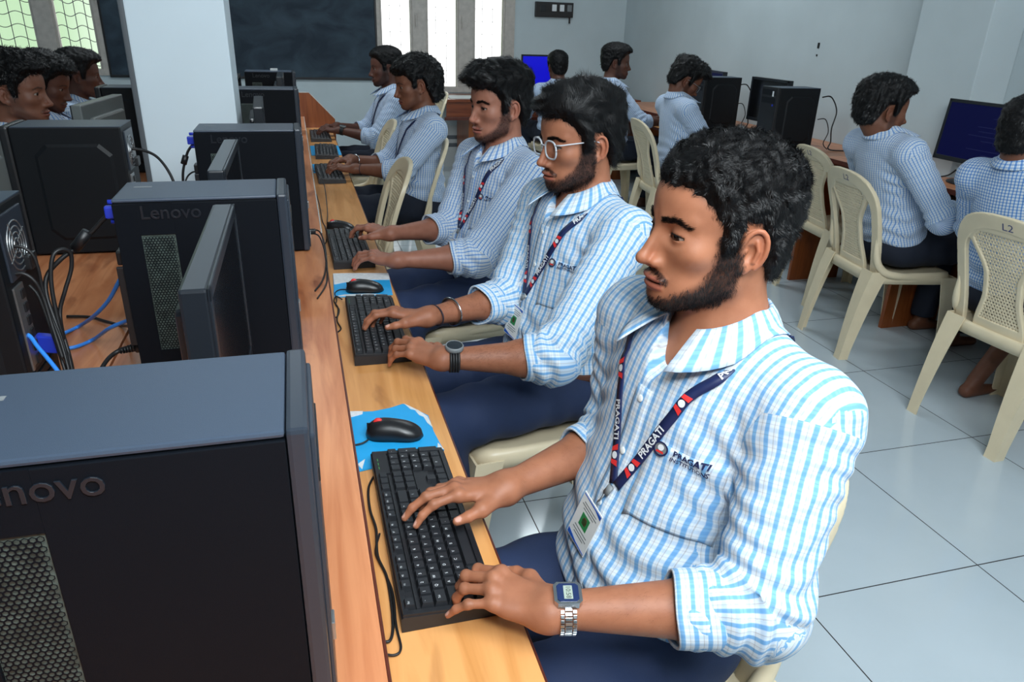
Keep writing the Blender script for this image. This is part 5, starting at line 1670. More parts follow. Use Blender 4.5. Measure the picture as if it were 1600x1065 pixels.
            bz = 0.0175 + 0.004 * np.clip((ay - 0.012) / 0.02, 0, 1) - 0.008 * np.clip((ay - 0.036) / 0.016, 0, 1)
            m = (1 - sstep(np.abs(p[:, 2] - bz), 0.0014, 0.0042)) * sstep(ay, 0.010, 0.015) * (1 - sstep(ay, 0.048, 0.056)) * (p[:, 0] > 0.045)
            mixc(m * 0.85, (0.020, 0.014, 0.012))
            # beard shadow
            bm_ = beard_mask(p, sp.get('beard', {}))
            mixc(bm_ * sp.get('beard', {}).get('dark', 0.7), base * np.array((0.16, 0.14, 0.15)))
            # scalp under the hair
            hm = sstep(p[:, 2] - hairline(p, sp['hair']), -0.003, 0.012) * (1 - m * 0)
            hm = np.where((ay > 0.079) & (p[:, 2] < 0.03), 0, hm)
            mixc(hm * 0.9, (0.016, 0.013, 0.013))
            nrm = vnormals(V, Q)
            head_mesh = (V, Q, p, nrm)
        elif nm in 'LR':
            pl_ = (V - WR[nm].astype(np.float32)) @ HF[nm] / hz
            nm_ = nails(pl_, HJ[nm])
            C_ *= (1 + 0.05 * fbm(V, 120, 6))[:, None] * np.array(sp.get('arm_tone', (0.90, 0.86, 0.84)), np.float32)
            # knuckles a little darker, palm side lighter
            for kk in ('index', 'middle', 'ring', 'little'):
                for j in (1, 2):
                    dj = np.linalg.norm(pl_ - A(*HJ[nm][kk][0][j]), axis=1)
                    C_ *= (1 - 0.22 * (1 - sstep(dj, 0.006, 0.014)) * (pl_[:, 2] > HJ[nm][kk][0][j][2] + 0.002))[:, None]
            palm = sstep(-pl_[:, 2], 0.006, 0.016) * sstep(pl_[:, 0], 0.0, 0.02)
            C_ = C_ * (1 - palm[:, None] * 0.5) + base * np.array((1.22, 1.12, 1.08)) * palm[:, None] * 0.5
            C_ = C_ * (1 - nm_[:, None] * 0.8) + np.array(s2l((226, 176, 160)), np.float32) * nm_[:, None] * 0.8
        allV.append(V); allQ.append(Q + off); allC.append(C_); off += len(V)
    # eyes join the body mesh
    eyeV, eyeF, eyeM = [], [], []
    for s in (1, -1):
        c = np.array([0.0725, s * 0.0325, -0.0005]); r_ = 0.0139
        gy, gp = R(sp.get('gaze', (0, 8))[0]), R(sp.get('gaze', (0, 8))[1])
        g = unit([math.cos(gp) * math.cos(gy), math.cos(gp) * math.sin(gy), -math.sin(gp)])
        a = unit(np.cross(g, [0, 0, 1])); b = np.cross(a, g)
        nl, nk = 14, 20
        base_i = off + len(eyeV)
        for i in range(nl + 1):
            th = (math.pi) * (i / nl) ** 1.6
            for k in range(nk):
                ph = 2 * math.pi * k / nk
                bulge = 1.04 if th < 0.45 else 1.0
                eyeV.append(h2l(c + (g * math.cos(th) + (a * math.cos(ph) + b * math.sin(ph)) * math.sin(th)) * r_ * bulge))
        for i in range(nl):
            th = math.pi * ((i + 0.5) / nl) ** 1.6
            for k in range(nk):
                eyeF.append([base_i + i * nk + k, base_i + (i + 1) * nk + k, base_i + (i + 1) * nk + (k + 1) % nk, base_i + i * nk + (k + 1) % nk])
                eyeM.append(2 if th < 0.56 else 1)
    Vall = np.concatenate(allV + [np.array(eyeV, np.float32)]); Qall = np.concatenate(allQ + [np.array(eyeF, np.int32)])
    Call = np.concatenate(allC + [np.ones((len(eyeV), 3), np.float32)])
    mi = np.concatenate([np.zeros(sum(len(q) for q in allQ), np.int32), np.array(eyeM, np.int32)])
    me = mesh_np('person', Vall, Qall.ravel(), np.full(len(Qall), 4, np.int32), True, mi)
    ca = me.color_attributes.new('col', 'FLOAT_COLOR', 'POINT')
    if len(me.vertices) == len(Call):
        ca.data.foreach_set('color', np.concatenate([Call, np.ones((len(Call), 1))], 1).astype(np.float32).ravel())
    o = link('person', me, [M['skin'], M['eye_white_shaded'], M['iris']], None, (ox, oy, 0), (0, 0, yaw))
    tag(o, sp['label'], 'person', 'students in checked shirts')

    if sp.get('armhair'):
        Hv, Hf, Hl, ho = [], [], [], 0
        for V, Q, nm in pieces:
            if nm not in 'LR': continue
            e, w = EL[nm], WR[nm]; ax = unit(w - e).astype(np.float32)
            t_ = (V - e.astype(np.float32)) @ ax / float(np.linalg.norm(w - e))
            nr = vnormals(V, Q); r_ = np.random.default_rng(9)
            cand = np.where((t_ > 0.25) & (t_ < 0.97) & (r_.random(len(V)) < 0.35 + 0.65 * np.clip(nr @ HF[nm][:, 2], 0, 1)))[0]
            if len(cand) == 0: continue
            pick = r_.choice(cand, sp['armhair'])
            D = np.tile(ax, (len(pick), 1)) * 0.6 + HF[nm][:, 1] * -0.5 + r_.normal(size=(len(pick), 3)).astype(np.float32) * 0.3
            Vb, ff, lt = blades(V[pick], nr[pick], D, 0.010, sp.get('hair_w', 0.00010), 0.14, 0.8)
            Hv.append(Vb); Hf.append(np.asarray(ff) + ho); Hl.append(lt); ho += len(Vb)
        if Hv: tag(link('arm_hair', mesh_np('arm_hair', np.concatenate(Hv), np.concatenate(Hf), np.concatenate(Hl), True), M['beard'], o), kind='stuff')
    # ------------------------------------------------ lashes
    if sp.get('h', 1) < 0.0036:
        for s in (1, -1):
            lm = MB(); lm.smooth = True
            op = prm.get('eye_open', 0.0036); pts_ = []
            for a_ in np.linspace(-1, 1, 13):
                yy = 0.0332 + 0.0150 * a_; zz = -0.0012 - (0.0045 - op) * 0.8 + op * math.sqrt(max(0, 1 - (a_ * 0.97) ** 2)) + 0.0004
                xx = 0.0725 + math.sqrt(max(0.0154 ** 2 - (yy - 0.0325) ** 2 - (zz + 0.0005) ** 2, 1e-6)) + 0.0002
                pts_.append(Vector(h2l((xx, s * yy, zz))))
            lm.tube(pts_, [0.0003] + [0.0009] * 11 + [0.0004], 6)
            lm.build('eyelash', M['beard'], o)
    # ------------------------------------------------ hair
    st = sp['hair']
    V, Q = nets(lambda P: hair_sdf(headl(P), st) * hs, HC - 0.17, HC + 0.19, sp.get('hairh', hh))
    hair_o = link('hair', nets_mesh('hair', V, Q), M['hair'], o)
    nst = st.get('strands', 0)
    if nst:
        nr = vnormals(V, Q); p = headl(V)
        r_ = np.random.default_rng(st.get('seed', 1))
        ok = np.where((nr @ HB)[:, 0] * 0 + (p[:, 2] - hairline(p, st)) > -0.003)[0]
        pick = r_.choice(ok, nst)
        Pp, Nn = V[pick] + r_.normal(size=(nst, 3)).astype(np.float32) * 0.0012, nr[pick]
        pl_ = p[pick]
        comb = np.tile(A(*st.get('comb', (-0.3, 0, -1.0))), (nst, 1)) 
        topm = sstep(pl_[:, 2], 0.05, 0.09)[:, None]
        comb = comb * (1 - topm) + np.tile(A(*st.get('combtop', (0.4, 0.6, 0.2))), (nst, 1)) * topm
        comb = comb + smooth_noise_dir(pl_, st.get('swirl_f', 90), 11) * st.get('swirl', 0.7)
        D = comb @ HB.T
        Vb, ff, lt = blades(Pp, Nn, D, st.get('len', 0.012), st.get('wid', 0.00045), st.get('lift', 0.3), st.get('curl', 0.8))
        me = mesh_np('hair_strands', Vb, ff, lt, True)
        link('strands', me, M['strand'], hair_o)
    # beard and brows as short strands
    bs = sp.get('beard', {})
    if bs.get('n', 0) and head_mesh:
        V, Q, p, nr = head_mesh
        r_ = np.random.default_rng(3)
        mk = beard_mask(p, bs); 
        cand = np.where((mk * (0.6 + 0.4 * np.clip(fbm(p, 400, 8), -1, 1)) > r_.random(len(mk)) * 1.0) & (mk > 0.12))[0]
        if len(cand):
            pick = r_.choice(cand, bs['n'])
            D = (np.tile(A(0.25, 0, -1), (len(pick), 1)) + smooth_noise_dir(p[pick], 140, 21) * 0.45) @ HB.T
            Vb, ff, lt = blades(V[pick] + r_.normal(size=(len(pick), 3)).astype(np.float32) * 0.0014, nr[pick], D, bs.get('len', 0.0045), bs.get('wid', 0.00017), 0.40, 0.8)
            link('beard', mesh_np('beard', Vb, ff, lt, True), M['beard'], o)
        ay = np.abs(p[:, 1])
        bz = 0.0175 + 0.004 * np.clip((ay - 0.012) / 0.02, 0, 1) - 0.008 * np.clip((ay - 0.036) / 0.016, 0, 1)
        cand = np.where((np.abs(p[:, 2] - bz) < 0.0034 - 0.0020 * np.clip((ay - 0.025) / 0.028, 0, 1)) & (ay > 0.011) & (ay < 0.053) & (p[:, 0] > 0.045))[0]
        if len(cand):
            pick = r_.choice(cand, 1500)
            for e_ in (1, -1):
                pk_ = pick[np.sign(p[pick][:, 1]) == e_]
                D = np.stack([-0.3 * np.ones(len(pk_)), e_ * np.ones(len(pk_)), 0.25 * np.ones(len(pk_))], 1).astype(np.float32) @ HB.T
                Vb, ff, lt = blades(V[pk_] + r_.normal(size=(len(pk_), 3)).astype(np.float32) * 0.0012, nr[pk_], D, 0.0085, 0.00024, 0.15, 0.3)
                link('eyebrow', mesh_np('eyebrow', Vb, ff, lt, True), M['beard'], o)

    # ------------------------------------------------ shirt
    cuff_t = {k: sp.get('cuff' + k, sp.get('cuff', 0.24)) for k in 'LR'}
    nrm_arm, LEN1 = {}, {}
    for k in 'LR':
        n_ = np.cross(EL[k] - SH[k], WR[k] - EL[k]); nrm_arm[k] = unit(n_); LEN1[k] = float(np.linalg.norm(EL[k] - SH[k]))
    CU = {k: EL[k] + (WR[k] - EL[k]) * cuff_t[k] for k in 'LR'}
    rs, re_, rc = 0.068 * sc, 0.057 * sc, sp.get('cuff_r', 0.050) * sc
    def arm_param(P, k):
        a, b, c = SH[k], EL[k], WR[k]
        def seg(p0, p1):
            ba = p1 - p0; t = (P - p0.astype(np.float32)) @ ba.astype(np.float32) / float(ba @ ba)
            tc = np.clip(t, 0, 1); q = P - (p0 + 0).astype(np.float32) - tc[:, None] * ba.astype(np.float32)
            return t, np.linalg.norm(q, axis=1), q
        t1, d1, q1 = seg(a, b); t2, d2, q2 = seg(b, c)
        first = d1 < d2
        s_ = np.where(first, np.clip(t1, -0.3, 1) * LEN1[k], LEN1[k] + np.clip(t2, 0, 1) * float(np.linalg.norm(c - b)))
        n_ = nrm_arm[k].astype(np.float32)
        b1 = np.cross(unit(b - a), n_); b2 = np.cross(unit(c - b), n_)
        ang = np.where(first, np.arctan2(q1 @ b1, q1 @ n_), np.arctan2(q2 @ b2, q2 @ n_))
        return s_, ang
    wr_amp = sp.get('wrinkle', 1.0)
    def f_sleeve(P, k, wr=True):
        d = smin(cone(P, SH[k], EL[k], rs, re_), cone(P, EL[k], CU[k], re_, rc), 0.035)
        if wr:
            s_, ang = arm_param(P, k)
            e = LEN1[k]
            near = np.exp(-((s_ - e) / 0.075) ** 2)
            sag = np.cos(ang - 1.2)
            w = (0.0042 * near + 0.0016 * np.exp(-((s_ - 0.05) / 0.07) ** 2) + 0.0008) * np.sin(s_ * 150 + 2.6 * np.sin(ang * 1.0 + 0.6) + 2.2 * np.sin(ang * 2 + s_ * 26) + 1.5 * fbm(P, 18, 9))
            w += 0.0030 * fbm(P, 26, 31 if k == 'L' else 37) * (0.4 + near)
            d = d - w * wr_amp
        # open end at the cuff
        ax = unit(CU[k] - EL[k]).astype(np.float32)
        d = smax(d, (P - CU[k].astype(np.float32)) @ ax, 0.004)
        return d
    hem = sp.get('hem', 0.0)
    def f_torso(P, wr=True):
        q = tors(P)
        f, l, t = q[:, 0], q[:, 1], q[:, 2]
        d = ell(q, (0.006, 0, 0.055), (0.132 + Qz, 0.170, 0.15))
        d = smin(d, ell(q, (0.014 + Qz * 0.5, 0, 0.16), (0.116 + Qz, 0.160, 0.17)), 0.06)
        d = smin(d, ell(q, (0.010, 0, TL - 0.165), (0.113, 0.166, 0.17)), 0.06)
        for k in 'LR':
            d = smin(d, cone(P, NB - T * 0.078 + Fw * 0.008, SH[k], 0.068, 0.060), 0.05)
            d = smin(d, cone(P, NB - T * 0.01 - Fw * 0.018, SH[k] + T * 0.006, 0.050, 0.046), 0.04)
        if wr:
            low = 1 - sstep(t, 0.10, 0.30)
            w = 0.0046 * low * np.sin(t * 95 + l * 22 * np.sign(f) + 1.8 * np.sin(l * 25) + 2.0 * fbm(P, 12, 13))
            w += 0.0030 * fbm(P, 20, 17) * (0.5 + 0.7 * low)
            # drag lines from armpit to chest
            ap = np.exp(-((np.abs(l) - 0.135) / 0.045) ** 2) * np.exp(-((t - (TL - 0.17)) / 0.10) ** 2)
            w += 0.0035 * ap * np.sin(t * 120 + np.abs(l) * 90 + 1.5 * fbm(P, 20, 23))
            d = d - w * wr_amp
        d = smax(d, -(t + 0.045 + hem), 0.01)
        return d
    vtop = NB + Fw * 0.070 - T * 0.022
    vbot = NB + Fw * 0.118 - T * sp.get('vneck', 0.085)
    def f_open(P):
        d = cone(P, NB - T * 0.08 + Fw * 0.01, NB + T * 0.10 + Fw * 0.02, neck_r + 0.003, neck_r + 0.010)
        d = np.minimum(d, cone(P, vtop, vbot, 0.030, 0.006))
        return d
    def f_shirt(P):
        d = f_torso(P)
        for k in 'LR': d = smin(d, f_sleeve(P, k), 0.028)
        return smax(d, -f_open(P), 0.004)
    pts = np.array([SH['L'], SH['R'], EL['L'], EL['R'], CU['L'], CU['R'], PEL, NB])
    lo, hi = np.minimum(pts.min(0) - 0.10, PEL - A(0.17, 0.2, 0.08)), np.maximum(pts.max(0) + A(0.09, 0.09, 0.03), PEL + A(0.19, 0.2, 0))
    V, Q = nets(f_shirt, lo, hi, sp.get('sh', 0.007))
    me = nets_mesh('shirt', V, Q)
    # cloth coordinates
    dT = f_torso(V, False); dS = {k: f_sleeve(V, k, False) for k in 'LR'}
    ft = dT[Q].mean(1); fs = {k: dS[k][Q].mean(1) for k in 'LR'}
    mode = np.zeros(len(Q), int)
    q = tors(V); fn = np.cross(V[Q[:, 2]] - V[Q[:, 0]], V[Q[:, 3]] - V[Q[:, 1]]); fn /= np.linalg.norm(fn, axis=1)[:, None] + 1e-12
    fnt = fn @ TB
    UV = np.zeros((len(Q), 4, 2), np.float32)
    ql = q[Q]
    side = np.abs(ql[:, :, 1].mean(1)) > 0.125
    UV[:, :, 0] = ql[:, :, 1]; UV[:, :, 1] = ql[:, :, 2]
    m = (np.abs(fnt[:, 1]) > 0.80) & side
    UV[m, :, 0] = ql[m][:, :, 0] + 0.004; 
    m = (fnt[:, 2] > 0.72)
    UV[m, :, 1] = ql[m][:, :, 0]
    UVs = UV.copy()
    armv = np.full(len(V), -1.0, np.float32)
    for k in 'LR':
        s_, ang = arm_param(V, k)
        av = np.minimum((dT - dS[k]) * 60, (s_ - 0.012) * 40)
        av = np.where((q[:, 1] > 0) == (k == 'L'), av, -1)
        armv = np.maximum(armv, np.clip(av, -1, 1))
        m = (ql[:, :, 1].mean(1) > 0) == (k == 'L')
        a = ang[Q[m]]; rngm = a.max(1) - a.min(1) > math.pi
        a[rngm] = np.where(a[rngm] < 0, a[rngm] + 2 * math.pi, a[rngm])
        UVs[m, :, 0] = a * 0.0605; UVs[m, :, 1] = s_[Q[m]]
    for nm_, arr in (('UVMap', UV), ('UVSleeve', UVs)):
        uvl = me.uv_layers.new(name=nm_)
        if len(me.loops) == len(Q) * 4: uvl.data.foreach_set('uv', arr.ravel())
    at_ = me.attributes.new('arm', 'FLOAT', 'POINT')
    if len(me.vertices) == len(armv): at_.data.foreach_set('value', armv)
    sm = M[sp.get('cloth', 'shirt_sky')]
    shirt = link('shirt', me, sm, o)
    bvh = BVHTree.FromPolygons([Vector(v) for v in V], [tuple(int(i) for i in f) for f in Q])

    def cloth_grid(name, rows, uvs, parent, th=0.0018, m=sm):
        """grid of points (rows x cols) as cloth with thickness"""
        nr_, nc = len(rows), len(rows[0])
        vs = [tuple(p) for r0 in rows for p in r0]
        fs_ = [(i * nc + j, i * nc + j + 1, (i + 1) * nc + j + 1, (i + 1) * nc + j) for i in range(nr_ - 1) for j in range(nc - 1)]
        me = bpy.data.meshes.new(name)
        bm = bmesh.new()
        uvL = bm.loops.layers.uv.new('UVMap')
        bv = [bm.verts.new(v) for v in vs]
        fl = [u for r0 in uvs for u in r0]
        for f in fs_:
            try: bf = bm.faces.new([bv[i] for i in f])
            except ValueError: continue
            bf.smooth = True
            for lp, i in zip(bf.loops, f): lp[uvL].uv = fl[i]
        bmesh.ops.recalc_face_normals(bm, faces=bm.faces)
        bmesh.ops.solidify(bm, geom=bm.faces[:], thickness=th)
        bm.to_mesh(me); bm.free()
        return link(name, me, m, parent)

    # collar: stand and turned-down leaf
    npts = 41; rows = [[] for _ in range(7)]; uvs = [[] for _ in range(7)]
    nax = unit(neck_top - NB)
    for i in range(npts):
        ph = R(24 + (336 - 24) * i / (npts - 1))       # 0 = front
        fr = math.cos(ph)
        dirv = Fw * math.cos(ph) + Lx * math.sin(ph)
        end = max(0.0, 1 - min(i, npts - 1 - i) / 9.0)      # 1 at the points
        rr = neck_r + 0.008
        basec = NB + Fw * 0.006
        zb = -0.012 - 0.020 * max(fr, 0) ** 1.5
        rise = 0.050 - 0.022 * max(fr, 0)
        open_ = 1.0 + 0.16 * max(fr, 0)
        p0 = basec + dirv * (rr + 0.006) * open_ + T * (zb - 0.006)
        p1 = basec + dirv * rr * open_ + T * (zb + rise)
        p2 = basec + dirv * (rr + 0.004) * open_ + T * (zb + rise + 0.003)
        drop = 0.047 + 0.032 * end ** 1.3
        lean = unit(dirv * (0.60 + 0.25 * end) - T * 1.0)
        if end > 0: lean = unit(lean + Fw * 0.25 * end + dirv * 0.10 * end)
        p3 = p2 + dirv * 0.004 + lean * drop * 0.25; p4 = p2 + dirv * 0.005 + lean * drop * 0.55; p5 = p2 + dirv * 0.005 + lean * drop * 0.8; p6 = p2 + dirv * 0.004 + lean * drop
        arc = (ph - math.pi) * rr
        def push(p):
            v = Vector(p); hit = bvh.find_nearest(v)
            if hit[0] is not None:
                dd = (v - hit[0]).dot(hit[1])
                if dd < 0.004 and (v - hit[0]).length < 0.03: v = hit[0] + hit[1] * 0.004
            return v
        for r0, u0, p, vv in zip(rows, uvs, (p0, p1, p2, push(p3), push(p4), push(p5), push(p6)), (0, .03, .033, .043, .055, .066, .076)):
            r0.append(p); u0.append((arc, vv))
    col_o = cloth_grid('collar', rows, uvs, shirt)
    # cuffs
    for s, k in ((1, 'L'), (-1, 'R')):
        ax = unit(CU[k] - EL[k]); n_ = nrm_arm[k]; b_ = np.cross(ax, n_)
        rows, uvs = [], []
        for j, (t_, g) in enumerate(((-0.062, 1.06), (-0.056, 1.10), (-0.03, 1.085), (0.0, 1.06), (0.008, 1.045), (0.009, 0.98), (0.002, 0.92))):
            r0, u0 = [], []
            for i in range(33):
                a = 2 * math.pi * i / 32
                wob = 1 + 0.03 * math.sin(3 * a + s) + 0.02 * math.sin(5 * a + 1.3 * j * 0.3)
                r0.append(CU[k] + ax * (t_ * sc + 0.004 * math.sin(a * 2 + s)) + (n_ * math.cos(a) + b_ * math.sin(a)) * rc * g * wob)
                u0.append((0.25 * t_ + 0.01, a * 0.058) if sp.get('cuff_turn', True) else (a * 0.058, t_))
            rows.append(r0); uvs.append([(v * 1.0, u * 4) if False else (u0_[0] * 4, u0_[1]) for u0_ in u0] if False else u0)
        # threads run round the cuff: cloth u along the arm
        uvs = [[((t0[0] - 0.01) * 4, t0[1]) for t0 in r0] for r0 in uvs]
        cloth_grid('cuff', rows, uvs, shirt, 0.0025)
    detail = sp.get('detail', 0)
    def surf(f0, l0, t0):
        """front surface point of the shirt at torso coordinates (l, t)"""
        o_ = Vector(tp(0.5, l0, t0)); hit = bvh.ray_cast(o_, Vector(-Fw))
        if hit[0] is None:
            hit = bvh.find_nearest(Vector(tp(0.12, l0, t0)))
        return hit[0], hit[1]
    if detail >= 1:
        # placket with buttons
        rows, uvs = [], []
        for i in range(26):
            t0 = TL - sp.get('vneck', 0.085) - 0.012 - i * (TL - 0.12) / 26.0
            r0, u0 = [], []
            for l0 in (-0.016, -0.008, 0.0, 0.008, 0.016):
                p, n_ = surf(0, l0, t0); r0.append(p + n_ * 0.0022); u0.append((l0, t0))
            rows.append(r0); uvs.append(u0)
        cloth_grid('placket', rows, uvs, shirt, 0.0014)
        for i in range(4):
            t0 = TL - sp.get('vneck', 0.085) - 0.03 - i * 0.085
            p, n_ = surf(0, 0.0, t0)
            mb = MB(); mb.smooth = True
            rot = n_.to_track_quat('Z', 'Y').to_matrix().to_4x4(); rot.translation = p + n_ * 0.0026
            mb.lathe([(0.0001, 0), (0.0052, 0), (0.0055, 0.001), (0.0045, 0.0018), (0.0001, 0.0014)], 14, rot)
            mb.build('button', M['paper'], shirt)
        # chest pocket on the wearer's left
        rows, uvs = [], []
        for i in range(13):
            t0 = TL - 0.155 - i * 0.0105
            r0, u0 = [], []
            for j in range(11):
                l0 = 0.040 + j * 0.0105
                p, n_ = surf(0, l0, t0 + (0.006 if i == 12 and 0 < j < 10 else 0)); r0.append(p + n_ * (0.0026 if i else 0.0036)); u0.append((l0, t0))
            rows.append(r0); uvs.append(u0)
        pk = cloth_grid('pocket', rows, uvs, shirt, 0.0012)
        # embroidered crest and words on the pocket
        def on_shirt(V2, Fc, l0, t0, off, parent, name, m, flip=False):
            vs = []
            for p in V2:
                q_, n_ = surf(0, l0 + p[0], t0 + p[1]); vs.append(tuple(q_ + n_ * off))
            mb = MB(); mb.add(vs, Fc); return mb.build(name, m, parent)
        def disc(r_, n=24, ri=0.0):
            if ri <= 0: return [(r_ * math.cos(2 * math.pi * i / n), r_ * math.sin(2 * math.pi * i / n)) for i in range(n)], [list(range(n))]
            vs = [(q_ * math.cos(2 * math.pi * i / n), q_ * math.sin(2 * math.pi * i / n)) for q_ in (r_, ri) for i in range(n)]
            return vs, [(i, (i + 1) % n, n + (i + 1) % n, n + i) for i in range(n)]
        l0, t0 = 0.094, TL - 0.150
        # text reads to the viewer facing the wearer: +x of the word runs to the wearer's left (+l)
        V2, Fc = text_verts('PRAGATI', 0.0115, 0, 0.0004)
        on_shirt([(p[0] + 0.008, p[1] - 0.000) for p in V2], Fc, l0, t0 - 0.010, 0.0068, pk, 'embroidered_words', M['navy_strap'])
        V2, Fc = text_verts('INSTITUTIONS', 0.0077, 0, 0.0002)
        on_shirt([(p[0] + 0.008, p[1]) for p in V2], Fc, l0, t0 - 0.0200, 0.0068, pk, 'embroidered_words', M['navy_strap'])
        v2, fc = disc(0.0105); on_shirt(v2, fc, l0 - 0.033, t0 - 0.012, 0.0062, pk, 'embroidered_crest', M['grey_plastic'])
        v2, fc = disc(0.0108, 24, 0.0085); on_shirt(v2, fc, l0 - 0.033, t0 - 0.012, 0.0067, pk, 'embroidered_crest', M['navy_strap'])
        v2, fc = disc(0.0045); on_shirt(v2, fc, l0 - 0.033, t0 - 0.010, 0.0068, pk, 'embroidered_crest', M['white_print'])
        on_shirt([(-0.006, -0.006), (0.006, -0.006), (0.005, -0.003), (-0.005, -0.003)], [[0, 1, 2, 3]], l0 - 0.033, t0 - 0.012, 0.0069, pk, 'embroidered_crest', M['red'])
    # ------------------------------------------------ lanyard with card
    if sp.get('lanyard', 1):
        lan_mb = None
        Vj, Fj = [], []
        join = tp(0.3, sp.get('lan_l', 0.0), TL - sp.get('lan_t', 0.27))
        pj, nj = surf(0, sp.get('lan_l', 0.0), TL - sp.get('lan_t', 0.27))
        lan = None; frames_all = {}
        for s in (1, -1):
            path = []
            for a_, rr, zz in ((180, 0.075, 0.004), (150, 0.078, 0.0), (120, 0.084, -0.012), (95, 0.090, -0.026), (72, 0.096, -0.044)):
                ph = R(a_) * s
                path.append(Vector(NB + (Fw * math.cos(ph) + Lx * math.sin(ph)) * rr + T * zz))
            for u_ in (0.0, 0.25, 0.5, 0.75, 1.0):
                l0 = s * 0.074 * (1 - u_) + s * 0.004 * u_ + sp.get('lan_l', 0.0) * u_; t0 = (TL - 0.072) * (1 - u_) + (TL - sp.get('lan_t', 0.27)) * u_
                p, n_ = surf(0, l0, t0); path.append(p + n_ * 0.004)
            V_, F_, fr_ = strip_on(bvh, path, sp.get('lan_w', 0.0155), 0.0050 if s > 0 else 0.0040, n_sub=5)
            b_ = len(Vj); Vj += V_; Fj += [tuple(i + b_ for i in f) for f in F_]
            frames_all[s] = fr_
        lan = link('lanyard', ribbon_mesh(Vj, Fj), M['navy_strap'], o)
        if detail >= 1:
            def along(fr_, V2, start, off=0.0013, flip=1):
                """lay flat artwork (x along, y across) on a strip, starting `start` metres along"""
                dist = [0.0]
                for i in range(1, len(fr_)): dist.append(dist[-1] + (fr_[i][0] - fr_[i - 1][0]).length)
                out = []
                for p in V2:
                    d_ = min(max(start + p[0], 0), dist[-1] - 1e-5)
                    i = max(0, min(int(np.searchsorted(dist, d_)) - 1, len(fr_) - 2))
                    t_ = (d_ - dist[i]) / max(dist[i + 1] - dist[i], 1e-6)
                    a_, b_ = fr_[i], fr_[i + 1]
                    q_ = a_[0].lerp(b_[0], t_); s_ = a_[2].lerp(b_[2], t_); n_ = a_[3].lerp(b_[3], t_)
                    out.append(tuple(q_ + s_ * (p[1] * flip) + n_ * off))
                return out, dist[-1]
            for s in (1, -1):
                fr_ = frames_all[s]
                wv, wf = text_verts('PRAGATI', 0.0150, 0, 0.0004)
                _, total = along(fr_, [(0, 0)], 0)
                for st_ in (total - 0.095, total - 0.265):
                    if s > 0: pts_ = [(-p[0], -p[1]) for p in wv]
                    else: pts_ = wv
                    vs, _ = along(fr_, pts_, st_, 0.0014, -1 if s > 0 else -1)
                    mb = MB(); mb.add(vs, wf); mb.build('lanyard_words', M['white_print'], lan)
                for st_ in (total - 0.042, total - 0.172):
                    cv = [(0.0055 * math.cos(2 * math.pi * i / 18), 0.0055 * math.sin(2 * math.pi * i / 18)) for i in range(18)]
                    vs, _ = along(fr_, cv, st_, 0.0015); mb = MB(); mb.add(vs, [list(range(18))]); mb.build('lanyard_emblem', M['white_print'], lan)
                    for e in (-1, 1):
                        fl_ = [(e * 0.008, -0.0065), (e * 0.017, -0.0065), (e * 0.012, 0.0065), (e * 0.006, 0.0065)]
                        vs, _ = along(fr_, fl_, st_, 0.0015); mb = MB(); mb.add(vs, [[0, 1, 2, 3]]); mb.build('lanyard_flash', M['red'], lan)
        # clip and card lie on the belly
        def belly(dl, dt):
            p, n_ = surf(0, sp.get('lan_l', 0.0) + dl, TL - sp.get('lan_t', 0.27) - dt); return p, n_
        cs = []
        p0, n0 = belly(sp.get('card_l', 0.0) * 0.1, 0.004); p1, n1 = belly(sp.get('card_l', 0.0) * 0.3, 0.035)
        mb = MB(); mb.smooth = True
        mb.tube([p0 + n0 * 0.006, p0.lerp(p1, 0.45) + n0 * 0.008], [0.0075, 0.0075], 8, True, 0.5)
        mb.build('strap_clip', M['grey_plastic'], lan)
        mb = MB(); mb.smooth = True
        mb.tube(smooth_path([p0.lerp(p1, 0.4) + n0 * 0.009, p0.lerp(p1, 0.7) + n1 * 0.013 + Vector(Lx) * 0.004, p1 + n1 * 0.010, p1 + n1 * 0.006], 5), 0.0016, 6)
        mb.build('metal_hook', M['steel'], lan)
        rowsn = 7; cl = sp.get('card_l', 0.0)
        c0, nn0 = belly(cl * 0.3, 0.036); c1, nn1 = belly(cl, 0.036 + 0.088)
        c0 = c0 + nn0 * 0.011; c1 = c1 + nn1 * 0.008
        yv = (c0 - c1).normalized(); nv = ((nn0 + nn1) * 0.5); nv = (nv - yv * nv.dot(yv)).normalized(); xv = yv.cross(nv)
        Mc = Matrix((xv, yv, nv)).transposed().to_4x4(); Mc.translation = (c0 + c1) / 2 + nv * 0.003
        hw_, hh_ = 0.0275, 0.0435
        cm = MB(); cm.box(-hw_, hw_, -hh_, hh_, -0.0006, 0.0006, 0.0, Mc)
        card = cm.build('id_card', M['paper'], lan)
        def cardpart(nm, x0, x1, y0, y1, m, poly=None):
            mb = MB()
            mb.prism(poly or [(x0, y0), (x1, y0), (x1, y1), (x0, y1)], 0.0006, 0.0009, 'z', Mc)
            return mb.build(nm, M[m], lan)
        if sp.get('h', 0.005) < 0.004:
            cardpart('card_header', 0, 0, 0, 0, 'card_blue', [(-0.026, 0.041), (0.026, 0.041), (0.026, 0.034), (0.010, 0.0385), (-0.026, 0.0395)])
            cardpart('card_footer', 0, 0, 0, 0, 'card_blue', [(-0.026, -0.042), (0.026, -0.042), (0.026, -0.0405), (0.0, -0.039), (-0.026, -0.033)])
            cardpart('card_portrait', -0.012, 0.010, -0.010, 0.014, 'card_green')
            cardpart('card_portrait', 0, 0, 0, 0, 'card_photo', [(-0.006, -0.004), (0.004, -0.004), (0.005, 0.004), (0.003, 0.010), (-0.004, 0.010), (-0.007, 0.004)])
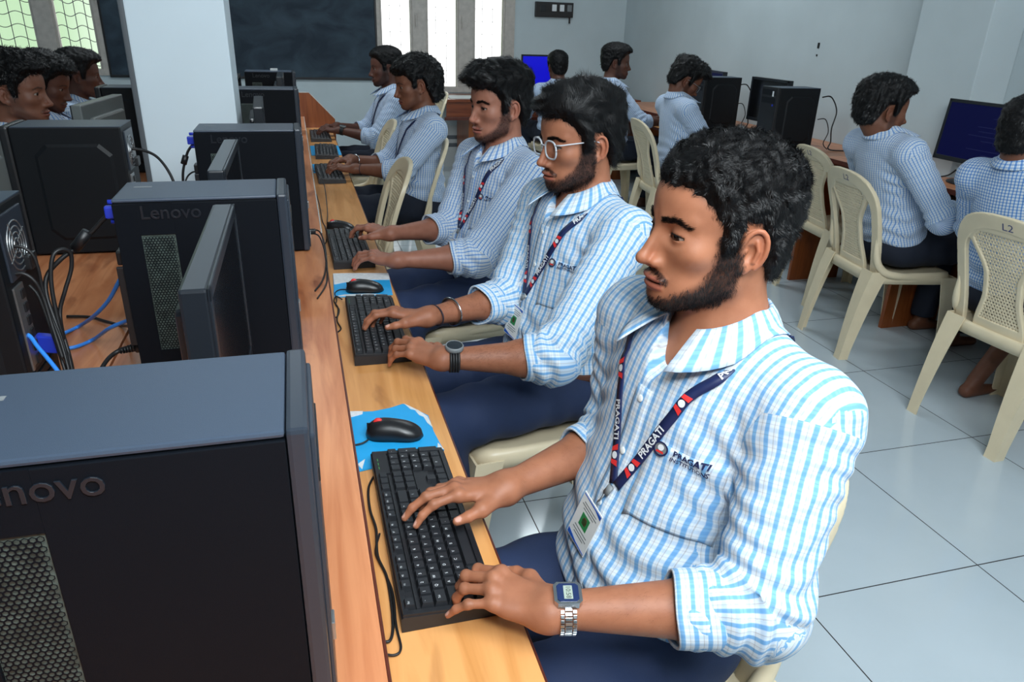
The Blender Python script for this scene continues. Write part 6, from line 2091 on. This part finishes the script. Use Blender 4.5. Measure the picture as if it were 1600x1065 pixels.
            for yy, ww in ((0.029, 0.018), (0.024, 0.021), (0.019, 0.015), (-0.017, 0.018), (-0.023, 0.020), (-0.028, 0.014)):
                cardpart('card_print', -ww, ww, yy, yy + 0.0016, 'grey_plastic')

    # ------------------------------------------------ trousers
    def f_trs(P):
        q = tors(P)
        d = ell(P, PEL + A(-0.005, 0, -0.012), (0.135, 0.172, 0.098))
        for k in 'LR':
            l = cone(P, HP[k], KN[k], 0.094 * sc, 0.070 * sc)
            sh_ = cone(P, KN[k], AN[k] + A(0, 0, 0.02), 0.068 * sc, 0.056 * sc)
            l = smin(l, sh_, 0.03)
            d = smin(d, l, 0.03)
        w = 0.003 * np.sin(P[:, 0] * 60 + 3 * fbm(P, 14, 41)) + 0.0035 * fbm(P, 22, 43)
        d = d - w
        d = smax(d, q[:, 2] - 0.075, 0.006)
        d = smax(d, -(P[:, 2] - 0.085), 0.004)
        d = np.maximum(d, -(P[:, 2] - seat - 0.004) * (P[:, 0] < 0.2) - (P[:, 0] >= 0.2) * 10)
        return d
    lo = np.array([-0.20, -0.24, 0.06]); hi = np.array([max(0.60, AN['L'][0] + 0.12), 0.24, 0.66])
    V, Q = nets(f_trs, lo, hi, sp.get('th', 0.011))
    tr = link('trousers', nets_mesh('trousers', V, Q), M[sp.get('trouser', 'trouser')], o)
    if sp.get('belt'):
        rows, uvs = [], []
        for t0 in (0.030, 0.062):
            r0 = []
            for i in range(41):
                a = 2 * math.pi * i / 40
                dv = Vector(Fw * math.cos(a) + Lx * math.sin(a)); c_ = Vector(tp(0, 0, t0))
                hit = bvh.ray_cast(c_ + dv * 0.5, -dv)
                hp_ = hit[0] if hit[0] is not None else c_ + dv * 0.15
                r0.append(hp_ + dv * 0.004)
            rows.append(r0); uvs.append([(0, 0)] * 41)
        cloth_grid('belt', rows, uvs, tr, 0.003, M['belt'])

    # ------------------------------------------------ things worn
    def wrist_frame(k, t_):
        """a frame on the forearm, t_ metres back from the wrist: point, axis to hand, dorsal, side"""
        ax = unit(WR[k] - EL[k]); p = WR[k] - ax * t_
        z = HF[k][:, 2]; z = unit(z - ax * (z @ ax)); y = np.cross(z, ax)
        return Matrix((Vector(ax), Vector(y), Vector(z))).transposed().to_4x4(), p
    def loop(k, t_, r_, flat, name, m, parent=o, sq=1.0, n=32):
        Mx, p = wrist_frame(k, t_)
        mb = MB(); mb.smooth = True
        rx, rz = 0.0290 + t_ * 0.10, 0.0225 + t_ * 0.14
        pts_ = [Vector(p) + Mx.to_3x3() @ Vector((0.002 * math.sin(a), rx * math.cos(a), rz * math.sin(a))) for a in np.linspace(0, 2 * math.pi, n + 1)]
        mb.tube(pts_, r_, 8, False, flat)
        return mb.build(name, M[m], parent)
    wt = sp.get('watch')
    if wt:
        k, t_, kind = wt
        Mx, p = wrist_frame(k, t_)
        rx, rz = 0.0290 + t_ * 0.10, 0.0225 + t_ * 0.14
        Mt = Mx.copy(); Mt.translation = Vector(p) + Mx.to_3x3() @ Vector((0, 0, rz + 0.002))
        w_ = None
        if kind == 'digital':
            cs = MB(); cs.prism([(-0.0175, -0.012), (-0.013, -0.0165), (0.013, -0.0165), (0.0175, -0.012), (0.0175, 0.012), (0.013, 0.0165), (-0.013, 0.0165), (-0.0175, 0.012)], -0.003, 0.0055, 'z', Mt)
            w_ = cs.build('wristwatch', M['silver'], o)
            bz = MB(); bz.prism([(-0.0135, -0.010), (-0.010, -0.0135), (0.010, -0.0135), (0.0135, -0.010), (0.0135, 0.010), (0.010, 0.0135), (-0.010, 0.0135), (-0.0135, 0.010)], 0.0055, 0.0062, 'z', Mt); bz.build('watch_bezel', M['navy_bezel'], w_)
            lc = MB(); lc.box(-0.0058, 0.0052, -0.0100, 0.0100, 0.0062, 0.0066, 0, Mt); lc.build('watch_display', M['lcd'], w_)
            V2, Fc = text_verts('10:58', 0.0085)
            dg = MB(); dg.add([tuple(Mt @ Vector((-0.0004 + p_[1] * -1.0, p_[0], 0.0067))) for p_ in V2], Fc); dg.build('display_digits', M['switch'], w_)
            # bracelet of steel links, curved round the wrist
            br = MB(); n_ = 26
            for i in range(n_):
                a = R(62) + (R(360 + 118) - R(62)) * (i + 0.5) / n_ + R(90) * 0
                a = R(122) + R(296) * (i + 0.5) / n_
                for j, (x0, x1) in enumerate(((-0.0100, -0.0052), (-0.0044, 0.0044), (0.0052, 0.0100))):
                    aa = a + (0.5 * R(296) / n_ if j == 1 else 0)
                    c_ = Vector(p) + Mx.to_3x3() @ Vector((0, rx * math.cos(aa), rz * math.sin(aa)))
                    ty = Vector((0, -rx * math.sin(aa), rz * math.cos(aa))).normalized(); nz = Vector((0, math.cos(aa) / rx, math.sin(aa) / rz)).normalized()
                    Ml = (Mx.to_3x3() @ Matrix((Vector((1, 0, 0)), ty, nz)).transposed()).to_4x4(); Ml.translation = c_
                    br.box(x0, x1, -0.0022, 0.0022, -0.0004, 0.0020, 0.0006, Ml)
            br.build('bracelet_links', M['silver'], w_)
        else:
            cs = MB(); cs.smooth = True
            cs.lathe([(0.0001, -0.003), (0.0185, -0.003), (0.0205, 0.0), (0.0205, 0.006), (0.0190, 0.0085), (0.0175, 0.0085), (0.0172, 0.0075), (0.0001, 0.0075)], 32, Mt)
            w_ = cs.build('wristwatch', M['grey_plastic'], o)
            fc_ = MB(); fc_.lathe([(0.0001, 0.0076), (0.0170, 0.0076), (0.0168, 0.0082), (0.0001, 0.0084)], 32, Mt); fc_.build('watch_face', M['lcd_dark'], w_)
            st_ = MB(); st_.smooth = True
            for x0 in (-0.0085, -0.0028, 0.0028, 0.0085):
                st_.tube([Vector(p) + Mx.to_3x3() @ Vector((x0, (rx + 0.001) * math.cos(a), (rz + 0.001) * math.sin(a))) for a in np.linspace(R(105), R(105 + 330), 28)], 0.0030, 6, False)
            st_.build('watch_strap', M['black_rubber'], w_)
    for bnd in sp.get('bands', []):
        loop(bnd[0], bnd[1], bnd[2], bnd[3], bnd[4], bnd[5])
    if sp.get('ring'):
        k = sp['ring']; pts_, r_ = HJ[k]['ring']
        r_ = r_ * hz; c_ = WR[k] + HF[k] @ ((pts_[0] * 0.4 + pts_[1] * 0.6) * hz); ax = unit(HF[k] @ (pts_[1] - pts_[0]))
        a1 = unit(np.cross(ax, [0, 0, 1])); a2 = np.cross(ax, a1)
        mb = MB(); mb.smooth = True
        mb.tube([Vector(c_ + (a1 * math.cos(t) + a2 * math.sin(t)) * (r_ * 1.06)) for t in np.linspace(0, 2 * math.pi, 20)], 0.0016, 6, False)
        mb.build('finger_ring', M['silver'], o)
    if sp.get('glasses'):
        gl = thing('glasses', None, None); gl.parent = o
        fr = MB(); fr.smooth = True
        full = sp['glasses'] == 'full'
        gx, gz = 0.101, -0.004
        lens_outline = []
        for s in (1, -1):
            cyy = 0.033 * s
            pts_ = []
            for a in np.linspace(0, 2 * math.pi, 29):
                c, sn = math.cos(a), math.sin(a)
                yy = cyy + 0.0245 * math.copysign(abs(c) ** 0.75, c)
                zz = gz - 0.001 + 0.0205 * math.copysign(abs(sn) ** 0.8, sn) - (0.0015 if sn < 0 else 0)
                xx = gx - 0.10 * max(abs(yy) - 0.01, 0) * 0.55
                pts_.append(Vector(h2l((xx, yy, zz))))
            fr.tube(pts_, 0.0024, 8, False)
            lens_outline.append(pts_[:-1])
            fr.tube([Vector(h2l((gx - 0.0030, 0.0570 * s, gz + 0.012))), Vector(h2l((gx - 0.010, 0.0690 * s, gz + 0.013))), Vector(h2l((0.045, 0.0765 * s, gz + 0.013))), Vector(h2l((0.0, 0.0790 * s, gz + 0.012))), Vector(h2l((-0.020, 0.0785 * s, gz + 0.002)))], [0.0022, 0.0018, 0.0015, 0.0015, 0.0015], 8)
        fr.tube([Vector(h2l((gx + 0.000, 0.009, gz + 0.006))), Vector(h2l((gx + 0.0035, 0, gz + 0.008))), Vector(h2l((gx + 0.000, -0.009, gz + 0.006)))], 0.0017, 6)
        fr.build('spectacle_frame', M['clear_frame' if full else 'grey_plastic'], gl)
        for pts_ in lens_outline:
            c_ = sum(pts_, Vector()) / len(pts_)
            nv = Vector(HB[:, 0])
            lm = MB(); n_ = len(pts_)
            lm.add([tuple(p_) for p_ in pts_] + [tuple(p_ - nv * 0.0012) for p_ in pts_], [list(range(n_)), list(range(n_, 2 * n_))[::-1]] + [(i, (i + 1) % n_, n_ + (i + 1) % n_, n_ + i) for i in range(n_)])
            lm.build('lens', M['lens'], gl)
    return o

def beard_mask(p, bs):
    """0..1 where a beard grows, from head coordinates"""
    if not bs: return np.zeros(len(p), np.float32)
    ay = np.abs(p[:, 1]); x, z = p[:, 0], p[:, 2]
    w = bs.get('w', 0.017)
    side = np.stack([x, z, ay * 0], 1)
    def pl(pts):
        d = None
        for a, b in zip(pts[:-1], pts[1:]):
            c = cone(side, (a[0], a[1], 0), (b[0], b[1], 0), a[2], b[2])
            d = c if d is None else np.minimum(d, c)
        return d
    d = pl([(0.020, -0.005, w * 0.75), (0.016, -0.045, w * 0.95), (0.028, -0.078, w * 1.25), (0.060, -0.099, w * 1.0), (0.088, -0.108, w * bs.get('chin', 0.7))])
    m = 1 - sstep(d, -0.004, 0.012)
    m = np.where(z < -0.125, 0, m)
    m = np.where((x < -0.002) & (z > -0.05), 0, m)
    # moustache
    mz = -0.0572 - 0.0105 * (ay / 0.030) ** 2
    mo = 1.0 * (1 - sstep(np.abs(z - mz), 0.0016, 0.0048)) * (1 - sstep(ay, 0.029, 0.034)) * sstep(x, 0.055, 0.064)
    m = np.maximum(m * bs.get('side', 1.0), mo * bs.get('mou', 1.0))
    # under the lip and along the mouth corners
    gl = (1 - sstep(np.sqrt((ay / 0.009) ** 2 + ((z + 0.092) / 0.006) ** 2), 0.5, 1.2)) * (x > 0.06)
    m = np.maximum(m, gl * bs.get('goat', 0.6))
    return np.clip(m, 0, 1).astype(np.float32)

# ---------------------------------------------------------------- the cast
CAST = []
def cast(**k): CAST.append(k)

cast(label='student nearest the camera, short wavy black hair, beard, silver digital watch', pos=(0.515, 0.87), yaw=193,
     head=(0.546, 0.868, 1.153), neck=(0.572, 0.868, 1.015), hyaw=-14, hpitch=-1, hsize=0.955, twist=0,
     wrL=(0.258, 0.662, 0.728), elL=(0.515, 0.600, 0.730), wrR=(0.268, 0.920, 0.736), elR=(0.50, 1.022, 0.735),
     hdL=(-0.76, 0.62, 0.10), hdR=(-0.99, 0.02, 0.10), rollL=6, rollR=-6,
     poseL={'index': (26, 50, 30, 2), 'middle': (24, 48, 30), 'ring': (22, 44, 28), 'little': (12, 26, 16, -10)},
     poseR={'index': (16, 28, 18, 4), 'middle': (14, 26, 18, 2), 'ring': (20, 44, 28), 'little': (22, 46, 30)},
     cuffL=0.40, cuffR=0.36, cuff_r=0.0465, armhair=500, hair_w=0.00005, h=0.0026, hh=0.0018, ah=0.0019, sh=0.0042, hairh=0.0026, th=0.009, detail=1, lan_t=0.250, lan_l=0.012, card_l=-0.030, hand=0.86, vneck=0.085,
     skin=(168, 111, 82), cloth='shirt_sky', belly=0.018, shoulder=0.178,
     hair=dict(top=0.022, side=0.0105, fcut=0.55, lump=0.0034, lfreq=300, seed=2, strands=56000, len=0.0068, wid=0.00020, lift=0.42, swirl=1.1, swirl_f=130, curl=1.4, combtop=(0.5, 0.2, 0.1), front=0.062, sideburn=-0.030),
     beard=dict(dark=0.93, n=15000, len=0.0048, w=0.0155, chin=0.55, goat=0.3, mou=1.0), face=dict(nose=1.08, eye_open=0.0036), gaze=(8, 18), watch=('L', 0.018, 'digital'), wrinkle=1.0)

cast(label='student wearing clear framed glasses and a round black watch, second from the front', pos=(0.655, 1.75), yaw=196,
     head=(0.673, 1.750, 1.145), neck=(0.698, 1.752, 1.012), hyaw=-6, hpitch=6, twist=0,
     wrL=(0.268, 1.430, 0.728), elL=(0.512, 1.402, 0.720), wrR=(0.272, 1.665, 0.736), elR=(0.51, 1.80, 0.715),
     hdL=(-0.72, 0.69, 0.10), hdR=(-0.95, 0.30, 0.10), rollL=6, rollR=-8, cuffL=0.26, cuffR=0.36, armhair=1400,
     h=0.0030, hh=0.0021, ah=0.0023, sh=0.0052, hairh=0.0030, detail=1, lan_t=0.265, lan_l=-0.006, card_l=-0.012, vneck=0.07,
     skin=(162, 106, 79), cloth='shirt_sky', belly=0.012, shoulder=0.178,
     hair=dict(top=0.030, side=0.012, quiff=0.005, lump=0.0050, lfreq=120, seed=5, strands=26000, len=0.024, wid=0.00028, lift=0.07, swirl=0.55, swirl_f=60, combtop=(-0.3, -0.9, 0.2), comb=(-0.5, 0, -1), front=0.064, sideburn=-0.028),
     beard=dict(dark=0.93, n=13000, len=0.0045, w=0.020, chin=0.95, goat=0.8, mou=1.0), face=dict(nose=1.0, eye_open=0.0034), gaze=(0, 16), glasses='full',
     watch=('L', 0.020, 'round'), bands=[('R', 0.022, 0.0020, 1.0, 'thread_band', 'thread'), ('R', 0.075, 0.0028, 1.8, 'steel_bangle', 'silver')], belt=True)

cast(label='third student from the front, looking at his screen, thick swept black hair', pos=(0.655, 2.53), yaw=200,
     head=(0.671, 2.536, 1.150), neck=(0.690, 2.535, 1.012), hyaw=-2, hpitch=3, twist=0,
     wrL=(0.262, 2.165, 0.730), elL=(0.505, 2.180, 0.722), wrR=(0.275, 2.425, 0.745), elR=(0.50, 2.56, 0.72),
     hdL=(-0.85, 0.52, 0.08), hdR=(-0.75, 0.66, 0.10), cuffL=0.30, cuffR=0.34,
     h=0.0034, hh=0.0026, ah=0.0030, sh=0.0062, hairh=0.0036, detail=1, lan_t=0.285, card_l=-0.010, vneck=0.075,
     skin=(156, 104, 84), cloth='shirt_blue', belly=0.02, shoulder=0.180,
     hair=dict(top=0.036, side=0.015, quiff=0.012, lump=0.0045, lfreq=160, seed=8, strands=14000, len=0.020, wid=0.0004, lift=0.22, swirl=0.6, swirl_f=60, combtop=(0.9, -0.5, 0.1), front=0.058, sideburn=-0.026),
     beard=dict(dark=0.85, n=5000, len=0.004, w=0.015, chin=0.7, goat=0.5, mou=0.55), face=dict(nose=0.95), gaze=(4, 4), bands=[], ring='R')

cast(label='curly long haired student beyond the first empty chair, typing', pos=(0.60, 3.90), yaw=186,
     head=(0.592, 3.900, 1.118), neck=(0.632, 3.90, 0.980), hyaw=-2, hpitch=10,
     wrL=(0.258, 3.735, 0.728), elL=(0.47, 3.65, 0.722), wrR=(0.250, 3.93, 0.742), cuff=0.32,
     h=0.0042, hh=0.0036, ah=0.0040, sh=0.0075, hairh=0.0042, th=0.014, skin=(122, 78, 58), cloth='shirt_blue', trouser='trouser_dark', lan_t=0.24, lan_w=0.013, vneck=0.05,
     hair=dict(top=0.030, side=0.016, backl=0.022, nape=-0.105, lump=0.0060, lfreq=170, seed=12, strands=4000, len=0.016, wid=0.0007, lift=0.3, swirl=1.0, swirl_f=100, front=0.052, sideburn=-0.02),
     beard=dict(dark=0.35, w=0.012, n=0), bands=[('L', 0.03, 0.0016, 1.0, 'thread_band', 'thread'), ('R', 0.03, 0.0026, 1.4, 'steel_bangle', 'silver')], ring='R')

cast(label='farthest student of the keyboard row, dark beard, before the chalkboard', pos=(0.62, 5.30), yaw=184,
     head=(0.604, 5.300, 1.118), neck=(0.640, 5.30, 0.980), hyaw=0, hpitch=4,
     wrL=(0.262, 5.13, 0.732), wrR=(0.262, 5.36, 0.732), cuff=0.34,
     h=0.0052, sh=0.009, th=0.016, skin=(98, 62, 50), cloth='shirt_blue', trouser='trouser_dark', lan_t=0.25, lan_w=0.013,
     hair=dict(top=0.024, side=0.011, lump=0.003, seed=14, strands=2000, len=0.010, wid=0.0008), beard=dict(dark=0.75, w=0.02, chin=1.0, n=0), watch=('L', 0.02, 'round'))

cast(label='student at the right photo edge, seen from behind, before the dim blue screen', pos=(2.575, 2.02), yaw=3,
     head=(2.475, 2.045, 1.105), neck=(2.475, 2.045, 1.002), hyaw=-4, hpitch=4,
     wrL=(2.86, 2.22, 0.735), wrR=(2.86, 1.88, 0.735), cuff=0.34, h=0.0048, sh=0.0065, th=0.014, skin=(112, 70, 52), cloth='shirt_grid', trouser='trouser_dark', lanyard=0, foot_x=0.12,
     hair=dict(top=0.022, side=0.012, lump=0.003, seed=16, strands=4000, len=0.010, wid=0.0006), beard=dict(dark=0.3, n=0))

cast(label='student facing the right wall on the chair marked L2, thick black hair', pos=(2.65, 2.745), yaw=-4,
     head=(2.475, 2.770, 1.112), neck=(2.505, 2.765, 1.012), hyaw=-9, hpitch=5,
     wrL=(2.93, 2.92, 0.735), wrR=(2.915, 2.60, 0.735), elR=(2.625, 2.455, 0.700), cuff=0.30, h=0.0045, sh=0.0062, th=0.013, skin=(112, 70, 50), cloth='shirt_blue', trouser='trouser_dark', lanyard=0,
     hair=dict(top=0.034, side=0.018, quiff=0.004, backl=0.006, lump=0.004, lfreq=170, seed=18, strands=6000, len=0.014, wid=0.0006, lift=0.35), beard=dict(dark=0.6, w=0.016, n=0))

cast(label='student bending his head over the right wall desk, thin glasses', pos=(2.50, 4.62), yaw=-3,
     head=(2.500, 4.620, 1.105), neck=(2.452, 4.62, 1.0), hyaw=-12, hpitch=30,
     wrL=(2.84, 4.78, 0.735), wrR=(2.84, 4.50, 0.735), cuff=0.3, h=0.0052, sh=0.008, th=0.016, skin=(112, 70, 52), cloth='shirt_blue', trouser='trouser_dark', lanyard=0,
     hair=dict(top=0.036, side=0.018, quiff=0.016, lump=0.006, lfreq=150, seed=20, strands=4500, len=0.018, wid=0.0008, lift=0.4, swirl=1.0), beard=dict(dark=0.6, n=0), glasses='thin')

cast(label='upright student near the room corner, head turned to the right', pos=(2.42, 5.62), yaw=-2,
     head=(2.425, 5.62, 1.165), neck=(2.39, 5.62, 1.02), hyaw=-20, hpitch=3,
     wrL=(2.82, 5.78, 0.735), wrR=(2.82, 5.46, 0.735), cuff=0.3, h=0.0055, sh=0.009, th=0.016, skin=(98, 62, 48), cloth='shirt_blue', trouser='trouser_dark', lanyard=0,
     hair=dict(top=0.032, side=0.015, quiff=0.005, lump=0.004, seed=22, strands=2500, len=0.012, wid=0.0009), beard=dict(dark=0.6, n=0))

cast(label='student seen from behind before the bright blue screen', pos=(2.26, 6.50), yaw=90,
     head=(2.255, 6.52, 1.085), neck=(2.255, 6.47, 0.95), hyaw=0, hpitch=5,
     wrL=(2.12, 6.86, 0.775), wrR=(2.40, 6.86, 0.775), cuff=0.3, h=0.006, sh=0.010, th=0.018, skin=(98, 62, 48), cloth='shirt_blue', trouser='trouser_dark', lanyard=0,
     hair=dict(top=0.022, side=0.012, lump=0.003, seed=24, strands=1500, len=0.010, wid=0.001), beard={})

cast(label='student at the left photo edge in profile, spiky hair, thin moustache', pos=(-1.07, 3.30), yaw=0,
     head=(-1.015, 3.300, 1.120), neck=(-1.06, 3.30, 0.975), hyaw=-6, hpitch=3,
     wrL=(-0.80, 3.44, 0.735), wrR=(-0.80, 3.16, 0.735), cuff=0.3, h=0.0042, hh=0.0034, sh=0.0075, th=0.016, skin=(118, 76, 58), cloth='shirt_blue', trouser='trouser_dark', lan_w=0.016,
     hair=dict(top=0.038, side=0.016, quiff=0.0, lump=0.005, lfreq=200, seed=26, strands=4000, len=0.014, wid=0.0007, lift=0.6), beard=dict(dark=0.5, w=0.014, n=0))

cast(label='middle student of the left row, looking down', pos=(-1.19, 4.10), yaw=0,
     head=(-1.135, 4.100, 1.090), neck=(-1.18, 4.10, 0.955), hyaw=-4, hpitch=18,
     wrL=(-0.86, 4.24, 0.735), wrR=(-0.86, 3.96, 0.735), cuff=0.3, h=0.0048, hh=0.004, sh=0.009, th=0.018, skin=(98, 60, 46), cloth='shirt_blue', trouser='trouser_dark', lan_w=0.016,
     hair=dict(top=0.034, side=0.016, quiff=0.010, lump=0.005, seed=28, strands=3000, len=0.012, wid=0.0008, lift=0.5), beard=dict(dark=0.6, w=0.016, n=0))

cast(label='farthest student of the left row, clean shaven, by the dark chalkboard edge', pos=(-1.19, 4.80), yaw=4,
     head=(-1.150, 4.800, 1.080), neck=(-1.195, 4.80, 0.945), hyaw=8, hpitch=4,
     wrL=(-0.88, 4.94, 0.735), wrR=(-0.88, 4.66, 0.735), cuff=0.3, h=0.0052, hh=0.0042, sh=0.009, th=0.018, skin=(86, 52, 40), cloth='shirt_blue', trouser='trouser_dark', lan_w=0.016,
     hair=dict(top=0.030, side=0.013, quiff=0.008, lump=0.003, seed=30, strands=2500, len=0.012, wid=0.0008), beard={})

for _sp in CAST: make_person(_sp)
